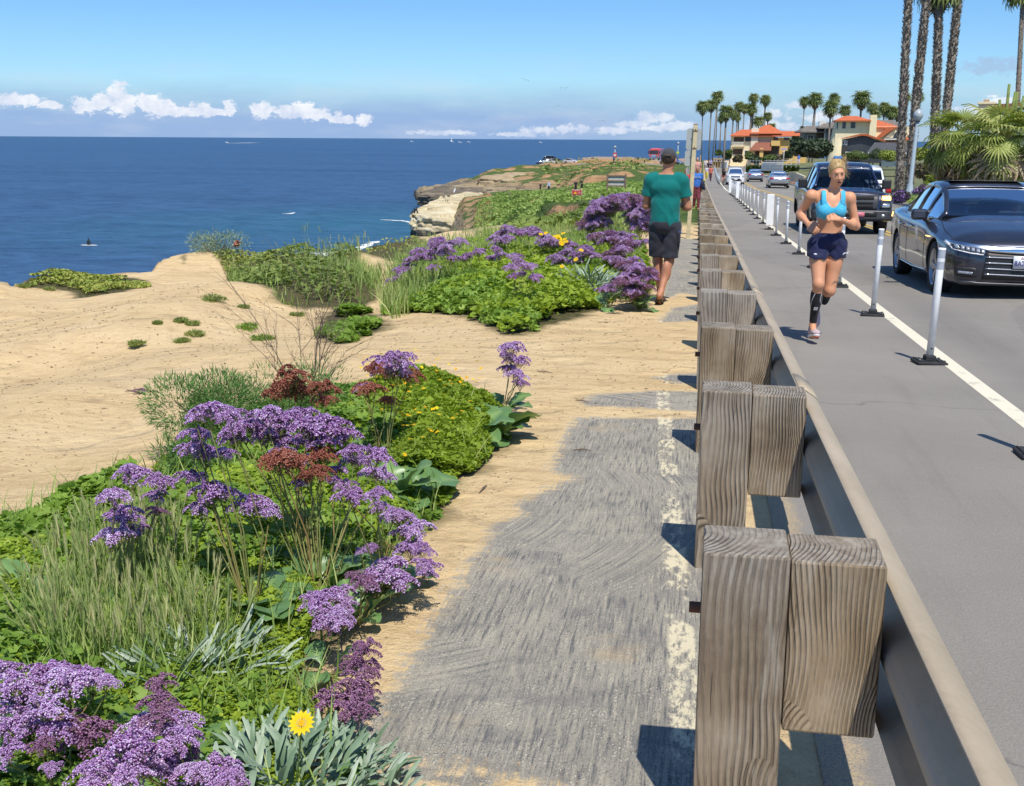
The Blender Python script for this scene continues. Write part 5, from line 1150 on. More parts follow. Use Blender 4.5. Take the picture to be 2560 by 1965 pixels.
def face_parts(M,t,s=1.,open_=True,hair=(.4,.25,.1),lip=(.50,.16,.13)):
    wh=simple("eye_white",(.75,.72,.70),.3,var=.02); ir=simple("iris",(.06,.08,.10),.2,var=.05); bk=simple("mouth_dark",(.07,.015,.015),.6); lp=simple("lips",lip,.45); br=simple("eyebrow",hair,.8)
    L=M
    def put(mb,nm,m): o=mb.build(nm,m,t,fix=True); o.data.transform(L); return o
    for q in (-1,1):
        b=MB(); b.lathe([(0,-.0115),(.007,-.0095),(.0095,-.004),(.0095,.006),(0,.0115)],(q*.031,-.0700,.010),12,axis='Y'); put(b,"eye",wh)
        b=MB(); b.lathe([(0,-.0022),(.0056,-.001),(.0056,.001)],(q*.031,-.0812,.0095),10,axis='Y'); put(b,"iris",ir)
        b=MB(); b.tube([(q*.017,-.0865,.024),(q*.031,-.0885,.0285),(q*.046,-.080,.0245)],[.0028,.0034,.0016],6); put(b,"eyebrow",br)
        b=MB(); b.tube([(q*.019,-.0835,.0125),(q*.031,-.0885,.0190),(q*.044,-.079,.0130)],[.0016,.0042,.0016],6); put(b,"eyelid",br)
    if open_:
        b=MB(); b.lathe([(0,-.002),(.013,-.001),(.014,.004),(0,.008)],(0,0,0),14,axis='Y'); 
        for v in range(len(b.v)): x,y,z=b.v[v]; b.v[v]=(x*1.25,y-.0945,z*.62-.063)
        put(b,"mouth",bk)
    b=MB(); b.tube([(-.024,-.083,-.061),(-.010,-.0955,-.0545),(0,-.0965,-.056),(.010,-.0955,-.0545),(.024,-.083,-.061)],[.0015,.0035,.003,.0035,.0015],6); put(b,"lips",lp)
    b=MB(); z=-.072 if open_ else -.064; b.tube([(-.022,-.083,-.062),(0,-.0945,z),(.022,-.083,-.062)],[.0015,.0046,.0015],6); put(b,"lips",lp)
def hair_strands(name,mat,parent,roots,dirs,L,n,rng,w=.0022,grav=.3,spread=.25):
    V=[];Fc=[];tt=[]
    for k in range(n):
        i=rng.integers(len(roots)); p=np.array(roots[i])+rng.normal(0,.006,3); d=np.array(dirs[i],float)+rng.normal(0,spread,3); d/=np.linalg.norm(d); l=L*(.6+.6*rng.random()); s=np.cross(d,rng.normal(0,1,3)); s/=np.linalg.norm(s); b=len(V); q=rng.random()
        for j in range(5):
            u=j/4; V+= [p-s*w*(1-u),p+s*w*(1-u)+1e-5]; tt+=[q,q]; d=d+np.array([0,0,-grav/4]); d/=np.linalg.norm(d); p=p+d*l/4
        for j in range(4): c=b+2*j; Fc+=[(c,c+1,c+3),(c,c+3,c+2)]
    return npmesh(name,V,Fc,mat,parent=parent,tint=tt)
def make_runner():
    h=.0075; px=.00119
    base=onG(2037,856); sc=1.0
    base=np.array([base[0]+.055,base[1]+.02,float(zr(base[1]))+.03])
    t=thing("person","woman running towards the camera in a bright blue sports bra and navy shorts","person",tuple(base),math.radians(3)); t.scale=(.89,.93,.95)
    sk=skin_mat("runner_skin",(.66,.325,.18)); J=dict
    nb=(.02,.02,1.325); ch=(.010,0,1.19); wa=(.012,.01,1.045); pe=(.0,.02,.905)
    rs=(-.178,.03,1.300); ls=(.178,.0,1.285); re=(-.262,.14,1.130); rw=(-.205,-.06,1.055); le=(.262,.02,1.035); lw=(.055,-.20,1.110)
    rh=(-.092,.01,.855); lh=(.092,.03,.855); rk=(-.085,-.14,.525); ra=(-.098,-.04,.135); lk=(.045,-.02,.455); la=(-.015,.33,.30)
    def legs(F,e=0.,part='all'):
        if part in('all','thigh'):
            F.cap(rh,rk,.088+e,.056+e,.03); F.cap(lh,lk,.088+e,.056+e,.03)
            F.ell(lerp(rh,rk,.35),(.075+e,.082+e,.13),.03)
            F.ell(lerp(lh,lk,.35),(.075+e,.082+e,.13),.03)
        if part in('all','shank'):
            F.ell(rk,(.050+e,.052+e,.055+e),.02); F.ell(lk,(.050+e,.052+e,.055+e),.02)
            for k,a in ((rk,ra),(lk,la)):
                F.cap(k,a,.050+e,.031+e,.02); c=lerp(k,a,.33); F.ell((c[0],c[1]+.018,c[2]),(.050+e,.050+e,.105),.03)
    F=Field((-.42,-.42,-.02),(.42,.52,1.72),h)
    F.ell(pe,(.150,.105,.10),.03); F.ell((0,.055,.865),(.135,.085,.085),.03)
    F.ell(wa,(.122,.088,.13),.05); F.ell(ch,(.138,.098,.145),.05); F.ell((.01,.02,1.265),(.135,.075,.065),.04)
    for q in (-1,1): F.ell((q*.066+.008,-.075,1.175),(.058,.05,.055),.03)
    F.cap((.018,.03,1.29),(.034,.0,1.43),.050,.047,.03); F.cap((-.08,.03,1.32),(.1,.02,1.315),.045,.045,.04)
    for (s_,e_,w_) in ((rs,re,rw),(ls,le,lw)):
        F.ell(s_,(.055,.055,.055),.04); F.cap(s_,e_,.047,.036,.03); F.cap(e_,w_,.038,.023,.015); c=lerp(e_,w_,.25); F.ell(c,(.040,.040,.040),.03)
    hand(F,rw,(.30,-.62,-.30),(-.75,-.2,.5),.75,th=-1,s=.98)
    hand(F,lw,(-.85,-.35,.18),(-.15,-.7,.6),1.15,th=1,s=.98)
    legs(F)
    # bare feet inside the shoes
    F.cap(ra,(ra[0],ra[1]-.13,.055),.032,.028,.02); F.cap(la,(la[0]-.01,la[1]-.02,la[2]-.15),.032,.028,.02)
    M=head(F,(.040,-.035,1.500),None,.93,True,yaw=math.radians(4),tilt=math.radians(-5),nod=math.radians(10))
    F.build("body",sk,t)
    face_parts(M,t,.93,True,(.34,.21,.11))
    # hair pulled up to a high pony tail
    hm=leafmat("blonde_hair",(.30,.18,.07),(.52,.35,.15),(.74,.56,.30),rough=.4,trans=.1)
    H=Field((-.12,-.20,1.36),(.20,.14,1.70),.005); R=np.array(M.to_3x3().normalized())
    def P(x,y,z): return tuple(M@Vector((x,y,z)))
    H.ell(P(0,.030,.046),(.0795,.098,.090),.01,R)
    n=M.to_3x3()@Vector((0,-1,-.62)); n.normalize(); c=M@Vector((0,-.058,.060)); H.cut(n,n.dot(c))
    n=M.to_3x3()@Vector((0,-.25,-1)); n.normalize(); c=M@Vector((0,.03,-.045)); H.cut(n,n.dot(c))
    o=H.build("hair",hm,t,1); at=o.data.attributes.new('tint','FLOAT','POINT'); co=np.empty(len(o.data.vertices)*3,np.float32); o.data.vertices.foreach_get('co',co); co=co.reshape(-1,3); at.data.foreach_set('value',(.35+.45*vnoise(co[:,0]*160,co[:,2]*14,3)).astype(np.float32))
    rng=np.random.default_rng(9); md=o
    top=P(.012,.055,.128)
    hair_strands("hair",hm,t,[top],[(.35,.55,.25)],.22,420,rng,.0024,1.6,.13)
    roots=[P(.072,-.02,.03),P(.075,0,-.01),P(-.07,-.01,.03),P(.06,.04,.06)]
    hair_strands("hair",hm,t,roots[:1]+roots[1:2]+roots[3:],[(.7,.25,-.35)]*3,.08,50,rng,.0011,.3,.22)
    cap_r=[P(x*.078*math.cos(a),.03-.09*math.cos(a)*.0+.085*math.sin(a),.07+.055*abs(math.cos(a*2))) for a in np.linspace(0,6.2,14) for x in (1,)]
    hair_strands("hair",hm,t,cap_r,[(.0,.2,.7)]*14,.05,160,rng,.0010,.1,.2)
    b=MB(); 
    for k in range(14):
        a=k*2*math.pi/14; r=.022+.006*(k%2); b.tube([Vector(top)+Vector((math.cos(a)*r,math.sin(a)*r,-.012+.010*(k%3))),Vector(top)+Vector((math.cos(a+.5)*r,math.sin(a+.5)*r,.004+.010*((k+1)%3)))],[.015,.015],7)
    b.build("scrunchie",cloth("blue_scrunchie",(.05,.15,.33),.8,.35),t)
    # sports bra
    B=Field((-.2,-.16,1.04),(.22,.15,1.38),.005); e=.007
    B.ell(ch,(.138+e,.098+e,.145+e),.05); 
    for q in (-1,1): B.ell((q*.066+.008,-.078,1.172),(.060+e,.053+e,.057+e),.03)
    g=np.meshgrid(*B.ax,indexing='ij'); x=g[0]-.012; z=g[2]; v=B.v
    v=np.maximum(v,1.082+.0*x-z)                      # hem
    neck=1.205+(np.clip(np.abs(x)-.0,0,1)/.070)**2.4*.085            # scooped neckline between straps
    side=1.205+np.clip((.158-np.abs(x))/.052,0,9)**1.3*.100
    v=np.where(np.abs(x)<.2,np.maximum(v,np.minimum(z-np.minimum(neck,side),.05)),v); B.v=v
    bm_=cloth("blue_sports_fabric",(.012,.40,.62),.75,.12,heather=.35,scale=60); B.build("sports_bra",bm_,t,1)
    trim=simple("bra_trim",(.55,.80,.88),.6)
    for q in (-1,1):
        p=[(q*.082+.012,-.085,1.195),(q*.088+.013,-.096,1.235),(q*.090+.014,-.080,1.280),(q*.091+.015,-.060,1.318),(q*.090+.016,-.025,1.345),(q*.078+.016,.03,1.360),(q*.05+.016,.095,1.30)]
        b=MB(); V=[]; 
        for (a,b_,c) in p: V+=[(a-.021,b_,c),(a+.021,b_,c)]
        b.add(V,[(2*i,2*i+1,2*i+3,2*i+2) for i in range(6)],0,True); s=b.build("strap",bm_,t); md=s.modifiers.new("s","SOLIDIFY"); md.thickness=.004; md.offset=0
        b=MB(); b.tube([(a-q*.020,b_-.004,c) for (a,b_,c) in p[1:6]],.0018,5); b.build("trim",trim,s)
    # shorts
    S=Field((-.24,-.26,.62),(.25,.20,1.03),.006); e=.014
    S.ell(pe,(.150+e,.112+e,.105),.03); S.ell((0,.055,.865),(.142+e,.09+e,.09),.03); S.ell((.005,.015,.955),(.140,.10,.06),.03)
    for (a,k_) in ((rh,rk),(lh,lk)): c=lerp(a,k_,.50); S.cap(a,c,.090+e,.086+e,.006)
    S.noise(.0035,34,2,(1,1,1)); S.cut((0,-.05,1),.978); g=np.meshgrid(*S.ax,indexing='ij'); x,y,z=g
    hemr=.735+.35*np.clip(x+.02,-.12,0)*-.35-.0*x; S.v=np.maximum(S.v,(.745+.06*np.clip(np.abs(x)-.06,0,.2)+.75*np.clip(.045-np.abs(x-.005),0,.045)+.006*np.sin(x*60)-z)*.9)
    nv=cloth("navy_running_shorts",(.010,.014,.055),.7,.25); S.build("shorts",nv,t,1)
    # compression sleeves
    bk=cloth("black_compression_knit",(.014,.014,.016),.75,.2); gr=simple("grey_stripe",(.45,.45,.47),.6); 
    for k_,a_ in ((rk,ra),(lk,la)):
        C_=Field((min(k_[0],a_[0])-.08,min(k_[1],a_[1])-.09,min(k_[2],a_[2])-.08),(max(k_[0],a_[0])+.08,max(k_[1],a_[1])+.10,max(k_[2],a_[2])+.08),.006); e=.0045
        C_.cap(k_,a_,.050+e,.031+e,.02); c=lerp(k_,a_,.33); C_.ell((c[0],c[1]+.018,c[2]),(.050+e,.050+e,.105),.03)
        d=Vector(a_)-Vector(k_); L=d.length; d.normalize(); C_.cut(tuple(d),d.dot(Vector(k_))+L*.93); C_.cut(tuple(-d),-(d.dot(Vector(k_))+.075))
        s=C_.build("compression_sleeve",bk,t,1)
        if k_ is rk:
            y=lambda z_: -.14+(.525-z_)*.256-.056
            for pts in ([(-.052,.0,.440),(-.066,.0,.36)],[(-.115,0,.440),(-.136,0,.38),(-.140,0,.33)],[(-.062,0,.400),(-.050,0,.35),(-.040,0,.33)]):
                b=MB(); b.tube([(p[0],y(p[2])+.0+.35*abs(p[0]+.092)**1.0*.9,p[2]) for p in pts],.0028,5); b.build("stripe",gr,s)
            for i in range(3):
                b=MB(); x0=-.115+i*.013; b.add([(x0,y(.29)+.006,.285),(x0+.010,y(.29)+.006,.285),(x0+.014,y(.31)+.004,.312),(x0+.004,y(.31)+.004,.312)],[(0,1,2,3)]); o=b.build("emblem",gr,s); md=o.modifiers.new("s","SOLIDIFY"); md.thickness=.004
    # shoes
    sm=simple("pink_running_shoe",(.52,.40,.42),.8,var=.15,scale=30); so_=simple("white_sole",(.74,.70,.68),.7); oc=simple("coral_tread",(.70,.20,.12),.8)
    def shoe(Mx):
        S=Field((-.06,-.21,-.02),(.06,.10,.15),.005); S.ell((0,-.01,.052),(.036,.062,.046),.02); S.ell((0,-.10,.040),(.042,.070,.032),.03); S.ell((0,-.155,.034),(.038,.036,.024),.02); S.ell((0,.025,.075),(.031,.035,.045),.02); S.cut((0,.2,1),.112); S.cut((0,0,-1),-.016)
        o=S.build("shoe",sm,t,1); o.matrix_local=Mx
        q=Field((-.06,-.22,-.03),(.06,.10,.06),.005); q.ell((0,-.095,.012),(.047,.105,.019),.01); q.ell((0,.02,.014),(.038,.055,.021),.03); q.cut((0,0,-1),.004); q.build("sole",so_,o,1)
        q=Field((-.06,-.22,-.03),(.06,.10,.03),.005); q.ell((0,-.10,.0),(.042,.095,.012),.01); q.ell((0,.02,.002),(.032,.048,.012),.02); q.build("tread",oc,o,1)
        b=MB(); 
        for i in range(4): b.tube([(-.018,-.045-.022*i,.085-.008*i),(.018,-.052-.022*i,.085-.008*i)],.003,5)
        b.build("laces",so_,o)
    shoe(Matrix.Translation((ra[0],ra[1]-.0,.018))@Matrix.Rotation(math.radians(-12),4,'X')@Matrix.Rotation(math.radians(6),4,'Z'))
    shoe(Matrix.Translation((la[0],la[1]+.045,la[2]-.075))@Matrix.Rotation(math.radians(62),4,'X'))
    b=MB(); b.box((0,0,0),(.052,.008,.112),ch=.003); o=b.build("phone",simple("phone_case",(.05,.03,.028),.4),None); d=Vector((.35,-.5,.35)).normalized()
    o.matrix_world=Matrix.Translation(Vector(base)+Vector((-.152,-.147,.985)))@Matrix.Rotation(math.radians(40),4,'Y')@Matrix.Rotation(math.radians(-25),4,'X')
    tag(o,"dark smartphone held in the running woman's hand","phone")
    # marks on the shorts
    wt=simple("white_print",(.75,.75,.78),.7); b=MB(); P_=[(.105,-.262+.03,.80),(.125,-.25+.03,.815),(.15,-.235+.03,.812),(.175,-.215+.035,.825)]; b.tube(P_,[.002,.004,.003,.002],5); b.tube([P_[1],(.118,-.245+.03,.795)],.002,4); b.tube([P_[2],(.165,-.225+.03,.80)],.002,4)
    o=b.build("print",wt,t); b=MB(); b.lathe([(0,0),(.010,0),(.010,.003),(0,.003)],(0,0,0),12,axis='Y'); o=b.build("print",wt,t); o.scale=(1.6,1,.8); o.location=(-.145,-.225,.80)
def make_man():
    g=onG(1655,758); s=.00119; base=np.array([g[0],g[1],g[2]]); 
    D=float(np.linalg.norm(base-CAM)); m=.2679*D/PF      # metres per zoom pixel
    Sc=1.80/(1440*m); 
    t=thing("person","man walking away in a teal T-shirt, dark shorts and grey cap","person",tuple(base),math.radians(-2))
    k=m*1440/1.80*.955; t.scale=(k,k,k)
    sk=skin_mat("man_skin",(.47,.22,.125))
    # figure faces +y (away from the camera); x to the right
    ls=(-.185,0,1.46); rs=(.190,0,1.45); le=(-.235,.06,1.16); lw=(-.16,.27,1.18); re=(.262,.03,1.15); rw=(.15,.26,1.16)
    lh=(-.085,0,.93); rh=(.095,0,.93); lk=(-.075,.07,.50); la=(-.030,.10,.09); rk=(.065,-.01,.505); ra=(-.005,-.22,.16)
    F=Field((-.36,-.40,-.02),(.38,.40,1.86),.009)
    F.ell((0,0,.98),(.165,.12,.13),.03); F.ell((0,0,1.18),(.155,.11,.16),.05); F.ell((0,0,1.38),(.175,.12,.13),.05)
    F.cap((0,.0,1.47),(.012,.02,1.60),.062,.058,.03); F.cap((-.12,0,1.49),(.12,0,1.49),.05,.05,.04)
    for a,e,w in ((ls,le,lw),(rs,re,rw)):
        F.ell(a,(.065,.065,.065),.04); F.cap(a,e,.054,.044,.03); F.cap(e,w,.046,.029,.02); F.ell(lerp(e,w,.25),(.050,.046,.050),.03)
    hand(F,lw,(.4,.6,.35),(-.6,.5,.3),.8,th=1,s=1.05); hand(F,rw,(-.5,.6,.3),(.6,.5,.3),.8,th=-1,s=1.05)
    for a,k_,n in ((lh,lk,la),(rh,rk,ra)):
        F.cap(a,k_,.092,.060,.03); F.ell(k_,(.056,.058,.06),.02); F.cap(k_,n,.054,.036,.02); c=lerp(k_,n,.30); F.ell((c[0],c[1]-.022,c[2]),(.056,.056,.12),.03)
    F.cap((la[0],la[1]-.045,.035),(la[0]+.01,la[1]+.15,.03),.036,.030,.02); F.cap(la,(la[0],la[1]-.02,.05),.038,.036,.02); F.ell((la[0]+.01,la[1]+.13,.028),(.048,.05,.02),.02)
    # rear foot: heel lifted, ball on the ground
    F.cap(ra,(ra[0]-.012,ra[1]-.02,.13),.037,.034,.02); F.cap((ra[0]-.014,ra[1]-.045,.125),(ra[0]-.02,ra[1]+.10,.035),.034,.034,.03); F.ell((ra[0]-.02,ra[1]+.13,.030),(.047,.05,.018),.02)
    for i in range(5): F.cap((ra[0]-.052+i*.017,ra[1]+.16,.026),(ra[0]-.054+i*.018,ra[1]+.195-.006*abs(i-1),.022),.010,.009,.008)
    for i in range(5): F.cap((la[0]-.03+i*.017,la[1]+.16,.026),(la[0]-.03+i*.018,la[1]+.20-.006*abs(i-3),.022),.010,.009,.008)
    M=head(F,(.018,.03,1.685),None,1.08,False,yaw=math.pi+math.radians(-6),nod=math.radians(8))
    F.build("body",sk,t)
    face_parts(M,t,open_=False,hair=(.06,.035,.02),lip=(.38,.15,.12))
    P=lambda x,y,z: M@Vector((x,y,z)); R=np.array(M.to_3x3().normalized())
    H=Field((-.12,-.12,1.56),(.15,.2,1.84),.006); H.ell(tuple(P(0,.030,.030)),(.0835,.100,.088),.01,R); n=M.to_3x3()@Vector((0,-1,0)); n.normalize(); c=P(0,.0,0); H.cut(n,n.dot(c)); H.cut((0,0,-1),-(P(0,0,-.055).z)); 
    H.build("hair",simple("short_brown_hair",(.075,.045,.028),.8,var=.5,scale=60,bump=.003),t,1)
    cm=cloth("grey_cap_cloth",(.055,.058,.065),.85,.12)
    H=Field((-.12,-.14,1.66),(.15,.24,1.90),.006); H.ell(tuple(P(0,.016,.048)),(.090,.110,.092),.01,R); n=M.to_3x3()@Vector((0,.10,-1)); n.normalize(); c=P(0,0,.032); H.cut(n,n.dot(c)); H.ell(tuple(P(0,.135,.034)),(.036,.05,.030),.004,R,sub=True)
    H.build("cap",cm,t,1)
    b=MB(); V=[]; 
    for i in range(9):
        a=-.95+i*.2375; V+=[tuple(P(math.sin(a)*.082,-.03-math.cos(a)*.062,.045)),tuple(P(math.sin(a)*.080,-.03-math.cos(a)*.135,.032-.0*i))]
    b.add(V,[(2*i,2*i+1,2*i+3,2*i+2) for i in range(8)],0,True); o=b.build("cap_peak",cm,t); md=o.modifiers.new("s","SOLIDIFY"); md.thickness=.005
    b=MB(); b.tube([tuple(P(math.sin(a)*.060,.118+.012*math.cos(a*1.5),.036)) for a in np.linspace(-.9,.9,7)],.007,6); b.build("cap_strap",simple("cap_strap",(.03,.03,.032),.7),t)
    # T-shirt
    S=Field((-.36,-.24,.80),(.38,.24,1.60),.007); e=.018
    S.ell((0,0,1.00),(.168+e,.128+e,.22),.04); S.ell((0,-.0,1.18),(.168+e,.122+e,.18),.05); S.ell((0,0,1.37),(.182+e,.125+e,.14),.05); S.cap((-.14,0,1.482),(.14,0,1.482),.074,.074,.04); S.cap((0,.0,1.47),(.006,.01,1.56),.088,.070,.03)
    for a,e_ in ((ls,le),(rs,re)): c=lerp(a,e_,.66); S.ell(a,(.078,.078,.072),.04); S.cap(a,c,.072,.082,.03)
    S.cut((0,0,-1),-.905); 
    g=np.meshgrid(*S.ax,indexing='ij'); x,y,z=g
    for sgn,a,e_ in ((-1,ls,le),(1,rs,re)):
        d=np.array(e_)-np.array(a); d/=np.linalg.norm(d); lim=d@np.array(lerp(a,e_,.60)); q=(x*d[0]+y*d[1]+z*d[2])-lim; side=np.clip((np.abs(x)-.175)*8,0,1)*(x*sgn>0)
        S.v=np.where(side>0,np.maximum(S.v,q),S.v)
    
    wx=vnoise(x*7+3,z*5,2)*5; fold=.010*(np.abs(np.sin(z*13+x*15*np.sign(vnoise(x*0+z*2,z*2,4)-.3)+wx))**.6-.6)*np.clip((1.45-z)*2.,0,1)+.006*(vnoise(x*16+z*9,z*11-x*7,9)-.5)
    S.v=S.v+fold.astype(np.float32)
    S.v=np.maximum(S.v,np.where(np.hypot(x,y)<.10,(z-1.528-.5*np.abs(x)*0)*.9,-1)); S.cut((0,0,-1),-.895)
    S.build("t_shirt",cloth("teal_cotton",(.0,.155,.140),.85,.10),t,1)
    # shorts
    S=Field((-.26,-.22,.42),(.27,.24,1.02),.007); e=.02
    S.ell((0,0,.95),(.170+e*.6,.13+e,.14),.03)
    for a,k_ in ((lh,lk),(rh,rk)): c=lerp(a,k_,.88); S.cap(a,c,.098+e*.3,.086+e,.008)
    S.noise(.005,24,1); S.cut((0,0,1),.985); S.cut((0,.05,-1),-.555)
    S.build("shorts",cloth("dark_grey_board_shorts",(.028,.029,.038),.75,.3),t,1)
    b=MB(); b.box((.172,-.055,.80),(.03,.10,.13),ch=.01,rz=.25); o=b.build("pocket",cloth("pocket_cloth",(.032,.033,.042),.8,.3),t)
    b=MB(); b.box((.180,-.068,.858),(.034,.06,.022),ch=.004,rz=.35); b.build("pocket_tab",cloth("blue_tab",(.02,.08,.28),.8),t)
    fm=simple("dark_flip_flop",(.07,.062,.05),.8)
    b=MB(); V=[(-.045,-.10),(.035,-.10),(.048,0),(.052,.12),(.02,.165),(-.03,.165),(-.052,.11),(-.04,0)]
    b.prism(V,0,.018,axis='Z'); o=b.build("flip_flop",fm,t,(la[0]+.005,la[1]+.035,.0))
    b=MB(); b.prism(V,0,.016,axis='Z'); o=b.build("flip_flop",fm,t,(ra[0]-.02,ra[1]+.055,.030)); o.rotation_euler=(math.radians(-26),0,0)
def walker(label,px,py,hS,cols,face=0.,stride=.25,arms='down',group=None,cat="person",vox=.02,extra=None,sit=False,loc=None,H=1.72,xtra=None,D=None):
    """small figure: skin, top, trousers, hair; stride in metres; hS pixel height only sets the distance when D is given"""
    if loc is None:
        p=onG(px,py) if D is None else atD(px,py,D)
    else: p=np.array(loc)
    t=thing("person",label,"person",tuple(p),face,group); k=H/1.72; 
    if hS:
        d=float((np.array(p)-CAM)@FWD); k=hS*d/PF/1.72
    t.scale=(k,k,k)
    skc,top,bot,hair=cols; q=stride
    ls,rs=(.17,0,1.40),(-.17,0,1.40); lh,rh=(.08,0,.88),(-.08,0,.88); lk,rk=(.08,-q*.7,.48),(-.08,q*.3,.47); la,ra=(.08,-q*.9,.08),(-.08,q*1.1,.10+.25*q)
    if arms=='down': le,lw,re,rw=(.22,.04+q*.3,1.12),(.20,-.08+q*.4,.88),(-.22,.04-q*.4,1.12),(-.20,-.10-q*.5,.90)
    elif arms=='fold': le,lw,re,rw=(.23,.03,1.12),(.02,-.20,1.15),(-.23,.03,1.12),(-.02,-.21,1.13)
    elif arms=='out': le,lw,re,rw=(.24,-.1,1.20),(.30,-.38,1.12),(-.22,.04,1.12),(-.20,-.08,.88)
    F=Field((-.36,-.55,-.02),(.40,.5,1.78),vox)
    F.ell((0,0,.95),(.14,.10,.12),.03); F.ell((0,0,1.15),(.135,.095,.16),.05); F.ell((0,0,1.33),(.16,.10,.10),.05); F.cap((0,0,1.42),(0,-.01,1.52),.052,.05,.03)
    F.ell((0,0,1.62),(.075,.092,.105),.02); F.cap((0,-.09,1.62),(0,-.10,1.59),.012,.014,.01); F.ell((0,-.03,1.555),(.045,.05,.045),.03)
    for a,e,w in ((ls,le,lw),(rs,re,rw)):
        F.cap(a,e,.048,.040,.03); F.cap(e,w,.040,.028,.02); d=Vector(w)-Vector(e); d.normalize(); w2=Vector(w)
        if vox<.016: hand(F,w,d,(0,-1,.2),.5,1,1.)
        else: F.cap(w,w2+d*.10,.030,.024,.01)
    for a,k_,n in ((lh,lk,la),(rh,rk,ra)): F.cap(a,k_,.085,.055,.03); F.cap(k_,n,.052,.034,.02); F.cap((n[0],n[1],n[2]-.03),(n[0],n[1]-.15,n[2]-.045),.036,.028,.02)
    F.build("body",skc,t,1)
    S=Field((-.36,-.45,.8),(.40,.4,1.5),vox*.9); e=.02
    S.ell((0,0,1.00),(.15+e,.105+e,.22),.04); S.ell((0,0,1.16),(.145+e,.105+e,.2),.05); S.ell((0,0,1.3),(.165+e,.105+e,.15),.05); S.cap((-.12,0,1.415),(.12,0,1.415),.055,.055,.03)
    long_=xtra and 'long' in xtra
    for a,e_,w in ((ls,le,lw),(rs,re,rw)):
        S.cap(a,lerp(a,e_,1. if long_ else .55),.065,.062,.03)
        if long_: S.cap(e_,w,.052,.040,.02)
    S.cut((0,0,-1),-.90); S.noise(.005,25,1); S.build("top",top,t,1)
    S=Field((-.3,-.5,.0),(.3,.6,1.),vox*.9)
    S.ell((0,0,.93),(.155,.115,.10),.03); ext=.45 if xtra and 'shorts' in xtra else 1.
    for a,k_,n in ((lh,lk,la),(rh,rk,ra)):
        S.cap(a,lerp(a,k_,.85 if ext<1 else 1.),.098,.078,.03)
        if ext==1: S.cap(k_,lerp(k_,n,.92),.070,.055,.03)
    S.noise(.006,22,2); S.cut((0,0,1),.97); S.build("trousers" if ext==1 else "shorts",bot,t,1)
    S=Field((-.14,-.16,1.45),(.14,.16,1.78),vox*.6); S.ell((0,.012,1.645),(.085,.098,.098),.01); S.cut((0,-1,-.6),-.6*1.63+.03); S.build("hair",hair,t,1)
    return t
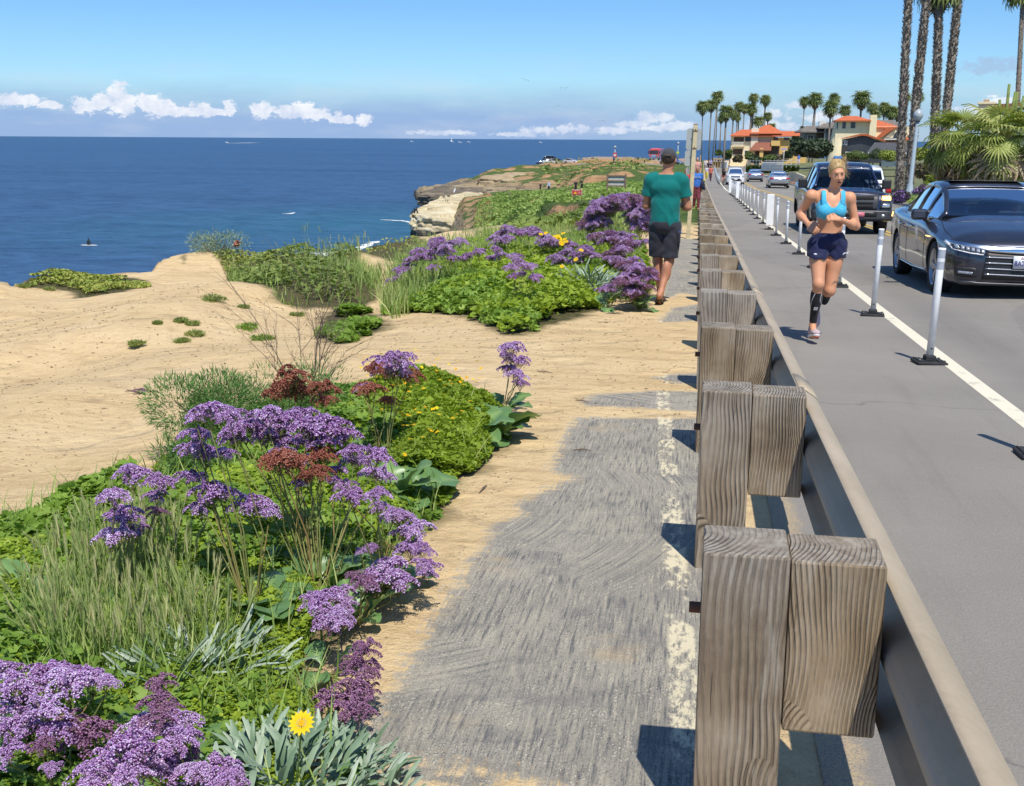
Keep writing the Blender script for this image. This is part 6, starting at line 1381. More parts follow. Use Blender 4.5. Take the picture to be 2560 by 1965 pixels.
def make_people():
    make_runner(); make_man()
    cm={}
    def C(name,c,r=.85):
        if name not in cm: cm[name]=simple("cloth_"+name,c,r,var=.12,scale=6)
        return cm[name]
    sa=skin_mat("skin_light",(.52,.29,.18)); sb=skin_mat("skin_tan",(.36,.19,.11)); hd=simple("dark_hair",(.02,.015,.012),.6); hb=simple("brown_hair",(.10,.06,.03),.7)
    # man in blue, right behind the wooden pole
    t=walker("smiling man in a bright blue T-shirt and maroon trousers carrying a jacket",1740,524,105,(sb,cloth("royal_blue_cotton",(.045,.16,.50),.85),cloth("maroon_denim",(.17,.035,.045),.85),hd),math.radians(4),.12,'down',vox=.011,D=27.)
    M=Matrix.Translation((0,-.002,1.625)); face_parts(M,t,open_=False,hair=(.02,.015,.01),lip=(.40,.16,.13))
    b=MB(); b.box((-.05,0,0),(.0,.0,.0)) if False else None
    wt=simple("faded_print",(.55,.62,.72),.8); o=text_mesh("shirt_print","MOON",.085,wt,t,Matrix.Translation((.0,-.135,1.30))@Matrix.Rotation(math.pi/2,4,'X'),.012)
    J=Field((.05,-.35,.75),(.42,.15,1.20),.014); J.ell((.22,-.13,1.0),(.085,.10,.16),.03); J.cap((.18,-.15,1.1),(.28,-.1,.85),.05,.06,.03); J.noise(.012,26,3); o=J.build("jacket",C("navy",(.015,.02,.05)),t,1)
    cp=simple("pale_blue_cap",(.16,.30,.62),.8); 
    # people behind and beside him
    walker("dark haired person in red top half hidden behind the wooden pole",1712,523,100,(sb,C("red",(.45,.03,.03)),C("black",(.02,.02,.022)),hd),.3,.15,'down',vox=.02,D=28.5)
    walker("person in a pale blue cap directly behind the smiling man",1741,470,75,(sa,C("pink",(.60,.30,.25)),C("grey",(.2,.2,.22)),cp),0,.1,'down',vox=.025,D=38)
    far=[("distant walker in yellow shorts on the dirt path",1766,449,34,C("white",(.6,.55,.6)),C("yellow",(.62,.50,.05)),120),
         ("distant walker in coral top nearest the white delineators",1776,455,40,C("coral",(.60,.16,.12)),C("plum",(.10,.04,.05)),112),
         ("distant walker in navy among the group by the palms",1770,432,28,C("navy",(.015,.02,.05)),C("navy",(.015,.02,.05)),150),
         ("distant walker in white shirt at the back of the group",1763,428,28,C("white",(.6,.55,.6)),C("grey",(.2,.2,.22)),165),
         ("distant walker in lilac top furthest along the path",1777,424,26,C("lilac",(.35,.30,.48)),C("navy",(.015,.02,.05)),180)]
    for lab,x,y,h,a,b_,D in far: walker(lab,x,y,h,(sa,a,b_,hb),random.uniform(-.4,.4),.2,'down',vox=.03,D=D)
    # cyclist rider riding in the road is separate; dark jogger
    # walkers on the terrace
    walker("distant person in dark clothes with a white mark, leftmost pair on the terrace",1351,481,24,(sa,C("black",(.02,.02,.022)),C("black",(.02,.02,.022)),hb),.5,.1,'down',vox=.03,D=185)
    walker("distant person in a light grey sweatshirt and dark trousers on the terrace",1372,479,26,(sa,C("lightgrey",(.45,.50,.58)),C("navy",(.015,.02,.05)),hb),0,.12,'down',vox=.03,xtra='long',D=185)
    walker("distant person in black standing behind the red warning sign, left of two",1439,483,32,(sa,C("black",(.02,.02,.022)),C("black",(.02,.02,.022)),hb),.3,.05,'down',vox=.03,D=100)
    walker("distant person in black pointing down beside the red warning sign",1454,484,36,(sa,C("black",(.02,.02,.022)),C("black",(.02,.02,.022)),hb),-.9,.1,'out',vox=.03,D=95)
    walker("tiny distant pedestrian in blue standing by the far lamp post",1534,408,19,(sa,C("blue",(.05,.1,.25)),C("navy",(.015,.02,.05)),hd),0,.05,'down',vox=.04,D=262)
    walker("tiny distant pedestrian in pink on the far car park",1611,408,14,(sa,C("pink",(.60,.30,.25)),C("black",(.02,.02,.022)),hd),0,.1,'down',vox=.04,D=275)
    walker("person in coral vest half hidden behind the street lamp",2283,455,26,(sa,C("coral",(.60,.16,.12)),C("lilac",(.35,.30,.48)),hb),0,.1,'down',vox=.03,D=70)
    walker("person in a blue shirt by the hedge above the silver car",1996,412,26,(sb,C("shirtblue",(.08,.18,.55)),C("white",(.6,.55,.6)),hd),0,.08,'down',vox=.03,D=130)
# ================================================================ palms
M_TRUNK=None
def fan_leaf(nb=16,fold=.25,droop=.35,seed=0):
    """fan of pointed blades, radius 1 from its hub, lying along +x"""
    rg=random.Random(seed); V=[];Fc=[]
    for k in range(nb):
        a=(k/(nb-1)-.5)*4.3; l=(.72+.28*math.cos(a*.55))*(1+rg.uniform(-.05,.05)); w=(.078 if nb<18 else .046); c,s=math.cos(a),math.sin(a); b=len(V)
        for (r,ww,dz) in ((.0,.012,0),(.5,w,-.02),(.78,w*.55,-droop*.35),(1.,.004,-droop)):
            z=dz*l+fold*abs(a)*.10*r; V+=[(c*r*l-s*ww,s*r*l+c*ww,z+.02*(k%2)),(c*r*l+s*ww,s*r*l-c*ww,z-.02*(k%2))]
        for j in range(3): q=b+2*j; Fc+=[(q,q+1,q+3),(q,q+3,q+2)]
    return np.array(V),np.array(Fc)
def crown_arrays(n,pet,R,rng,up=(-.35,1.25),nb=12,droop=.3):
    Va=[];Fa=[];Ta=[];base=0
    for k in range(n):
        L,Fc=fan_leaf(nb,.25,droop+.2*rng.random(),k%5); el=up[0]+(up[1]-up[0])*((k+.5)/n)+rng.normal(0,.1); az=2.39996*k+rng.normal(0,.15)
        s=R*(.85+.3*rng.random()); p=pet*(.8+.4*rng.random())
        d=np.array([math.cos(el)*math.cos(az),math.cos(el)*math.sin(az),math.sin(el)]); side=np.array([-math.sin(az),math.cos(az),0]); el2=el-.35-.5*(1-max(0,math.sin(el)))*.6; dx=np.array([math.cos(el2)*math.cos(az),math.cos(el2)*math.sin(az),math.sin(el2)]); nn=np.cross(dx,side)
        V=(L[:,0:1]*dx+L[:,1:2]*side*(.85+.2*rng.random())+L[:,2:3]*nn)*s+d*p; Va.append(V); Fa.append(Fc+base); Ta.append(np.full(len(V),rng.random()*.8+.1*(el>.5))); base+=len(V)
        w=side*.018*max(1,R*1.2); q=np.array([-w,w,d*p-w*.6,d*p+w*.6]); Va.append(q); Fa.append(np.array([(0,1,3),(0,3,2)])+base); Ta.append(np.full(4,.9)); base+=4
    return np.concatenate(Va),np.concatenate(Fa),np.concatenate(Ta)
def trunk_mesh(H,r0,r1,lean,rng,boots=0,bs=.07):
    mb=MB(); n=14; pts=[];rad=[]
    for k in range(n+1):
        t=k/n; pts.append((lean[0]*t**1.2,lean[1]*t,H*t)); rad.append((r0*1.35 if k==0 else r0)+(r1-r0)*t)
    mb.tube(pts,rad,10,caps=True)
    if boots:
        for i in range(boots):
            t=rng.random()*.995; a=rng.random()*6.283; k=t*n; j=int(k); f=k-j; c=[pts[j][q]+(pts[min(j+1,n)][q]-pts[j][q])*f for q in range(3)]; r=r0+(r1-r0)*t; u=(math.cos(a),math.sin(a)); v=(-u[1],u[0]); w=bs*.5*(.6+.6*rng.random()); h=bs*(.9+.9*rng.random()); o=bs*(.35+.8*rng.random())
            P_=[(c[0]+u[0]*r*.96-v[0]*w,c[1]+u[1]*r*.96-v[1]*w,c[2]),(c[0]+u[0]*r*.96+v[0]*w,c[1]+u[1]*r*.96+v[1]*w,c[2]),(c[0]+u[0]*(r+o)+v[0]*w*.25,c[1]+u[1]*(r+o)+v[1]*w*.25,c[2]+h),(c[0]+u[0]*(r+o)-v[0]*w*.25,c[1]+u[1]*(r+o)-v[1]*w*.25,c[2]+h),(c[0]+u[0]*(r+o*.2),c[1]+u[1]*(r+o*.2),c[2]+h*.6)]
            mb.add(P_,[(0,1,2,3),(0,3,4),(1,4,2)],0)
    return mb,pts[-1]
def make_palms():
    rng=np.random.default_rng(33)
    frond=leafmat("palm_frond",(.11,.155,.045),(.20,.25,.07),(.35,.37,.14),trans=.2); dead=leafmat("dead_palm_frond",(.19,.14,.08),(.34,.26,.16),(.48,.39,.26),trans=.1)
    t=NT("palm_trunk_bark"); o=t.obj(); n=t.noise(t.mp(o,(1,1,1.5)),7,5,.65); c=t.ramp(n,[(.3,(.10,.083,.066)),(.5,(.22,.185,.15)),(.72,(.38,.335,.28))]); bark=t.out(t.pbr(c,.95,0,t.bump(t.noise(t.mp(o,(1,1,4)),6,4),.05)))
    # ---- four tall palms at the roadside, crowns above the frame
    bigs=[("tall palm with the darkest slim trunk, leftmost of the four roadside palms",(2248,478),58,(2280,-190),.195,.17),
          ("tall palm leaning right, second of the four roadside palms",(2272,468),61,(2338,-200),.215,.20),
          ("tall palm with hanging dead frond skirt, third of the four roadside palms",(2334,452),66,(2348,-25),.25,.21),
          ("tall thick palm, rightmost of the four roadside palms",(2352,450),69,(2412,-150),.25,.23)]
    for lab,(bx,by),D,(tx,ty),r0,r1 in bigs:
        b=atD(bx,by,D); top=atD(tx,ty,D+.5); H=top[2]-b[2]+.6; T=thing("palm_tree",lab,"palm tree",(b[0],b[1],b[2]-.4),0,"tall roadside palms")
        mb,e=trunk_mesh(H,r0,r1,(top[0]-b[0],top[1]-b[1]),rng,1700,.11); mb.build("trunk",bark,T,fix=False)
        V,Fc,tt=crown_arrays(46,.9,1.05,rng,(-.6,1.3)); npmesh("crown",V+np.array(e),Fc,frond,parent=T,tint=tt)
        V,Fc,tt=crown_arrays(56,.55,1.05,rng,(-1.75,-.9),10,.1); npmesh("dead_frond_skirt",V*np.array([.62,.62,1])+np.array(e)-np.array([0,0,.2]),Fc,dead,parent=T,tint=tt)
    # ---- distant palms: a few kinds, copied
    kinds=[]
    for k,(n,pet,R,sk) in enumerate(((44,.75,.95,30),(50,.85,1.0,46),(40,.7,.9,0))):
        T=thing("palm_tree","x","palm tree",(0,0,-60-k*20),0,"distant palms above the houses"); 
        V,Fc,tt=crown_arrays(n,pet,R,rng,(-.45,1.3),9); cr=npmesh("crown",V,Fc,frond,parent=T,tint=tt)
        if sk: V,Fc,tt=crown_arrays(sk,.5,.85,rng,(-1.7,-.7),8,.1); npmesh("dead_frond_skirt",V*np.array([.8,.8,1.1])-np.array([0,0,.15]),Fc,dead,parent=T,tint=tt)
        kinds.append(T)
    # (crown x, y in zoom-2 pixels, radius, kind, trunk base x or None, distance, words)
    Z=.3929; X0,Y0=1700,180
    L=[(145,225,46,0,150,215,"leftmost palm of the far shoreline cluster"),(200,215,38,1,197,222,"dark trunked palm second in the far shoreline cluster"),(240,160,42,0,222,230,"tallest crown near the left of the far cluster"),
       (295,262,48,1,288,200,"palm with thick brown skirt standing nearest in the far cluster"),(262,300,26,0,258,235,"small palm tucked behind the skirted one"),(340,270,34,0,330,225,"mid palm right of the skirted one"),(378,222,36,0,375,228,"full crowned palm at the middle of the far cluster"),(365,290,26,1,360,215,"short palm with brown skirt in the middle of the cluster"),
       (410,232,32,0,405,232,"palm just left of the shaggy leaning one"),(455,240,38,1,443,215,"shaggy palm with wide skirt at the cluster's right"),(470,168,36,0,462,236,"high slim palm behind the shaggy one"),(545,180,38,0,528,225,"straight slim palm standing apart, right of the cluster"),
       (500,318,44,2,500,245,"low broad palm behind the red roofed house"),(560,285,28,1,558,238,"short brown skirted palm right of the low broad one"),(585,350,30,2,585,240,"lowest palm tuft touching the red roof"),
       (793,190,38,0,792,200,"slim palm left of the twin skirted one"),(862,182,48,1,842,190,"large palm with long brown skirt between the two roofs"),(780,362,22,2,780,195,"tiny palm tuft beside the grey roof"),
       (982,172,40,0,978,205,"upper crown of the pair left of the tile roofed tower"),(960,235,50,1,957,180,"shaggy palm with wide trunk left of the tile roofed tower"),(1050,248,46,2,1050,190,"round low palm behind the tile roof"),
       (1157,178,56,1,1150,185,"tall palm with pineapple shaped skirt over the tower roof"),(1226,232,40,0,1226,200,"palm right of the pineapple skirted one"),(1250,275,34,2,1250,190,"greener low palm right of the tower"),(1300,232,44,0,1300,205,"palm at the middle of the right hand row"),(1345,262,44,1,1345,195,"shaggy palm in the right hand row"),(1385,262,44,0,1385,200,"palm peeping left of the tall roadside trunks"),
       (1440,165,34,0,1440,190,"palm crown between the first two roadside trunks"),(1520,165,36,0,1520,195,"palm crown just right of the second roadside trunk")]
    for i,(x,y,r,k,bx,D,lab) in enumerate(L):
        if 330<=x<640: D=282
        if 760<x<900: D+=62
        px,py=X0+x*Z,Y0+y*Z; c=atD(px,py,D); R=r*Z/PF*D; kk=R/1.28; zb=float(zr(min(D,260)))-.4
        o=kinds[k] if k in (0,1,2) and not kinds[k].get('used') else copy_tree(kinds[k]); o['used']=1; o['label']=lab; 
        o.location=tuple(c); o.scale=(kk,kk,kk); o.rotation_euler=(0,0,rng.random()*6.28)
        b=atD(X0+bx*Z,py,D); H=(c[2]-zb)/kk
        if H<2: H=3
        mb=MB(); off=Vector((b[0]-c[0],b[1]-c[1],0))/kk; off=Matrix.Rotation(-o.rotation_euler[2],3,'Z')@off
        mb.tube([(off.x,off.y,-H),(off.x*.6,off.y*.6,-H*.5),(0,0,0)],[.13/kk,.105/kk,.10/kk] if k!=1 else [.16/kk,.13/kk,.13/kk],8); mb.build("trunk",bark,o,fix=False)
    for q in kinds: q.pop('used',None) if hasattr(q,'pop') else None
    for q in list(COL.objects):
        if 'used' in q: del q['used']
    # far right single palm
    b=atD(2549,300,90); c=atD(2558,-14,90); T=thing("palm_tree","lone slim palm at the far right edge of the sky","palm tree",(b[0],b[1],-2)); mb,e=trunk_mesh(c[2]+2,.22,.18,(c[0]-b[0],c[1]-b[1]),rng,300,.08); mb.build("trunk",bark,T,fix=False); V,Fc,tt=crown_arrays(44,.8,.95,rng,(-.5,1.3)); npmesh("crown",V+np.array(e),Fc,frond,parent=T,tint=tt)
    # ---- two low fan palms behind the black sedan
    fm=leafmat("fan_palm_leaf",(.16,.22,.045),(.34,.40,.09),(.62,.62,.27),trans=.3)
    for lab,(cx,cy),D,n,R,pt,zb in (("bushy fan palm with yellow green fans right above the black sedan",(2500,366),36,66,.66,1.0,-1.2),("bushy fan palm with darker fans left of the brighter one",(2402,352),41,48,.70,.95,-1.3)):
        c=atD(cx,cy,D); T=thing("fan_palm",lab,"palm tree",(c[0],c[1],zb)); H=c[2]-zb
        V,Fc,tt=crown_arrays(n,pt,R,rng,(-1.0,1.25),20,.25); npmesh("crown",V+np.array([0,0,H]),Fc,fm,parent=T,tint=tt)
        V,Fc,tt=crown_arrays(85,.8,.9,rng,(-1.6,-.5),12,.1); npmesh("dead_frond_skirt",V+np.array([0,0,H]),Fc,dead,parent=T,tint=tt)
        mb,e=trunk_mesh(H+.2,.34,.28,(0,0),rng,500,.13); mb.build("trunk",bark,T,fix=False)
        if cx>2450:
            mb=MB(); 
            for i in range(26): a=rng.random()*6.28; q=rng.random(); mb.tube([(.0,-.3,H+.15),(math.cos(a)*.2,-.5+math.sin(a)*.1,H+.35+.2*q)],[.03,.015],5)
            mb.build("seed_cluster",simple("yellow_seeds",(.40,.36,.08),.9,var=.4),T)
    # green cactus like stems behind the fan palms
    c=atD(2518,262,60); T=thing("cactus","tall yellow green branching cactus in front of the red tile roof","cactus",(c[0],c[1],.5)); mb=MB()
    for (dx,h,l) in ((0,4.0,0),(.25,3.6,.1),(-.3,3.2,-.1),(.65,3.4,.15),(.45,3.6,0),(-.55,2.4,.1),(.9,2.5,.2)): mb.tube([(dx*.5,0,0),(dx,0,h*.6),(dx+l,0,h)],[.09,.09,.07],7)
    mb.build("stem",simple("cactus_green",(.16,.21,.05),.8,var=.3,scale=5),T)
# ================================================================ houses
def siding(name,col,n=1.,d=.02):
    t=NT(name); o=t.obj(); z=t.xyz(o)[2]; w=t.n('ShaderNodeTexWave',bands_direction='Z',wave_profile='SAW',i={'Vector':o,'Scale':3.2*n}).outputs['Fac']; c=t.mix(t.step(t.noise(o,2,4),.3,.7),[x*.88 for x in col],[x*1.08 for x in col]); c=t.mix(t.m2('MULTIPLY',t.step(w,.15,.0),.6),c,[x*.4 for x in col]); return t.out(t.pbr(c,.8,0,t.bump(w,.03)))
def tile_mat(name,col):
    t=NT(name); o=t.obj(); w=t.n('ShaderNodeTexWave',bands_direction='X',i={'Vector':o,'Scale':1.6}).outputs['Fac']; w2=t.n('ShaderNodeTexWave',bands_direction='Y',wave_profile='SAW',i={'Vector':o,'Scale':.9}).outputs['Fac']; n=t.noise(o,5,5,.7)
    c=t.ramp(n,[(.3,[x*.62 for x in col]),(.55,col),(.8,[min(1,x*1.35) for x in col])]); c=t.mix(t.m2('MULTIPLY',t.step(w,.3,.1),.55),c,[x*.35 for x in col]); return t.out(t.pbr(c,.9,0,t.bump(t.m2('ADD',w,w2),.06)))
class House:
    """front elevation in zoom pixels, true depth behind it"""
    def __init__(s,name,label,D,x0,yb,k,X0,Y0,rot=0.):
        s.k=k*D/PF; s.x0=x0; s.yb=yb; b=atD(X0+x0*k,Y0+yb*k,D); s.t=thing(name,label,"house",tuple(b),0)
        a=math.atan2(b[0],b[1]); s.t.rotation_euler=(0,0,-a+rot)
    def p(s,x,y): return ((x-s.x0)*s.k,(s.yb-y)*s.k)
    def wall(s,x0,x1,y0,y1,depth,mat,front=0.,name="wall",ch=0):
        (a,b),(c,d)=s.p(x0,y1),s.p(x1,y0); mb=MB(); mb.box(((a+c)/2,front+depth/2,(b+d)/2),(c-a,depth,d-b),ch=ch); return mb.build(name,mat,s.t)
    def win(s,x0,x1,y0,y1,front,fm,gm,mull=1):
        (a,b),(c,d)=s.p(x0,y1),s.p(x1,y0); mb=MB(); w=.09; f=front-.03
        for (u,v,ww,hh) in (((a+c)/2,b,c-a+w,w),((a+c)/2,d,c-a+w,w),(a,(b+d)/2,w,d-b-w),(c,(b+d)/2,w,d-b-w)): mb.box((u,f,v),(ww,.10,hh))
        for m in range(mull): u=a+(c-a)*(m+1)/(mull+1); mb.box((u,f+.01,(b+d)/2),(w*.6,.06,d-b-w))
        o=mb.build("window",fm,s.t); mb=MB(); mb.box(((a+c)/2,f+.035,(b+d)/2),(c-a-w*.5,.02,d-b-w*.5)); mb.build("pane",gm,o); return o
    def hip(s,x0,x1,ye,yr,xr0,xr1,depth,mat,front=-.6,over=.5,name="roof",gable=False):
        a,e=s.p(x0,ye); c,_=s.p(x1,ye); _,r=s.p(0,yr); u0,_=s.p(xr0,0); u1,_=s.p(xr1,0); y0,y1=front,front+depth; ym=(y0+y1)/2
        mb=MB(); th=.18; V=[(a,y0,e),(c,y0,e),(c,y1,e),(a,y1,e),(u0,ym,r),(u1,ym,r),(a,y0,e-th),(c,y0,e-th),(c,y1,e-th),(a,y1,e-th)]
        mb.add(V,[(0,1,5,4),(1,2,5),(2,3,4,5),(3,0,4),(6,7,1,0),(7,8,2,1),(8,9,3,2),(9,6,0,3),(9,8,7,6)]); return mb.build(name,mat,s.t)
def make_houses():
    gl=simple("dark_window_glass",(.03,.035,.045),.08,var=.1,spec=.8); wf=simple("white_trim",(.70,.68,.62),.7,var=.05); bf=simple("dark_frame",(.05,.045,.04),.6)
    red=tile_mat("red_roof_tile",(.78,.20,.08)); terr=tile_mat("terracotta_tile",(.40,.15,.09)); yel=simple("cream_yellow_stucco",(.86,.73,.47),.9,var=.06,scale=1.5); pale=simple("pale_stucco",(.86,.72,.55),.9,var=.05); och=simple("ochre_stucco",(.74,.48,.17),.9,var=.08); dk=simple("painted_recess_shade",(.10,.07,.05),.9)  # dk: shade of openings and porches put into the colour of solid panels
    K,X0,Y0=.2284,1780,210
    h=House("house","cream and ochre house with bright red hipped tile roof and arched balcony, nearest the sea",255,195,830,K,X0,Y0,-.12)
    h.wall(200,420,575,900,8,yel); h.wall(420,640,575,900,7,pale,front=.6); h.wall(640,1000,590,900,8,och,front=-.4); h.wall(415,490,492,700,1.2,pale,front=-.5,name="chimney")
    h.hip(190,660,570,505,280,640,10,red,front=-1.); h.hip(400,740,545,455,540,590,10,red,front=-1.2); h.hip(640,995,572,520,700,960,9,red,front=-1.4)
    h.wall(228,336,588,636,.5,dk,front=-.05,name="balcony_opening"); h.wall(225,328,712,770,.5,dk,front=-.05,name="arch_opening")
    for xa in (228,336,225,328): pass
    h.wall(215,345,676,688,1.,yel,front=-1.0,name="balcony_floor")
    for i in range(9): h.wall(222+i*13,227+i*13,645,676,.1,wf,front=-.9,name="baluster")
    h.wall(215,340,640,646,.2,wf,front=-.95,name="balcony_rail")
    h.win(352,410,585,630,0,bf,gl,2); h.win(352,400,728,772,0,wf,gl,1)
    h.hip(412,640,722,640,470,640,4,terr,front=-2.6); h.wall(440,460,725,880,.4,och,front=-2.2,name="pillar"); h.wall(522,560,700,880,.6,och,front=-2.4,name="pillar"); h.wall(560,720,690,880,2.,dk,front=-.9,name="porch_wall"); h.wall(462,520,735,880,.5,dk,front=.4,name="doorway")
    h.wall(635,728,622,676,1.4,och,front=-1.8,name="balcony"); h.win(655,695,588,618,-.4,bf,gl,1); h.win(765,812,590,614,-.4,bf,gl,1)
    # grey house with low roof
    gr=siding("grey_blue_siding",(.20,.23,.26)); rf=simple("brown_grey_shingle",(.19,.165,.14),.95,var=.25,scale=3,bump=.02)
    h=House("house","blue grey sided house with low brown grey roof between the two red roofed ones",195,945,680,K,X0,Y0,.1)
    h.wall(1000,1310,530,760,7,gr); h.wall(1205,1300,482,640,2,gr,front=-1.2); h.hip(945,1320,525,462,1040,1300,10,rf,front=-1.5); h.hip(1130,1345,482,425,1230,1345,8,rf,front=-2.2); h.wall(1160,1235,412,465,1,wf,name="chimney",front=1)
    h.wall(1130,1200,490,600,.4,dk,front=-.3,name="deck_opening"); h.win(1040,1100,560,640,0,wf,gl,1); h.wall(1000,1200,616,640,.15,wf,front=-1.2,name="deck_rail"); h.wall(1205,1214,482,640,.3,wf,front=-1.4,name="corner_post")
    # cream tower house
    h=House("house","cream stucco house with round tower, tall chimney and red tile roofs",172,1280,800,K,X0,Y0,.05)
    mb=MB(); a,b=h.p(1360,800); _,c=h.p(0,505); w=70*h.k; mb.lathe([(w*1.55,b-1),(w*1.25,b+(c-b)*.45),(w*1.02,b+(c-b)*.85),(w*.98,c)],(a+10*h.k,w*1.1,0),26); mb.build("tower",yel,h.t)
    h.wall(1330,1690,408,820,6,yel); h.hip(1318,1690,408,358,1430,1560,8,red,front=-.9); h.wall(1680,1750,352,700,1.3,yel,front=-.7,name="chimney")
    h.win(1395,1437,420,498,0,wf,gl,0); h.win(1482,1537,420,494,0,wf,gl,0); h.win(1335,1356,425,500,-.02,wf,gl,0)
    h.wall(1750,2120,470,820,6,yel,front=.5); h.hip(1750,2010,480,400,1752,1790,8,red,front=.2)
    mb=MB(); P=[h.p(*q) for q in ((1758,590),(1795,596),(1960,478),(1870,478))]; mb.prism(P,-.5,2.5); mb.build("roof",red,h.t)
    mb=MB(); P=[h.p(*q) for q in ((1850,590),(2020,590),(2020,560),(1940,500))]; mb.prism(P,.1,.5); mb.build("gable_wall",yel,h.t)
    mb=MB(); cx,cz=h.p(1978,600); mb.prism([(cx+math.cos(a)*.62,cz+max(0,math.sin(a))*1.05) for a in np.linspace(0,math.pi,12)],.02,.1); mb.build("arched_window",gl,h.t)
    h.wall(1840,2015,598,612,1.,wf,front=-.6,name="ledge"); h.wall(1850,2010,620,660,.5,terr,front=-.4,name="lower_roof"); h.hip(2020,2130,605,530,2040,2125,6,red,front=-.5)
    h.hip(1745,2050,470,392,1800,2000,9,rf,front=5.5)
    # dark grey gabled building
    dg=siding("charcoal_siding",(.085,.095,.11)); h=House("house","charcoal sided building with red tile gable in front of the cream tower",140,1410,800,K,X0,Y0,.0)
    mb=MB(); P=[h.p(*q) for q in ((1412,860),(1412,612),(1630,566),(1850,640),(1850,860))]; mb.prism(P,0,5.); mb.build("wall",dg,h.t)
    mb=MB(); P=[h.p(*q) for q in ((1405,606),(1405,598),(1600,550),(1660,550),(1862,622),(1862,634),(1650,570),(1610,570))]; mb.prism(P,-.5,5.6); mb.build("roof",red,h.t)
    h.win(1416,1438,625,668,0,wf,gl,0); h.win(1444,1464,625,668,0,wf,gl,0); h.wall(1410,1466,680,760,.3,bf,front=-.15,name="garage_door"); h.wall(1450,1662,768,815,.6,simple("cream_panel",(.70,.62,.38),.8),front=-1.4,name="garden_wall"); h.wall(1452,1640,742,752,1.0,wf,front=-1.5,name="awning")
    h=House("house","low white house with dark grey shingle roof right of the charcoal building",128,1690,860,K,X0,Y0,.0)
    dkr=simple("dark_shingle",(.075,.078,.085),.95,var=.25,scale=4,bump=.02)
    h.wall(1850,2130,750,900,6,wf); h.hip(1690,2160,748,645,1760,2080,7,dkr,front=-1.2); h.wall(1700,2150,746,762,.1,wf,front=-1.25,name="fascia"); h.wall(1890,1960,780,850,.1,simple("grey_door",(.22,.23,.25),.6),front=-.06,name="garage_door"); h.wall(1975,2120,775,840,.1,dk,front=-.06,name="porch_opening")
    # roof at the far right
    h=House("house","cream house with terracotta roof and square chimney behind the fan palms",88,700,1100,.2975,2200,0,.0)
    h.wall(850,1500,985,1400,6,yel); h.wall(800,925,878,985,1.4,yel,front=-.5,name="chimney"); h.wall(790,932,866,882,1.7,yel,front=-.65,name="chimney"); h.wall(835,882,845,868,.4,simple("chimney_pot",(.42,.30,.2),.9),front=.0,name="chimney_pot")
    mb=MB(); P=[h.p(*q) for q in ((840,990),(925,888),(1120,876),(1290,960),(1280,985),(1130,898),(1020,930),(870,1000))]; mb.prism(P,-1.,5); mb.build("roof",terr,h.t)
    mb=MB(); P=[h.p(*q) for q in ((1015,938),(1140,892),(1290,975),(1290,985),(1140,905),(1020,948))]; mb.prism(P,-1.15,-1.02); mb.build("fascia",wf,h.t)
    # tan beach structure and path wall at the end of the path
    h=House("shelter","low tan timber shelter at the far end of the path",236,1780,415,1.,0,0,.0)
    tn=simple("tan_timber",(.42,.31,.17),.9,var=.2); 
    for x in (1781,1787,1793,1799,1804): h.wall(x,x+2.2,398,424,.3,tn,name="post")
    h.wall(1779,1807,396,399.5,3,tn,front=-.2,name="beam"); h.wall(1783,1806,404,424,.3,simple("shelter_panel",(.30,.22,.12),.9),front=.5,name="panel"); h.t['category']="shelter"
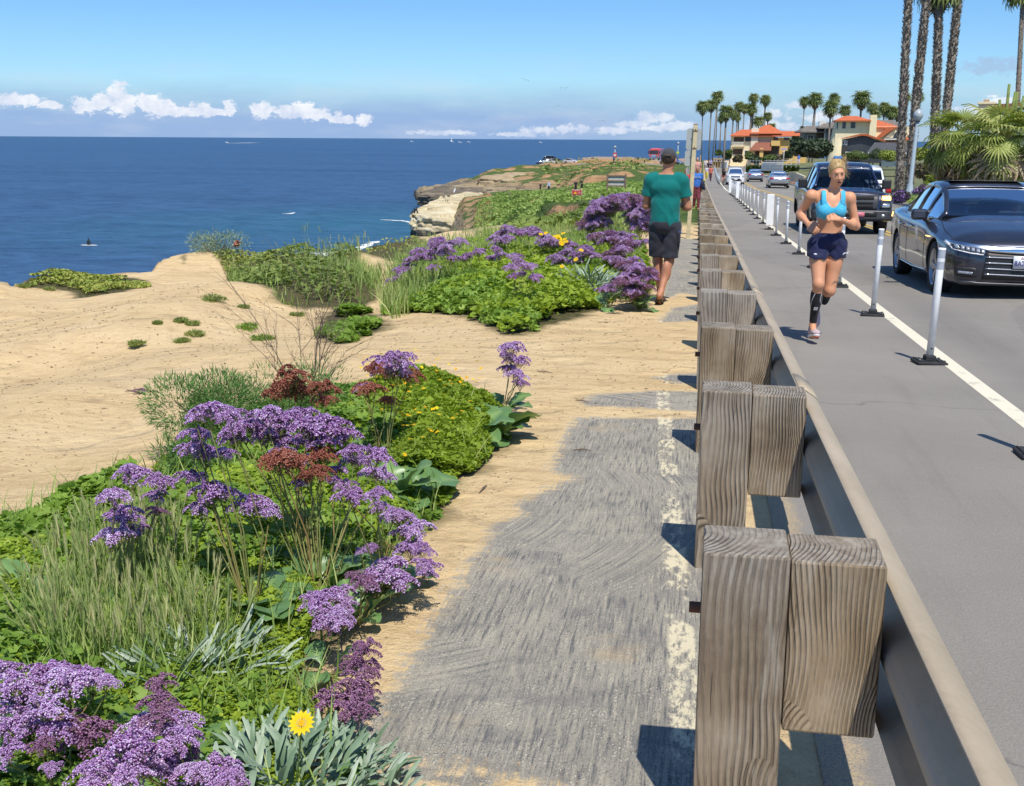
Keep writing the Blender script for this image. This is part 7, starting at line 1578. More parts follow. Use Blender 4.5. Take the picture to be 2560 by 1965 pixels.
def make_green():
    rng=np.random.default_rng(44); Z,X0,Y0=.2284,1780,210
    dark=leafmat("dark_tree_leaf",(.03,.05,.022),(.055,.085,.04),(.11,.14,.07),trans=.1); mid=leafmat("bush_leaf",(.05,.09,.02),(.10,.15,.035),(.19,.23,.07),trans=.2); yg=leafmat("yellow_green_leaf",(.14,.20,.03),(.26,.32,.05),(.42,.44,.10),trans=.2); pur=flor_mat("purple_shrub_bloom",[(0,(.07,.10,.03)),(.45,(.12,.09,.12)),(.6,(.26,.14,.40)),(1,(.45,.30,.6))]); brn=leafmat("brown_bush_leaf",(.07,.06,.04),(.13,.11,.06),(.2,.17,.09),trans=.1)
    def bush(name,lab,x,y,w,h_,D,mat,cat="shrub",n=2600,leaf=None,lobes=12,src=1):
        px,py=(X0+x*Z,Y0+y*Z) if src else (x,y); k=Z if src else 1.; b=atD(px,py,D); R=w*k/PF*D/2; H=h_*k/PF*D
        shrub(name,lab,b,R,H,n,mat,rng,leaf=leaf or max(.06,R*.045),cat=cat,lobes=lobes,sq=min(1.1,H/R*.9))
    bush("tree","broad dark olive green tree in front of the grey house",1080,800,450,180,135,dark,"tree",9000,.17,26)
    bush("tree","dark tree top rising behind the broad olive one",930,690,150,110,150,dark,"tree",3000,.2,9)
    bush("tree","dark hedge like tree right part before the cream tower",1230,740,160,100,150,mid,"tree",3000,.2,9)
    for k,(x,y,w,h_,m,lab) in enumerate([(150,830,130,110,mid,"bushy green tree left of the red roofed house"),(70,780,70,60,mid,"small green tree beside the far shelter"),(280,850,120,70,brn,"brownish bush before the arched balcony"),(400,830,110,90,mid,"green bush at the left of the ochre porch"),(470,860,120,70,dark,"dark bush under the porch pillars"),(640,850,190,60,mid,"mixed green bush right of the porch"),(760,840,150,60,brn,"brown green bush below the street sign"),(830,800,120,60,dark,"dark bush behind the street sign")]):
        bush("garden_bush",lab,x,y,w,h_,232-k*3 if k<5 else 200-k*4,m,"bush",1500,.22,8)
    # clipped hedge
    a=onG(1822,428); b=onG(1898,434); L=9.5; t=thing("hedge","long clipped dark green hedge along the far bend of the road","hedge",(7.2,196,zr(196)+.02)); n=9000; q=rng.random((n,3)); 
    P_=np.stack([(q[:,0]-.0)*8.5,(q[:,1]-.5)*2.4,q[:,2]**.5*1.35],-1); T,B,N=rotmats(rng,n,.9); V,Fc,tt=stamp(*round_leaf(5),P_,.13,T,B,N); npmesh("foliage",V,Fc,mid,parent=t,tint=tt)
    # right hand garden: yellow green shrubs, bushes, lavender at the lamp
    for (x,y,w,h_,D,m,lab) in [(2310,452,60,42,66,brn,"big brown hedge bush behind the street lamp"),(2300,400,70,26,75,yg,"yellow green shrub left of the brown hedge bush"),(2225,402,60,24,90,yg,"yellow green shrub right of the pickup roof"),(2325,476,34,44,60,yg,"bright lime shrub between lamp and third palm"),(2140,398,70,18,118,mid,"dark green hedge bush above the pickup roof"),(2190,396,40,22,116,dark,"round dark bush right of the hedge above the pickup roof"),
        (2030,468,50,30,108,mid,"green roadside bush left of the pickup mirror"),(2010,480,46,34,100,brn,"olive brown bush behind the silver car"),(1960,452,30,16,118,mid,"small green bush by the terracotta paving"),(2375,470,60,50,56,brn,"dry brown brush at the foot of the thick palms"),(2440,480,80,60,50,brn,"dry brush between the palms and the black sedan"),(2290,430,50,20,80,brn,"low brown bush beyond the lamp")]:
        bush("garden_bush",lab,x,y,w,h_,D,m,"bush",3200,None,10,0)
    for (x,y,w,h_,D,lab) in [(2255,508,46,30,50,"purple flowering shrub at the foot of the street lamp"),(2305,494,46,34,55,"purple flowering shrub right of the street lamp"),(2228,492,24,14,58,"small purple flowering shrub left of the street lamp")]:
        bush("flowering_shrub",lab,x,y,w,h_,D,pur,"shrub",2600,.05,9,0)
    # verge grass
    P_=np.array([(9.3,38),(11.1,38),(11.1,110),(9.3,110)]); q,_=scatter(P_,9000,rng); V,Fc,tt=stamp(*blade(2,.05,.4),np.stack([q[:,0],q[:,1],zr(q[:,1])+.12],-1),.35*(.4+rng.random(9000)),*rotmats(rng,9000,.4)); tag(npmesh("verge_grass",V,Fc,M_GRASS,tint=tt),kind='stuff')
    # fences and garden walls
    wf=simple("white_fence_paint",(.78,.77,.73),.7,var=.04); tw=simple("cream_garden_wall",(.62,.54,.40),.9,var=.08)
    def fence(lab,p0,p1,H,n,D0,D1,mat,name="picket_fence"):
        a=Vector(atD(*p0,D0)); b=Vector(atD(*p1,D1)); t=thing(name,lab,"fence",tuple(a)); d=b-a; ang=math.atan2(d.y,d.x)
        for i in range(n): q=d*(i/(n-1)); mb=MB(); mb.box((q.x,q.y,q.z+H/2-.1),(.07,.03,H+.2),rz=ang); mb.build("picket",mat,t)
        for zz in (.25,.8): mb=MB(); mb.tube([Vector((0,0,H*zz)),d+Vector((0,0,H*zz))],.03,4); mb.build("rail",mat,t)
        return t
    fence("white picket fence at the road bend below the dark tree",(1903,424),(1957,424),1.15,44,172,165,wf)
    fence("white post and rail fence along the garden at the road bend",(1868,414),(1990,416),1.0,14,200,150,wf,"rail_fence")
    def gwall(lab,pts,H,mat):
        t=thing("garden_wall",lab,"wall",(0,0,0)); mb=MB()
        for (x0,y0,D0),(x1,y1,D1) in zip(pts[:-1],pts[1:]):
            a=Vector(atD(x0,y0,D0));b=Vector(atD(x1,y1,D1)); n=Vector((b.y-a.y,a.x-b.x,0)).normalized()*.1
            V=[a-n,b-n,b+n,a+n]; V=[v-Vector((0,0,.6)) for v in V]+[v+Vector((0,0,H)) for v in V]; mb.add(V,[(0,1,2,3),(4,5,6,7),(0,1,5,4),(1,2,6,5),(2,3,7,6),(3,0,4,7)])
        mb.build("wall",mat,t)
        x0,y0,D0=pts[0]
    gwall("cream stepped garden wall climbing behind the silver car",[(1956,440,128),(1990,440,116),(2012,450,108)],.35,tw)
    gwall("low white kerb wall at the start of the road bend",[(1803,417,232),(1818,413,226)],.7,wf)
# ================================================================ lamp, signs, rocks, birds, boats
def make_misc():
    # street lamp
    ml=simple("blue_grey_lamp_paint",(.36,.44,.50),.5,var=.06); gl=simple("lamp_globe_glass",(.40,.44,.47),.25,var=.03)
    b=atD(2272,496,60); t=thing("street_lamp","pale blue grey street lamp with acorn globe beside the tall palms","street lamp",tuple(b)); H=(496-312)/PF*60
    mb=MB(); mb.lathe([(.28,-.2),(.28,.15),(.20,.35),(.15,.7),(.115,.8),(.085,H),(.06,H+.05)],n=12); o=mb.build("post",ml,t); t.rotation_euler=(0,math.radians(1.7),0)
    mb=MB(); mb.lathe([(.06,H),(.15,H+.06),(.15,H+.1)],n=12); mb.build("collar",simple("lamp_collar",(.06,.065,.07),.5),t)
    mb=MB(); mb.lathe([(.13,H+.1),(.24,H+.28),(.26,H+.42),(.20,H+.58),(.08,H+.68),(0,H+.72)],n=14); mb.build("globe",gl,t)
    # far lamp posts on the headland
    for (x,y0,y1,D,lab,r) in ((1537,403,372,268,"far lamp post with red square sign on the headland",1),(1694,398,362,285,"far lamp post with yellow diamond sign near the fire engine",2)):
        b=atD(x,y0,D); H=(y0-y1)/PF*D; t=thing("street_lamp",lab,"street lamp",tuple(b)); mb=MB(); mb.tube([(0,0,-.5),(0,0,H)],[.14,.10],8); mb.build("post",ml,t)
        mb=MB(); mb.lathe([(.05,H),(.28,H+.1),(.28,H+.5),(0,H+.7)],n=10); mb.build("globe",gl,t)
        if r==1:
            mb=MB(); mb.tube([(-.45,0,H+.25),(.45,0,H+.25)],.06,6); mb.build("arm",ml,t); 
            s=MB(); s.box((0,-.16,H*.48),(.95,.04,1.15)); o=s.build("sign_plate",simple("red_sign",(.55,.05,.05),.5),t); s=MB(); s.box((0,-.185,H*.48),(.6,.01,.5)); s.build("sign_face",simple("sign_white",(.7,.6,.6),.5),o)
        else:
            s=MB(); s.box((0,-.16,H*.45),(.62,.04,.62),M=Matrix.Rotation(math.pi/4,4,'Y')); s.build("sign_plate",simple("lime_sign",(.50,.62,.05),.5),t)
    # wooden pole with two blank sign backs, beside the walking man
    b=onG(1720,597); D=float((b-CAM)@FWD); k=D/PF; t=thing("sign_post","square cream painted wooden post with the blank backs of three signs","sign post",tuple(b),math.radians(3))
    top=277*k; wd=simple("cream_painted_post",(.60,.50,.30),.8,var=.12,scale=9,bump=.003); al=simple("dull_aluminium_sign_back",(.42,.44,.42),.55,.2,var=.06)
    mb=MB(); mb.box((0,0,top/2-.15),(.088,.088,top+.3),ch=.005); p=mb.build("post",wd,t); t.rotation_euler=(0,math.radians(1.6),math.radians(3))
    mb=MB(); mb.box((0,0,top+.012),(.092,.092,.03),ch=.004); mb.build("post_top",simple("weathered_top",(.30,.24,.16),.9),t)
    def plate(cx,z0,z1,w,y,nm="sign_plate",ch=.03):
        mb=MB(); h=z1-z0; V=[]
        r=.05
        for (sx,sz) in ((1,1),(-1,1),(-1,-1),(1,-1)):
            for q in range(4):
                a={(1,1):0,(-1,1):math.pi/2,(-1,-1):math.pi,(1,-1):1.5*math.pi}[(sx,sz)]+q*math.pi/6; V.append((cx+sx*(w/2-r)+math.cos(a)*r,(z0+z1)/2+sz*(h/2-r)+math.sin(a)*r))
        mb.prism(V,y,y+.004); return mb.build(nm,al,t)
    f=lambda y: (597-y)*k
    plate(-.02,f(380),f(329),36*k,.05); plate(-.07,f(419),f(381),27*k,.055); plate(-.10,f(441),f(420.5),9*k,.05)
    bo=simple("rusty_bracket",(.20,.13,.08),.7,.4)
    for y in (334,376): mb=MB(); mb.box((0,-.049,f(y)),(.12,.012,.02)); mb.build("bracket",bo,t); mb=MB(); mb.lathe([(0,-.062),(.012,-.062),(.012,-.045)],(0.0,0,f(y)+.03),8,axis='Y'); mb.build("bolt",bo,t)
    # wooden sign seen from behind on the terrace
    b=atD(1562,480,70); k=70/PF; t=thing("wooden_sign","timber framed notice board seen from behind on the green terrace","notice board",tuple(b)); bw=simple("board_timber",(.20,.14,.09),.9,var=.2); bl=simple("pale_back_panel",(.48,.47,.42),.7,var=.1)
    for x in (0.03,-1.10): mb=MB(); mb.box((x,0,.5*44*k-.1),(.10,.10,44*k+.2)); mb.build("post",bw,t)
    mb=MB(); mb.box((-.56,.07,27*k),(1.2,.02,27*k)); mb.build("panel",bl,t)
    for z in (14.5,27,39.5): mb=MB(); mb.box((-.55,.03,z*k),(1.28,.06,.075)); mb.build("rail",bw,t)
    # small red warning sign
    b=atD(1442,500,66); k=66/PF; t=thing("warning_sign","small red warning sign with yellow triangle on the terrace edge","warning sign",tuple(b)); rd=simple("red_sign_face",(.55,.035,.03),.5); wh=simple("sign_white",(.75,.7,.66),.5); ye=simple("sign_yellow",(.80,.58,.02),.5)
    for x in (-.2,.2): mb=MB(); mb.box((x,0,12*k),(.05,.05,24*k+.3)); mb.build("post",bw,t)
    mb=MB(); mb.box((0,-.04,19*k),(24*k,.02,12.5*k)); pl=mb.build("sign_face",rd,t); mb=MB(); mb.box((0,-.035,19*k),(25.5*k,.015,13.8*k)); mb.build("border",wh,t)
    mb=MB(); mb.prism([(-.20,15.5*k),(.02,15.5*k),(-.09,20.5*k)],-.056,-.052); mb.build("triangle",ye,pl)
    text_mesh("lettering","WARNING",.075,wh,pl,Matrix.Translation((0,-.052,22.8*k))@Matrix.Rotation(math.pi/2,4,'X')); text_mesh("lettering","STAY BACK",.04,wh,pl,Matrix.Translation((.13,-.052,18.6*k))@Matrix.Rotation(math.pi/2,4,'X')); text_mesh("lettering","UNSTABLE\nCLIFFS",.04,wh,pl,Matrix.Translation((.15,-.052,16.5*k))@Matrix.Rotation(math.pi/2,4,'X'))
    b=atD(1275,494,110); t=thing("stake","thin dark stake standing on the green terrace","stake",tuple(b)); mb=MB(); mb.tube([(0,0,-.2),(0,0,.55)],.04,6); mb.build("stake",bw,t)
    # street name sign and blue parking sign
    for (x,y0,y1,D,w,h_,c,lab) in ((1959,398,374,168,.85,.2,(.35,.32,.60),"lilac blue street name sign on a white pole before the dark tree"),(1958,379,372,168,.0,.0,(0,0,0),"")):
        if not lab: continue
        b=atD(x,y0,D); H=(y0-y1)/PF*D; t=thing("street_sign",lab,"street sign",tuple(b)); mb=MB(); mb.tube([(0,0,-1.),(0,0,H)],.045,6); mb.build("pole",wh,t); m=simple("street_sign_blue",c,.5)
        mb=MB(); mb.box((-.05,-.03,H*1.02),(w,.03,h_)); mb.build("sign_blade",m,t); mb=MB(); mb.box((0,0,H*1.02+.26),(.03,w*.6,h_)); mb.build("sign_blade",m,t)
    # plain wooden path markers in front of the distant walkers
    for (x,y,h_,D,lab) in ((1749,447,50,70,"thin tan wooden stake right of the smiling man's head"),(1758,440,30,95,"thin tan wooden stake further along the path")):
        b=atD(x,y,D); t=thing("path_stake",lab,"stake",tuple(b)); mb=MB(); mb.box((0,0,h_/PF*D/2),(.07,.07,h_/PF*D+.4)); mb.build("stake",simple("tan_stake",(.45,.33,.2),.9),t)
    # low sea wall on the headland car park and the far slab
    t=NT("far_asphalt"); P=t.pos(); c=t.mix(t.step(t.noise(P,.3,4),.3,.7),(.20,.18,.16),(.30,.27,.24)); fa=t.out(t.pbr(c,.9)); pts=[(1400,404),(1480,402),(1560,399),(1660,396),(1745,394)]; V=[];Q=[]
    for (x,y) in pts:
        for dD in (268,345):
            d=ray(x,400); d=d/math.hypot(d[0],d[1]); X,Y=CAM[0]+d[0]*dD,d[1]*dD; V.append((X,Y,float(GZ(X,Y))+.12))
    Q=[(2*i,2*i+2,2*i+3,2*i+1) for i in range(len(pts)-1)]; 
    tw=simple("low_stone_wall",(.45,.37,.29),.9,var=.2); mb=MB(); prev=None
    t=thing("sea_wall","long low stone wall edging the far headland car park","wall",(0,0,0))
    for x in range(1455,1750,20):
        d=ray(x,400); d=d/math.hypot(d[0],d[1]); D=343; X,Y=CAM[0]+d[0]*D,d[1]*D; q=Vector((X,Y,float(GZ(X,Y)))); 
        if prev is not None: a,b=prev,q; V=[a,b,b+Vector((0,.4,0)),a+Vector((0,.4,0))]; V=[v-Vector((0,0,1)) for v in V]+[v+Vector((0,0,.75)) for v in V]; mb.add(V,[(4,5,6,7),(0,1,5,4),(2,3,7,6)])
        prev=q
    mb.build("wall",tw,t)
    t=thing("sea_wall","nearer low tan kerb wall in front of the far car park","wall",(0,0,0)); mb=MB(); prev=None
    for x in range(1440,1700,20):
        d=ray(x,400); d=d/math.hypot(d[0],d[1]); D=286; X,Y=CAM[0]+d[0]*D,d[1]*D; q=Vector((X,Y,float(GZ(X,Y)))); 
        if prev is not None: a,b=prev,q; V=[a,b,b+Vector((0,.4,0)),a+Vector((0,.4,0))]; V=[v-Vector((0,0,1)) for v in V]+[v+Vector((0,0,.35)) for v in V]; mb.add(V,[(4,5,6,7),(0,1,5,4),(2,3,7,6)])
        prev=q
    mb.build("wall",tw,t)
    make_rocks(); make_birds()
def rockmat(name,a,b,c,z0,z1,dark=(.05,.042,.034)):
    t=NT(name); P=t.pos(); Z_=t.xyz(P)[2]; st=t.noise(t.mp(P,(.12,.12,2.4)),1.,6,.65); n=t.noise(P,.6,6,.65); f=t.noise(t.mp(P,(1,1,1.6)),3,5,.7)
    col=t.ramp(t.m2('ADD',t.m2('MULTIPLY',st,.5),t.m2('MULTIPLY',n,.5)),[(.33,a),(.50,b),(.66,c)]); w=t.step(t.m2('ADD',Z_,t.m2('MULTIPLY',t.m2('SUBTRACT',n,.5),.9)),z0,z1); col=t.mix(w,col,t.mix(t.step(n,.4,.6),dark,(.17,.145,.11)))
    return t.out(t.pbr(col,.95,0,t.bump(t.m2('ADD',st,t.m2('MULTIPLY',f,.5)),.35,1.)))
def ring_rock(name,label,rim,center,mat,zbot=-14.,under=1.2,seed=1,rough=.35,cat="rock"):
    """rim: world points of the top edge, closed; walls drop in strata below it"""
    rng=np.random.default_rng(seed); n0=len(rim); m=220; R=np.array(rim); t=np.linspace(0,n0,m,endpoint=False); i=t.astype(int)%n0; f=(t-t.astype(int))[:,None]; P=R[i]*(1-f)+R[(i+1)%n0]*f
    c=np.array(center); rows=[]
    for u in np.linspace(0,1,26): 
        q=c+(P-c)*(u**.8)[...] if False else c+(P-c)*u; 
        bumpz=(fbm(q[:,0]*.5,q[:,1]*.5,4,seed)-.5)*2.2*rough*2*(1-.5*u); st=np.round((q[:,2]+bumpz)/.55)*.55; q=q.copy(); q[:,2]=.45*st+.55*(q[:,2]+bumpz); rows.append(q)
    top=rows[-1]; dirn=(P-c); dirn[:,2]=0; dirn/=np.linalg.norm(dirn,axis=1,keepdims=True)
    ks=40
    for k in range(1,ks+1):
        u=k/ks; z=top[:,2]*(1-u)+zbot*u; a=np.arange(m)*2*math.pi/m
        led=(vnoise(np.full(m,k*.55),a*1.2,seed+3)-.5)*1.0+(fbm(a*5,z*1.1,3,seed+5)-.5)*1.4-under*np.clip((u-.45)*3,0,1)*(1-.4*np.clip((u-.8)*5,0,1))+.25
        q=P+dirn*led[:,None]*.9; q[:,2]=z; rows.append(q)
    V=np.concatenate(rows); nr=len(rows); idx=np.arange(nr*m).reshape(nr,m); nx=np.roll(idx,-1,1); Fc=np.stack([idx[:-1],nx[:-1],nx[1:],idx[1:]],-1).reshape(-1,4)
    o=npmesh(name,V,Fc,mat,smooth=True); tag(o,label,cat); return o
def make_rocks():
    def W(x,y,D): return atH(x,y,D)
    pale=rockmat("pale_sandstone",(.22,.16,.09),(.60,.50,.30),(.80,.74,.56),-9.2,-9.9)
    rim=[W(1030,538,143),W(1050,541,141),(W(1090,546,140)),W(1130,552,140),W(1165,556,141),W(1200,540,146),W(1215,505,156),W(1205,480,164),W(1165,477,165),W(1130,488,160),W(1100,494,156),W(1065,508,151),W(1040,525,147)]
    c=W(1130,508,152); ring_rock("rock_outcrop","pale cream sandstone outcrop with undercut dark base jutting into the sea",rim,c,pale,seed=4,under=1.6,rough=.25)
    dark=rockmat("dark_layered_rock",(.07,.058,.045),(.16,.13,.095),(.30,.24,.16),-11.,-11.4)
    tan=rockmat("tan_layered_rock",(.14,.105,.065),(.42,.31,.18),(.60,.48,.30),-10.4,-11.)
    rim=[W(1048,485,228),W(1075,489,226),W(1130,484,226),W(1190,478,228),W(1250,474,230),W(1250,455,246),W(1180,452,246),W(1135,456,244),W(1085,470,238),W(1060,479,232)]
    ring_rock("rock_shelf","low dark layered rock shelf reaching into the sea beyond the pale outcrop",rim,W(1150,470,236),dark,seed=9,under=1.,rough=.3)
    rim=[W(1198,446,238),W(1260,449,236),W(1320,455,234),W(1390,460,232),W(1450,458,230),W(1460,440,246),W(1350,430,252),W(1250,434,250),W(1205,441,243)]
    ring_rock("rock_ledge","tan layered rock ledge with shadowed hollows under the far slope",rim,W(1330,443,242),tan,seed=12,under=2.2,rough=.2)
    cl=simple("eroded_clay",(.50,.30,.155),.95,var=.3,scale=.9,bump=.25)
def make_birds():
    bk=simple("black_plumage",(.02,.02,.022),.7); wh=simple("white_plumage",(.75,.75,.75),.7); gy=simple("grey_wing",(.35,.36,.38),.7)
    # cormorants resting on the pale rock
    spots=[(1031,536),(1036,531),(1041,527),(1055,521),(1061,519),(1100,513),(1107,513),(1113,511),(1114,506),(1119,511),(1037,536),(1043,535)]
    t0=None
    for k,(x,y) in enumerate(spots):
        D=143+(538-y)*.42; b=atH(x,y+2,D); 
        if t0 is None:
            t0=thing("seabird","x","bird",(0,0,0),0,"dark seabirds resting on the pale rock"); F=Field((-.3,-.3,-.1),(.3,.3,.9),.03); F.cap((0,.10,.22),(0,-.02,.48),.11,.10,.03); F.cap((0,-.02,.50),(0,-.05,.70),.05,.035,.02); F.ell((0,-.08,.74),(.045,.07,.045),.01); F.cap((0,-.12,.74),(0,-.22,.75),.018,.01,.01); F.cap((0,.12,.2),(0,.22,.02),.06,.02,.02); F.cap((.04,0,.2),(.04,0,0),.02,.02,.01); F.cap((-.04,0,.2),(-.04,0,0),.02,.02,.01); F.build("body",bk,t0,1); o=t0
        else: o=copy_tree(t0)
        o['label']="small black seabird perched on the pale sandstone outcrop"; o.location=tuple(b); o.rotation_euler=(0,0,random.uniform(0,6.28)); o.scale=(1.,1.,1.)
    b=atH(1137,483,158); o=copy_tree(t0); o['label']="white seabird standing at the top of the pale sandstone outcrop"; del o['group']; o.location=tuple(b)
    for ch in o.children: ch.data=ch.data.copy(); ch.data.materials[0]=wh
    # gulls in flight
    labs=["highest gull in flight over the sea","gull in flight right of the highest one","gull in flight below the two upper ones","lowest gull in flight just above the clouds on the horizon"]
    for (x,y,wS,up,ro),lab in zip(((1313,200,21,.12,.25),(1411,220,21,.20,-.05),(1392,267,20,.10,-.35),(1504,303,15,.55,.05)),labs):
        D=120; p=atD(x,y,D); s=wS/PF*D/1.2; t=thing("gull",lab,"bird",tuple(p),random.uniform(-.3,.3),"gulls flying over the water"); t.scale=(s,)*3
        F=Field((-.1,-.35,-.1),(.1,.35,.12),.018); F.cap((0,-.18,0),(0,.12,.0),.055,.035,.03); F.ell((0,-.22,.015),(.035,.05,.035),.02); F.cap((0,-.26,.01),(0,-.31,.005),.012,.006,.01); F.cap((0,.12,0),(0,.24,0),.035,.02,.02); F.build("body",wh,t,1)
        for q in (-1,1):
            V=[(q*.03,-.08,.01),(q*.03,.08,.01),(q*.28,-.10,.10+up*.3),(q*.28,.04,.10+up*.3),(q*.62,.06,.02-up*.2),(q*.58,.10,.02-up*.2)]; o=npmesh("wing",V,[(0,2,3,1),(2,4,5,3)],gy,parent=t); md=o.modifiers.new("s","SOLIDIFY"); md.thickness=.012; t.rotation_euler[1]=ro
    # boats
    def boat(lab,x,y,D,L,sail=False,wake=False):
        p=atZ(x,y,SEA); d=p-CAM; d=d/np.linalg.norm(d[:2]); p=np.array([CAM[0]+d[0]*D,d[1]*D,SEA]); t=thing("boat",lab,"boat",tuple(p),random.uniform(-.2,.2),None)
        V=[];pr=[(-.5,.0,.12),(-.3,.16,.13),(.1,.18,.14),(.4,.09,.17),(.52,0,.19)]
        mb=MB(); vs=[]
        for (u,w,h) in pr: vs+=[(u*L,-w*L,h*L),(u*L,w*L,h*L),(u*L*.92,-w*L*.5,-.02*L),(u*L*.92,w*L*.5,-.02*L)]
        fs=[]
        for i in range(4): a=4*i; fs+=[(a,a+4,a+6,a+2),(a+1,a+3,a+7,a+5),(a,a+1,a+5,a+4),(a+2,a+6,a+7,a+3)]
        mb.add(vs,fs+[(0,2,3,1)]); mb.build("hull",wh,t)
        mb=MB(); mb.box((-.05*L,0,.2*L),(.35*L,.22*L,.14*L),ch=.01*L); mb.build("cabin",wh,t)
        if sail: mb=MB(); mb.tube([(0,0,.1*L),(0,0,1.2*L)],.01*L,5); mb.build("mast",wh,t); npmesh("sail",[(0,0,.25*L),(0,0,1.15*L),(-.45*L,0.02,.25*L)],[(0,1,2)],wh,parent=t)
    boat("white motor boat trailing a long wake near the horizon at the left",567,356,2600,11)
    for x,y,D,sl,lab in ((1029,355,4200,0,"tiny white boat, leftmost on the horizon line"),(1130,353,4200,1,"tiny white sailing boat in the middle of the horizon line"),(1149,355,3600,0,"tiny white boat low between the sailing boat and the next"),(1171,354,3900,0,"tiny white boat right of the sailing boat"),(1351,355,4000,0,"tiny white boat alone on the horizon towards the headland")): boat(lab,x,y,D,14,sl)
    p=[atZ(575,356,SEA)[:2],atZ(640,354.5,SEA)[:2]]
    d=ray(575,356); q0=np.array([CAM[0]+d[0]/math.hypot(d[0],d[1])*2600,d[1]/math.hypot(d[0],d[1])*2600]); d=ray(636,355); q1=np.array([CAM[0]+d[0]/math.hypot(d[0],d[1])*2900,d[1]/math.hypot(d[0],d[1])*2900]); fo=simple("wake_foam",(.75,.8,.82),.9)
    n=np.array([-(q1-q0)[1],(q1-q0)[0]]); n/=np.linalg.norm(n); V=[(*(q0-n*3),SEA+.3),(*(q0+n*3),SEA+.3),(*(q1+n*14),SEA+.3),(*(q1-n*14),SEA+.3)]; tag(npmesh("boat_wake",V,[(0,1,2,3)],fo),kind='stuff')
    # surfer lying on a board
    p=atZ(222,614,SEA); t=thing("surfboard","white surfboard carrying a dark clad surfer on the calm water at the left","surfboard",tuple(p),.1); mb=MB(); mb.prism([(-1.0,0),(-.7,.22),(0,.28),(.7,.2),(1.05,0),(.7,-.2),(0,-.28),(-.7,-.22)],.02,.09,axis='Z'); mb.build("board",wh,t)
    s=thing("person","surfer in a dark wetsuit sitting up on a white surfboard","person",tuple(p+np.array([0,0,.08])),.1); F=Field((-.9,-.4,-.05),(.9,.4,.9),.03); F.cap((-.1,0,.14),(.0,0,.50),.14,.15,.05); F.ell((.03,0,.74),(.09,.08,.11),.03); F.cap((0,.15,.5),(.25,.25,.25),.05,.04,.03); F.cap((0,-.15,.5),(.25,-.25,.25),.05,.04,.03); F.cap((-.1,.1,.1),(.3,.25,.08),.08,.05,.03); F.cap((-.1,-.1,.1),(.3,-.25,.08),.08,.05,.03); F.build("body",bk,s,1)
# ================================================================ vehicles (local: x right, y towards the tail, z up, origin under the front bumper)
from mathutils.bvhtree import BVHTree
def paint_mat(name,c,metal=.0,rough=.28,coat=1.):
    t=NT(name); v=t.obj(); f=t.noise(v,900,1); n=t.noise(v,2,3); c1=t.mix(t.m2('MULTIPLY',f,.5),c,[min(1,x*1.5+.01) for x in c]); d=t.mix(t.m2('MULTIPLY',t.step(n,.45,.75),.12),c1,(.30,.26,.2))
    return t.out(t.pbr(d,rough,metal,None,**{'Coat Weight':coat,'Coat Roughness':.04,'Specular IOR Level':.5}))
def glass_mat(name,tint,refl=.12):
    t=NT(name); fr=t.n('ShaderNodeLayerWeight',i={'Blend':refl}).outputs['Fresnel']; a=t.n('ShaderNodeBsdfTransparent',i={'Color':(*tint,1)}).outputs[0]; g=t.n('ShaderNodeBsdfGlossy',i={'Color':(.9,.95,1,1),'Roughness':.02}).outputs[0]
    return t.out(t.n('ShaderNodeMixShader',i={0:t.m2('ADD',fr,.02),1:a,2:g}).outputs[0])
CM={}
def cmat(n):
    if not CM:
        CM.update(black=simple("black_trim",(.018,.018,.02),.5),tyre=simple("tyre_rubber",(.022,.022,.023),.85,var=.3,scale=20),rim=simple("alloy_rim",(.45,.46,.48),.28,.8),darkrim=simple("dark_alloy",(.10,.10,.11),.35,.6),chrome=simple("chrome",(.75,.75,.77),.10,1.,var=.02),lens=simple("headlight_lens",(.42,.45,.50),.10,.4,var=.3,scale=40),lensdark=simple("headlight_housing",(.06,.065,.08),.12,.3,var=.5,scale=50),
          red=simple("tail_light",(.48,.02,.02),.15),plate=simple("number_plate",(.78,.78,.80),.5,var=.03),ink=simple("plate_ink",(.05,.06,.22),.6),pinkp=simple("pink_plate",(.62,.18,.22),.5),seat=simple("pale_leather_seat",(.50,.46,.42),.7),cabin=simple("dark_cabin",(.03,.03,.035),.8),under=simple("underbody",(.012,.012,.012),.95),
          glass=glass_mat("car_glass",(.22,.27,.34)),gdark=glass_mat("dark_car_glass",(.05,.06,.08),.2),white=simple("white_led",(.85,.85,.85),.2),ink_red=simple("plate_red_ink",(.55,.05,.06),.6))
        t=NT("amber_lamp_lit"); CM['amber']=t.out(t.pbr((.9,.45,.08),.3,0,None,**{'Emission Color':(1,.62,.18,1),'Emission Strength':3.2}))
    return CM[n]
def cub(xs,ys,q):
    """monotone-ish smooth interpolation of a table"""
    xs=np.array(xs,float); ys=np.array(ys,float); d=np.gradient(ys,xs,axis=0) if len(xs)>2 else np.zeros_like(ys); i=np.clip(np.searchsorted(xs,q)-1,0,len(xs)-2); h=xs[i+1]-xs[i]; t=((q-xs[i])/h)
    if ys.ndim>1: t=t[:,None]; h=h[:,None]
    return (2*t**3-3*t**2+1)*ys[i]+(t**3-2*t**2+t)*h*d[i]+(-2*t**3+3*t**2)*ys[i+1]+(t**3-t**2)*h*d[i+1]
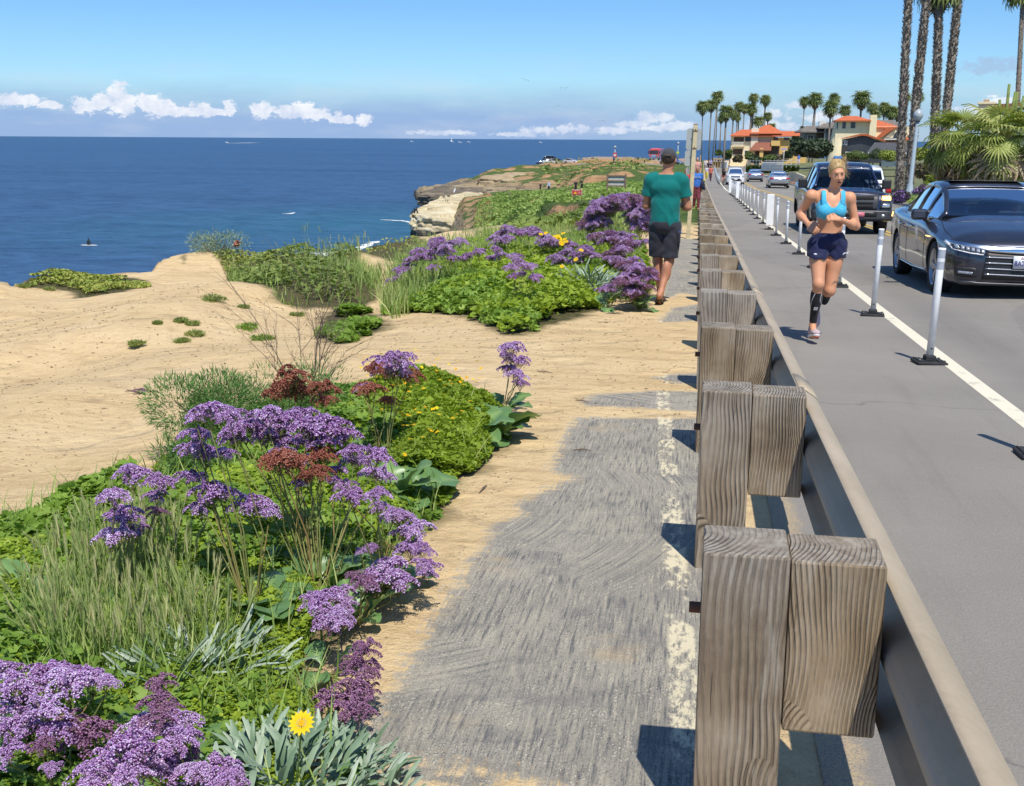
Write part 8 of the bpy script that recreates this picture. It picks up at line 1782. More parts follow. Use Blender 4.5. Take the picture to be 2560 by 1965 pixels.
def grid_obj(name,G,mat,parent,closed=False,caps=False):
    n,m=G.shape[:2]; idx=np.arange(n*m).reshape(n,m); Fc=np.stack([idx[:-1,:-1],idx[:-1,1:],idx[1:,1:],idx[1:,:-1]],-1).reshape(-1,4).tolist()
    if caps: Fc+= [list(idx[0,::-1]),list(idx[-1])]
    me=bpy.data.meshes.new(name); me.from_pydata(G.reshape(-1,3).tolist(),[],Fc); me.polygons.foreach_set('use_smooth',[len(f)==4 for f in Fc]); bm=bmesh.new(); bm.from_mesh(me); bmesh.ops.recalc_face_normals(bm,faces=bm.faces[:]); bm.to_mesh(me); bm.free(); return link(name,me,mat,parent)
class Car:
    def __init__(s,name,label,cat,body,gh,paint,wheels,glass='glass',track=None,wr=.335,ww=.23,rim='rim',arch=1.12,spokes=5,interior=True,group=None,belt=None):
        s.t=thing(name,label,cat,(0,0,0),0,group); s.paint=paint; B=np.array(body); L=B[-1,0]
        ys=np.unique(np.concatenate([np.linspace(0,.5,12),np.linspace(.5,L-.4,34),np.linspace(L-.4,L,9)])); P=cub(B[:,0],B[:,1:],ys)   # w, zsill, zsh, ztop
        rows=[]
        for y,(w,a,b,c) in zip(ys,P):
            half=[(0,a),(w*.80,a),(w*.95,a+.03),(w*.985,a+.14),(w,a+(b-a)*.45),(w*1.,a+(b-a)*.72),(w*.985,b-.045),(w*.95,b),(w*.86,b+(c-b)*.45),(w*.66,b+(c-b)*.80),(w*.36,b+(c-b)*.97),(0,c)]
            hx=np.array(half); t=np.linspace(0,len(hx)-1,30); q=cub(np.arange(len(hx)),hx,t); ring=[(x,y,z) for x,z in q]+[(-x,y,z) for x,z in q[::-1][1:-1]]; ring.append(ring[0]); rows.append(ring[:-1])
        G=np.array(rows); G=np.concatenate([G,G[:,:1]],1)
        n,m=G.shape[:2]; V=G[:,:-1].reshape(-1,3); m-=1; idx=np.arange(n*m).reshape(n,m); nx=np.roll(idx,-1,1); Fc=np.stack([idx[:-1],nx[:-1],nx[1:],idx[1:]],-1).reshape(-1,4).tolist()+[list(idx[0,::-1]),list(idx[-1])]
        me=bpy.data.meshes.new("body"); me.from_pydata(V.tolist(),[],Fc); me.materials.append(paint); me.materials.append(cmat('under')); bm=bmesh.new(); bm.from_mesh(me); bmesh.ops.recalc_face_normals(bm,faces=bm.faces[:]); bm.to_mesh(me); bm.free()
        me.polygons.foreach_set('use_smooth',[True]*len(me.polygons)); body_o=link("body",me,None,s.t); s.bvh=BVHTree.FromPolygons([tuple(v.co) for v in me.vertices],[tuple(p.vertices) for p in me.polygons])
        # wheel arches cut out of the body
        tw=track or max(P[:,0])-.01; cuts=[]
        for wy in wheels:
            for q in (-1,1):
                mb=MB(); mb.lathe([(0,q*(tw-.42)),(wr*arch,q*(tw-.42)),(wr*arch,q*(tw+.3)),(0,q*(tw+.3))],(0,wy,wr+.01),36,axis='X',sm=False); c=mb.build("cut",[paint,cmat('under')],None); 
                for p in c.data.polygons: p.material_index=1
                md=body_o.modifiers.new("b","BOOLEAN"); md.object=c; md.solver='EXACT'; cuts.append(c)
        dg=bpy.context.evaluated_depsgraph_get(); me2=bpy.data.meshes.new_from_object(body_o.evaluated_get(dg)); body_o.modifiers.clear(); body_o.data=me2
        for c in cuts: bpy.data.objects.remove(c)
        s.body=body_o
        for wy in wheels:
            for q in (-1,1): s.wheel(q,wy,tw,wr,ww,rim,spokes)
        if gh: s.green(gh,glass,interior)
    def wheel(s,q,wy,tw,r,w,rim,spokes):
        x=q*(tw-w/2-.015); mb=MB(); rr=r*.70; h=w/2
        mb.lathe([(rr,-h*.9),(r*.93,-h),(r*.99,-h*.8),(r,-h*.5),(r,h*.5),(r*.99,h*.8),(r*.93,h),(rr,h*.9),(rr,-h*.9)],(0,0,0),36,axis='X'); t=mb.build("wheel",cmat('tyre'),s.t,(x,wy,r))
        mb=MB(); mb.lathe([(rr*1.01,h*.92*q),(rr*.95,h*.86*q),(rr*.93,h*.3*q),(rr*.93,-h*.6*q)],(0,0,0),30,axis='X'); mb.build("rim",cmat(rim),t)
        mb=MB(); mb.lathe([(0,h*.72*q),(rr*.16,h*.72*q),(rr*.20,h*.5*q),(rr*.20,h*.1*q)],(0,0,0),14,axis='X')
        for k in range(spokes*2):
            a=2*math.pi*(k//2)/spokes+(.13 if k%2 else -.13); a2=2*math.pi*(k//2)/spokes+(.20 if k%2 else -.20); c,sn=math.cos(a),math.sin(a)
            p0=(h*.62*q,c*rr*.12,sn*rr*.12); p1=(h*.74*q,math.cos(a2)*rr*.95,math.sin(a2)*rr*.95); d=rr*.055; u=(-sn*d,c*d)
            mb.add([(p0[0],p0[1]-u[0],p0[2]-u[1]),(p0[0],p0[1]+u[0],p0[2]+u[1]),(p1[0],p1[1]+u[0]*1.3,p1[2]+u[1]*1.3),(p1[0],p1[1]-u[0]*1.3,p1[2]-u[1]*1.3),(p0[0]-q*.03,p0[1]-u[0],p0[2]-u[1]),(p0[0]-q*.03,p0[1]+u[0],p0[2]+u[1]),(p1[0]-q*.03,p1[1]+u[0],p1[2]+u[1]),(p1[0]-q*.03,p1[1]-u[0],p1[2]-u[1])],[(0,1,2,3),(0,4,5,1),(1,5,6,2),(2,6,7,3),(3,7,4,0)])
        mb.build("spokes",cmat(rim),t)
        mb=MB(); mb.lathe([(0,h*.15*q),(rr*.9,h*.15*q)],(0,0,0),24,axis='X'); mb.build("brake_disc",cmat('cabin'),t)
    def green(s,gh,glass,interior):
        """gh rows: y, half width at belt, belt z, half width at roof edge, roof z, kind of the segment that follows: w windscreen, p roof, s side glass, b pillar, r rear glass, c rear pillar"""
        rows=[];kinds=[]; tab=np.array([r[:5] for r in gh])
        for k in range(len(gh)-1):
            n=5 if gh[k][5] not in 'b' else 1
            for j in range(n): rows.append(tab[k,0]+(tab[k+1,0]-tab[k,0])*j/n); kinds.append(gh[k][5])
        rows.append(tab[-1,0]); q=np.array(rows); P=cub(tab[:,0],tab[:,1:],q); G=[]
        for y,(wb,zb,wr,zr_) in zip(q,P):
            ze=zb+(zr_-zb)*.93
            S=[(wb,zb-.02),(wb-.004,zb+.02),(wb+(wr-wb)*.55+.012,zb+(ze-zb)*.55),(wb+(wr-wb)*.90,zb+(ze-zb)*.90),(wr,ze),(wr-.045,ze+(zr_-ze)*.45),(wr*.62,zr_-.012*(zr_-zb)),(wr*.3,zr_-.001),(0,zr_)]
            G.append([(x,y,z) for x,z in S]+[(-x,y,z) for x,z in S[::-1][1:]])
        G=np.array(G); n,m=G.shape[:2]; pf=[];gf={}
        for i in range(n-1):
            for j in range(m-1):
                jj=j if j<8 else 15-j; f=(i*m+j,i*m+j+1,(i+1)*m+j+1,(i+1)*m+j); k=kinds[i]
                side=jj in (1,2); top=jj>=5
                if side and k in 'wsr' and not (k=='w' and i<1) : gf.setdefault(('side_window',j<8),[]).append(f)
                elif top and k=='w': gf.setdefault(('windscreen',0),[]).append(f)
                elif top and k=='r': gf.setdefault(('rear_window',0),[]).append(f)
                else: pf.append((f,1 if (k=='b' and side) else 0))
        V=G.reshape(-1,3).tolist()
        def mk(nm,fs,mats,mi=None):
            me=bpy.data.meshes.new(nm); used=sorted({v for f in fs for v in f}); mp={v:i for i,v in enumerate(used)}; me.from_pydata([V[v] for v in used],[],[tuple(mp[v] for v in f) for f in fs]); me.polygons.foreach_set('use_smooth',[True]*len(fs))
            if mi: me.polygons.foreach_set('material_index',mi)
            o=link(nm,me,mats,s.t); return o
        o=mk("roof",[f for f,_ in pf],[s.paint,cmat('black')],[b for _,b in pf]); md=o.modifiers.new("s","SOLIDIFY"); md.thickness=.02; md.offset=-1
        s.ghV=(V,[f for f,_ in pf]+[f for L_ in gf.values() for f in L_]); s.ghb=BVHTree.FromPolygons(V,s.ghV[1])
        for (nm,_),fs in gf.items(): mk(nm,fs,[cmat(glass)])
        if interior:
            y0,y1=tab[0,0]+.75,tab[-1,0]-.6; wb=tab[:,1].max(); zb=tab[:,2].min(); mb=MB(); mb.box((0,(y0+y1)/2-.2,zb-.03),(wb*1.9,(y1-y0)+1.,.02)); mb.build("cabin_floor",cmat('cabin'),s.t)
            for x in (-.38,.38):
                mb=MB(); mb.box((x,y0+.72,zb+.06),(.48,.16,.30),ch=.05); mb.box((x,y0+.74,zb+.30),(.26,.11,.19),ch=.045); mb.build("front_seat",cmat('seat'),s.t)
                mb=MB(); mb.box((x,y1-.15,zb+.02),(.55,.14,.2),ch=.05); mb.box((x,y1-.13,zb+.18),(.24,.09,.13),ch=.04); mb.build("rear_seat",cmat('seat'),s.t)
            mb=MB(); mb.box((0,y0-.12,zb+.03),(wb*1.75,.32,.10),ch=.04); mb.build("dashboard",cmat('cabin'),s.t)
            mb=MB(); mb.box((0,y0+.10,tab[:,4].max()-.20),(.22,.03,.06),ch=.01); mb.build("rear_view_mirror",cmat('black'),s.t)
    def drape(s,name,top,bot,mat,off=.006,view='front',th=.012,nu=22,nv=6,parent=None,bvh=None):
        """patch between two outline curves laid on the body as seen from one side"""
        top=np.array(top,float);bot=np.array(bot,float); u=np.linspace(0,1,nu); 
        def cv(c): t=np.concatenate([[0],np.cumsum(np.hypot(*np.diff(c,axis=0).T))]); t/=t[-1]; return np.stack([np.interp(u,t,c[:,0]),np.interp(u,t,c[:,1])],-1)
        T_,B_=cv(top),cv(bot); G=np.zeros((nu,nv,3)); last=None
        D={'front':Vector((0,1,0)),'rear':Vector((0,-1,0)),'left':Vector((1,0,0)),'right':Vector((-1,0,0)),'top':Vector((0,0,-1))}[view]
        for i in range(nu):
            for j in range(nv):
                a,b=T_[i]+(B_[i]-T_[i])*j/(nv-1); o={'front':Vector((a,-3,b)),'rear':Vector((a,9,b)),'left':Vector((-3,a,b)),'right':Vector((3,a,b)),'top':Vector((a,b,4))}[view]
                h,nn,_,_=(bvh or s.bvh).ray_cast(o,D)
                if h is None: h=last[0] if last else Vector((o.x,0,o.z)); h=Vector((o.x if view in('front','rear') else h.x,h.y,o.z)); nn=-D
                if nn.dot(D)>0: nn=-nn
                last=(h,nn); G[i,j]=h+nn*off
        o=grid_obj(name,G,mat,parent or s.t); md=o.modifiers.new("s","SOLIDIFY"); md.thickness=th; md.offset=0; return o
    def both(s,name,top,bot,mat,**k):
        a=s.drape(name,top,bot,mat,**k); b=s.drape(name,[(-x,z) for x,z in top],[(-x,z) for x,z in bot],mat,**k); return a,b
    def sides(s,name,top,bot,mat,**k): return s.drape(name,top,bot,mat,view='left',**k),s.drape(name,top,bot,mat,view='right',**k)
    def mirror(s,y,z,x,size,mat,arm=True):
        for q in (-1,1):
            mb=MB(); w,d,h=size; mb.box((0,0,0),(w,d,h),ch=min(size)*.3); o=mb.build("wing_mirror",mat,s.t,(q*(x+w/2),y,z)); o.rotation_euler=(0,0,q*.12)
            mb=MB(); mb.tube([(-q*w*.3,0,-h*.4),(-q*(w*.75),.02,-h*.7)],[.03,.04],8); mb.build("mirror_arm",cmat('black'),o)
    def place(s,X,Y,front=True,yaw=0.,scale=1.,dz=0.):
        """X,Y = world point under the nearer bumper's centre"""
        s.t.location=(X,Y,float(zr(Y))+.045+dz); s.t.scale=(scale,)*3; sl=math.atan2(float(zr(Y+3)-zr(Y)),3)
        s.t.rotation_euler=(sl,0,yaw)
def sedan(label,paint,glass='glass',detail=False,group=None,interior=True,name="car",rim='rim'):
    body=[(0,.60,.24,.56,.62),(.06,.74,.20,.62,.70),(.22,.84,.18,.67,.79),(.60,.905,.18,.72,.89),(1.1,.925,.18,.79,.97),(1.5,.93,.18,.85,1.0),(2.6,.93,.18,.90,.96),(3.7,.93,.19,.94,.99),(4.25,.91,.20,.97,1.05),(4.65,.86,.24,.95,1.03),(4.82,.78,.30,.88,.95),(4.88,.66,.36,.8,.86)]
    gh=[(1.42,.74,.93,.70,.99,'w'),(2.12,.815,.93,.60,1.355,'p'),(2.2,.82,.93,.60,1.38,'s'),(2.72,.83,.94,.60,1.435,'b'),(2.80,.83,.94,.60,1.436,'s'),(3.60,.80,.96,.57,1.345,'b'),(3.68,.795,.965,.565,1.325,'r'),(4.02,.76,.99,.56,1.215,'r'),(4.42,.70,1.02,.62,1.075,'c'),(4.55,.68,1.02,.62,1.04,'c')]
    return Car(name,label,"car",body,gh,paint,(.93,3.76),glass,.925,.335,.22,rim,1.10,5,interior,group)
def make_cars():
    rng=random.Random(2)
    # ---------------- dark sedan in the foreground
    P=paint_mat("dark_blue_grey_paint",(.032,.035,.052),.55,.25)
    c=sedan("shiny dark navy sedan with amber marker light, cut by the right edge of the photo",P,detail=True,interior=True,rim='rim')
    ch=cmat('chrome'); bl=cmat('black')
    c.drape("grille_bar",[(-.86,.705),(-.6,.675),(-.3,.655),(0,.65),(.3,.655),(.6,.675),(.86,.705)],[(-.86,.675),(-.6,.635),(-.42,.60),(0,.575),(.42,.60),(.6,.635),(.86,.675)],ch,off=.012,th=.02,nu=40)
    c.drape("grille",[(-.46,.595),(0,.57),(.46,.595)],[(-.50,.26),(0,.25),(.50,.26)],bl,off=.004,nu=26)
    for z in (.54,.47,.40,.33): c.drape("grille_slat",[(-.47,z),(0,z-.012),(.47,z)],[(-.47,z-.012),(0,z-.026),(.47,z-.012)],ch,off=.014,th=.012,nu=22,nv=2)
    for q in (-1,1):
        m=lambda L: [(x*q,z) for x,z in L]
        c.drape("headlight",m([(.885,.70),(.80,.69),(.62,.655),(.50,.625)]),m([(.86,.625),(.78,.60),(.60,.565),(.46,.575)]),cmat('lensdark'),off=.008,nu=20)
        for i in range(6): c.drape("led_cell",m([(.80-.055*i,.665-.010*i),(.765-.055*i,.66-.010*i)]),m([(.80-.055*i,.625-.010*i),(.765-.055*i,.62-.010*i)]),cmat('lens'),off=.016,nu=4,nv=3)
        c.drape("daytime_light",m([(.875,.685),(.845,.69),(.835,.62),(.62,.575),(.50,.565)]),m([(.865,.655),(.825,.64),(.81,.605),(.62,.562),(.50,.555)]),cmat('white'),off=.018,nu=20,nv=3)
        c.drape("fog_light_recess",m([(.80,.40),(.62,.40),(.56,.385)]),m([(.79,.29),(.62,.275),(.55,.29)]),bl,off=.005,nu=12)
        c.drape("fog_light",m([(.76,.355),(.60,.345)]),m([(.76,.325),(.61,.315)]),cmat('lens'),off=.014,nu=10,nv=3)
        c.drape("amber_marker",m([(.925,.72),(.92,.72)]),m([(.925,.71),(.92,.71)]),cmat('amber'),off=.01,nu=3,nv=2)
    c.drape("lower_lip",[(-.74,.235),(0,.225),(.74,.235)],[(-.74,.205),(0,.20),(.74,.205)],cmat('darkrim'),off=.02,th=.02,nu=24,nv=2)
    pl=c.drape("number_plate",[(-.155,.555),(.155,.555)],[(-.155,.40),(.155,.40)],cmat('plate'),off=.045,th=.008,nu=4,nv=3)
    R=Matrix.Rotation(math.pi/2,4,'X'); text_mesh("plate_number","8AZK215",.088,cmat('ink'),pl,Matrix.Translation((0,-.053,.462))@R,.002,.82); text_mesh("plate_state","California",.035,cmat('ink_red'),pl,Matrix.Translation((0,-.053,.532))@R,.002)
    c.sides("door_seam",[(1.47,.80),(1.50,.60),(1.52,.28)],[(1.482,.80),(1.512,.60),(1.532,.28)],bl,off=.002,th=.002,nu=8,nv=2); c.sides("door_seam",[(2.84,.88),(2.86,.28)],[(2.852,.88),(2.872,.28)],bl,off=.002,th=.002,nu=8,nv=2); c.sides("door_seam",[(3.50,.86),(3.38,.45)],[(3.512,.86),(3.392,.45)],bl,off=.002,th=.002,nu=8,nv=2)
    c.sides("sill_trim",[(1.35,.27),(2.4,.245),(3.35,.27)],[(1.35,.255),(2.4,.23),(3.35,.255)],ch,off=.012,th=.012,nu=20,nv=2)
    c.sides("window_trim",[(1.75,.935),(2.8,.945),(3.9,.985)],[(1.75,.92),(2.8,.93),(3.9,.97)],ch,off=.02,th=.012,nu=24,nv=2)
    for y in (2.62,3.36):
        for q in (-1,1):
            mb=MB(); mb.tube([(q*.935,y-.10,.80),(q*.965,y-.06,.805),(q*.965,y+.06,.81),(q*.935,y+.10,.815)],.014,6); mb.build("door_handle",ch,c.t)
    c.mirror(1.78,.985,.86,(.22,.12,.15),P); mb=MB(); mb.box((0,1.95,1.445),(1.05,.03,.03)) if False else None
    mb=MB(); mb.box((0,2.60,1.447),(.98,.62,.010),ch=.004); mb.build("sunroof",cmat('black'),c.t)
    c.drape("bonnet_seam",[(-.80,.36),(-.82,.8),(-.76,1.4)],[(-.79,.36),(-.81,.8),(-.75,1.4)],bl,off=.001,th=.002,view='top',nu=12,nv=2); c.drape("bonnet_seam",[(.80,.36),(.82,.8),(.76,1.4)],[(.79,.36),(.81,.8),(.75,1.4)],bl,off=.001,th=.002,view='top',nu=12,nv=2)
    c.sides("amber_side_light",[(4.58,.93),(4.74,.92)],[(4.58,.86),(4.74,.85)],cmat('amber'),off=.012,nu=4,nv=3)
    c.place(3.70,13.72,yaw=0.,scale=.938,dz=-.02); 
    # driver
    sk=skin_mat("driver_skin",(.50,.27,.17)); gy=simple("pale_shirt",(.45,.47,.5),.85); d=thing("person","driver behind the windscreen of the dark sedan, hand on the wheel","person",(3.70+.36,13.72+2.08,float(zr(15.8))+.38)); F=Field((-.35,-.6,.1),(.3,.3,.98),.015); F.ell((0,.05,.80),(.075,.092,.105),.02); F.cap((0,.07,.6),(0,.06,.72),.05,.05,.02); F.cap((.12,-.25,.42),(.02,-.48,.50),.042,.030,.02); F.cap((-.16,-.22,.42),(-.10,-.48,.50),.042,.030,.02); F.ell((.02,-.50,.51),(.04,.03,.05),.02); F.build("body",sk,d,1)
    F=Field((-.35,-.4,.05),(.3,.3,.8),.015); F.ell((0,.08,.35),(.19,.13,.25),.05); F.cap((-.14,.06,.55),(.14,.06,.55),.07,.07,.04); F.cap((.17,.05,.52),(.12,-.25,.42),.06,.05,.03); F.cap((-.17,.05,.52),(-.16,-.22,.42),.06,.05,.03); F.build("shirt",gy,d,1)
    F=Field((-.14,-.1,.65),(.14,.2,.98),.01); F.ell((0,.075,.83),(.083,.092,.095),.01); F.build("hair",simple("driver_hair",(.03,.022,.02),.7),d,1)
    # ---------------- dark pickup truck
    P2=paint_mat("navy_truck_paint",(.012,.020,.060),.4,.28); G_=simple("charcoal_bumper",(.045,.047,.052),.5)
    body=[(0,.86,.42,.84,.90),(.08,.96,.38,.92,1.08),(.3,1.0,.38,1.0,1.17),(.8,1.005,.38,1.06,1.21),(1.35,1.01,.38,1.12,1.25),(1.9,1.01,.38,1.17,1.24),(3.4,1.01,.38,1.22,1.26),(3.9,1.01,.38,1.24,1.30),(5.7,1.01,.42,1.26,1.32),(5.85,.98,.46,1.22,1.28)]
    gh=[(1.30,.90,1.15,.84,1.26,'w'),(2.0,.93,1.16,.70,1.78,'p'),(2.1,.93,1.16,.70,1.83,'s'),(2.72,.93,1.18,.71,1.92,'b'),(2.84,.93,1.18,.71,1.925,'s'),(3.5,.93,1.2,.70,1.89,'b'),(3.62,.92,1.2,.69,1.86,'r'),(3.80,.90,1.22,.70,1.5,'c'),(3.95,.88,1.24,.72,1.28,'c')]
    c=Car("pickup_truck","dark navy pickup truck with lit amber turn lamp behind the running woman","pickup truck",body,gh,P2,(.98,4.65),'glass',1.0,.40,.26,'darkrim',1.12,6,True)
    c.drape("grille",[(-.66,1.05),(0,1.07),(.66,1.05)],[(-.60,.68),(0,.67),(.60,.68)],G_,off=.03,th=.04,nu=24)
    for (z0,z1,w) in ((1.01,.92,.52),(.885,.83,.50),(.80,.72,.50)): c.drape("grille_opening",[(-w,z0),(w,z0)],[(-w,z1),(w,z1)],cmat('under'),off=.055,th=.004,nu=12,nv=3)
    c.drape("grille_badge",[(-.11,.905),(0,.925),(.11,.905)],[(-.11,.85),(0,.83),(.11,.85)],cmat('darkrim'),off=.07,th=.012,nu=8,nv=4)
    for q in (-1,1):
        m=lambda L: [(x*q,z) for x,z in L]
        c.drape("headlight",m([(.95,1.03),(.70,1.04)]),m([(.94,.72),(.68,.70)]),cmat('lensdark'),off=.015,nu=10); c.drape("headlight_lens",m([(.90,.84),(.74,.84)]),m([(.90,.74),(.73,.74)]),cmat('lens'),off=.028,nu=8,nv=4)
        c.drape("turn_lamp",m([(.935,1.02),(.72,1.03)]),m([(.93,.92),(.71,.93)]),cmat('amber') if q>0 else cmat('lens'),off=.03,nu=8,nv=4)
        c.drape("fog_light_recess",m([(.86,.60),(.68,.60)]),m([(.84,.47),(.68,.47)]),cmat('under'),off=.075,th=.01,nu=6,nv=3); c.drape("fog_light",m([(.80,.57),(.72,.57)]),m([(.80,.50),(.72,.50)]),cmat('lens'),off=.085,nu=4,nv=3)
    c.drape("bumper",[(-.97,.665),(0,.67),(.97,.665)],[(-.94,.43),(0,.42),(.94,.43)],G_,off=.06,th=.06,nu=26); c.drape("bumper_step",[(-.6,.64),(.6,.64)],[(-.6,.50),(.6,.50)],bl,off=.093,th=.004,nu=12,nv=3)
    for k in range(3): c.drape("bumper_slot",[(.30,.60-.035*k),(.42,.60-.035*k)],[(.30,.585-.035*k),(.42,.585-.035*k)],cmat('under'),off=.097,th=.004,nu=3,nv=2)
    c.drape("number_plate",[(.04,.62),(.30,.62)],[(.04,.50),(.30,.50)],cmat('pinkp'),off=.10,th=.006,nu=3,nv=3)
    c.drape("bonnet_edge",[(-.92,1.10),(0,1.135),(.92,1.10)],[(-.92,1.085),(0,1.12),(.92,1.085)],bl,off=.006,th=.01,nu=20,nv=2)
    c.mirror(1.95,1.33,.98,(.24,.12,.26),bl)
    mb=MB(); 
    gn=simple("green_lei",(.05,.34,.20),.7,var=.5,scale=60)
    for k in range(14): mb.lathe([(0,-.02),(.034,-.01),(.034,.01),(0,.02)],(.10+.02*math.sin(k*1.3)-.0*k,1.92+.004*k,1.70-.034*k),7)
    for k in range(10): mb.lathe([(0,-.02),(.030,-.01),(.030,.01),(0,.02)],(.03-.006*k,1.92,1.66-.034*k),7)
    mb.build("hanging_lei",gn,c.t)
    c.place(3.60,28.5,scale=.95,dz=-.03); c.t.scale=(.95,.95,.915)
    # ---------------- others
    silver=paint_mat("silver_paint",(.40,.42,.45),.6,.3); silb=paint_mat("blue_silver_paint",(.27,.32,.40),.6,.3)
    for lab,pm,X,Y in (("silver sedan driving away, nearer of the two in the far lane",silver,6.7,103),("blue grey sedan driving away, farther of the two in the far lane",silb,6.15,137)):
        c=sedan(lab,pm,'gdark',interior=False,name="car")
        for q in (-1,1):
            m=lambda L: [(x*q,z) for x,z in L]; c.drape("tail_light",m([(.82,.93),(.50,.90)]),m([(.84,.78),(.56,.80)]),cmat('red'),view='rear',off=.02,nu=8,nv=4)
        c.drape("number_plate",[(-.16,.82),(.16,.82)],[(-.16,.68),(.16,.68)],cmat('plate'),view='rear',off=.02,nu=3,nv=3); c.drape("rear_bumper",[(-.75,.48),(.75,.48)],[(-.72,.28),(.72,.28)],bl,view='rear',off=.02,nu=12,nv=3); c.mirror(1.78,.985,.86,(.2,.12,.13),pm)
        c.t.location=(X,Y-4.88,0); c.t.location=(X,Y+4.88,float(zr(Y))+.045); c.t.rotation_euler=(0,0,math.pi)
        # tail faces the camera: local tail is at +y, so turn it round and put the tail nearest
    white=paint_mat("white_car_paint",(.72,.72,.71),.0,.3); body=[(0,.66,.26,.74,.80),(.08,.80,.22,.80,.92),(.3,.88,.21,.86,1.0),(.9,.91,.2,.93,1.08),(1.3,.915,.2,.99,1.12),(3.5,.915,.22,1.04,1.1),(4.4,.90,.26,1.05,1.1),(4.7,.82,.34,.98,1.02)]
    gh=[(1.15,.74,1.02,.70,1.1,'w'),(1.85,.80,1.03,.62,1.53,'p'),(1.95,.80,1.03,.62,1.57,'s'),(2.5,.81,1.04,.63,1.64,'b'),(2.6,.81,1.04,.63,1.645,'s'),(3.9,.79,1.06,.61,1.60,'b'),(4.1,.78,1.06,.60,1.55,'r'),(4.5,.76,1.08,.62,1.2,'c'),(4.62,.74,1.08,.62,1.1,'c')]
    def suv(lab,pm=white,name="suv"): return Car(name,lab,"suv",body,gh,pm,(.92,3.62),'gdark',.905,.35,.22,'rim',1.1,5,False)
    c=suv("white suv with roof rails coming up the near lane in the distance"); 
    c.drape("grille",[(-.50,.86),(.50,.86)],[(-.42,.74),(.42,.74)],simple("blue_grey_grille",(.10,.12,.22),.5),off=.02,nu=10,nv=3); c.drape("lower_grille",[(-.42,.60),(0,.64),(.42,.60)],[(-.60,.38),(0,.36),(.60,.38)],bl,off=.02,nu=14); c.drape("number_plate",[(-.18,.60),(.18,.60)],[(-.18,.46),(.18,.46)],cmat('plate'),off=.04,nu=3,nv=3)
    for q in (-1,1):
        m=lambda L: [(x*q,z) for x,z in L]; c.drape("headlight",m([(.84,.90),(.56,.86)]),m([(.84,.76),(.58,.76)]),cmat('lens'),off=.02,nu=8,nv=4)
        mb=MB(); mb.tube([(q*.62,2.0,1.64),(q*.64,2.2,1.70),(q*.64,3.8,1.70),(q*.62,4.0,1.63)],.025,6); mb.build("roof_rail",cmat('rim'),c.t)
    c.mirror(1.6,1.12,.86,(.22,.12,.16),white); c.place(3.25,116)
    c=suv("white suv driving away behind the pickup, only its rear pillar and red lamp in view")
    for q in (-1,1): m=lambda L: [(x*q,z) for x,z in L]; c.drape("tail_light",m([(.84,1.0),(.66,1.0)]),m([(.86,.78),(.70,.80)]),cmat('red'),view='rear',off=.03,nu=6,nv=4)
    c.drape("number_plate",[(-.16,.82),(.16,.82)],[(-.16,.68),(.16,.68)],cmat('plate'),view='rear',off=.02,nu=3,nv=3); Y=40.; c.t.location=(5.42,Y+4.7,float(zr(Y))+.05); c.t.rotation_euler=(0,0,math.pi)
    # cars on the headland car park
    def lot(c,x,y,D,yaw,s=1.):
        p=atD(x,y,D); c.t.location=tuple(p); c.t.rotation_euler=(0,0,yaw); c.t.scale=(s,)*3
    c=sedan("pale silver sedan parked on the headland beside the dark truck",paint_mat("pale_paint",(.45,.46,.44),.4,.3),'gdark',interior=False); lot(c,1397,411,318,math.pi/2+.3,1.)
    c=suv("dark suv parked on the headland behind the pale sedan",paint_mat("black_paint",(.015,.015,.03),.3,.3)); lot(c,1402,406,330,math.pi/2+.2,1.15)
    c=sedan("white and red sedan parked at the right of the headland cars",paint_mat("whitered_paint",(.6,.56,.56),.2,.3),'gdark',interior=False); lot(c,1446,409,322,math.pi/2-.3,.95)
    c=sedan("dark blue sedan low at the left of the headland cars",paint_mat("blue_paint",(.03,.06,.16),.3,.3),'gdark',interior=False); lot(c,1377,412,322,math.pi/2+.3,.9)
    c=suv("white suv parked to the right behind the walking man's cap",white); lot(c,1676,412,255,.5,.9)
    c=sedan("grey sedan parked right of the white suv near the sign pole",silb,'gdark',interior=False); lot(c,1706,412,258,.9,.9)
    # fire engine
    rd=paint_mat("fire_engine_red",(.55,.03,.025),.0,.3); k=D=283; p=atD(1634,401,D); t=thing("fire_engine","red fire engine facing the camera on the headland, half behind the cap","fire engine",tuple(p),-.12)
    mb=MB(); mb.box((0,2.0,1.65),(2.5,4.,2.1),ch=.12); mb.box((0,5.6,1.8),(2.5,4.6,2.3),ch=.05); mb.build("body",rd,t); mb=MB(); mb.box((0,-.02,2.05),(2.2,.06,.85),ch=.02); mb.build("windscreen",simple("engine_glass",(.04,.05,.06),.1),t); mb=MB(); mb.box((0,-.12,.62),(2.5,.3,.35),ch=.04); mb.build("bumper",cmat('chrome'),t); mb=MB(); mb.box((0,-.03,1.15),(1.2,.06,.55),ch=.02); mb.build("grille",cmat('chrome'),t); mb=MB(); mb.box((0,1.2,2.82),(1.8,.4,.22),ch=.03); mb.build("light_bar",simple("light_bar",(.7,.2,.2),.3),t)
    for q in (-1,1):
        for y in (1.2,6.4): mb=MB(); mb.lathe([(0,-.15),(.5,-.15),(.5,.15),(0,.15)],(0,0,0),18,axis='X'); mb.build("wheel",cmat('tyre'),t,(q*1.1,y,.5))
        mb=MB(); mb.box((q*.95,-.05,1.12),(.35,.06,.3),ch=.02); mb.build("headlight",cmat('lens'),t); mb=MB(); mb.box((q*1.42,.2,2.0),(.22,.12,.5),ch=.03); mb.build("wing_mirror",bl,t)
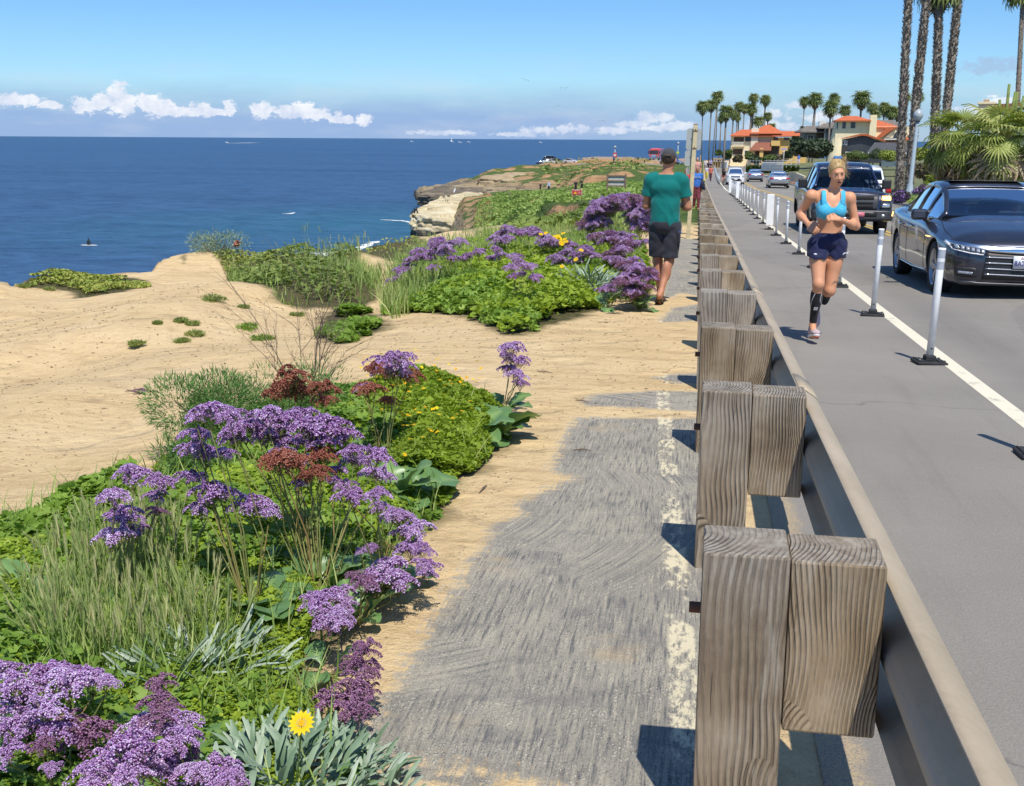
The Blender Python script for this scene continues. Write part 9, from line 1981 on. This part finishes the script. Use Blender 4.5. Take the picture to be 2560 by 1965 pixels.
    # cyclist in the near lane
    p=(1.98,110.,float(zr(110))+.01); b=thing("bicycle","bicycle ridden along the edge line towards the camera","bicycle",p)
    for y in (0,1.02): mb=MB(); mb.tube([(0,y+.33*math.cos(a),.34+.33*math.sin(a)) for a in np.linspace(0,2*math.pi,25)],.018,6); mb.build("wheel",cmat('tyre'),b)
    mb=MB(); 
    for pts in ([(0,0,.34),(0,.12,.95)],[(0,.12,.88),(0,.45,.32)],[(0,.10,.80),(0,.68,.85)],[(0,.45,.32),(0,.70,.95)],[(0,.45,.32),(0,1.02,.34)],[(0,1.02,.34),(0,.68,.85)],[(-.26,.06,.98),(.26,.06,.98)]): mb.tube(pts,.018,6)
    mb.build("frame",simple("bicycle_red",(.4,.05,.04),.4),b); mb=MB(); mb.box((0,.70,.97),(.15,.25,.05),ch=.02); mb.build("saddle",bl,b)
    d=thing("person","cyclist in dark clothes with bare legs riding towards the camera","person",p); F=Field((-.3,-.2,.1),(.3,.95,1.75),.03); F.ell((0,.28,1.50),(.085,.1,.12),.03); 
    for q in (-1,1): F.cap((q*.12,.62,.95),(q*.12,.25,.62+.12*q),.085,.06,.03); F.cap((q*.12,.25,.62+.12*q),(q*.10,.42,.22+.12*q),.055,.04,.02); F.cap((q*.22,.3,1.25),(q*.25,.08,1.0),.04,.03,.02)
    F.build("body",skin_mat("cyclist_skin",(.45,.24,.15)),d,1); F=Field((-.32,-.0,.8),(.32,.85,1.6),.03); F.cap((0,.62,1.0),(0,.36,1.32),.16,.17,.05); F.cap((-.15,.34,1.32),(.15,.34,1.32),.08,.08,.03); F.build("jersey",simple("dark_jersey",(.02,.025,.02),.8),d,1)
    F=Field((-.14,.1,1.4),(.14,.45,1.75),.02); F.ell((0,.29,1.56),(.10,.13,.10),.01); F.cut((0,0,-1),-1.53); F.build("helmet",bl,d,1)
PL=1
make_ground(); make_sea(); make_road(); make_rail(); make_delineators(); make_plants() if PL else 0; make_people(); make_palms(); make_houses(); make_green(); make_misc(); make_cars()
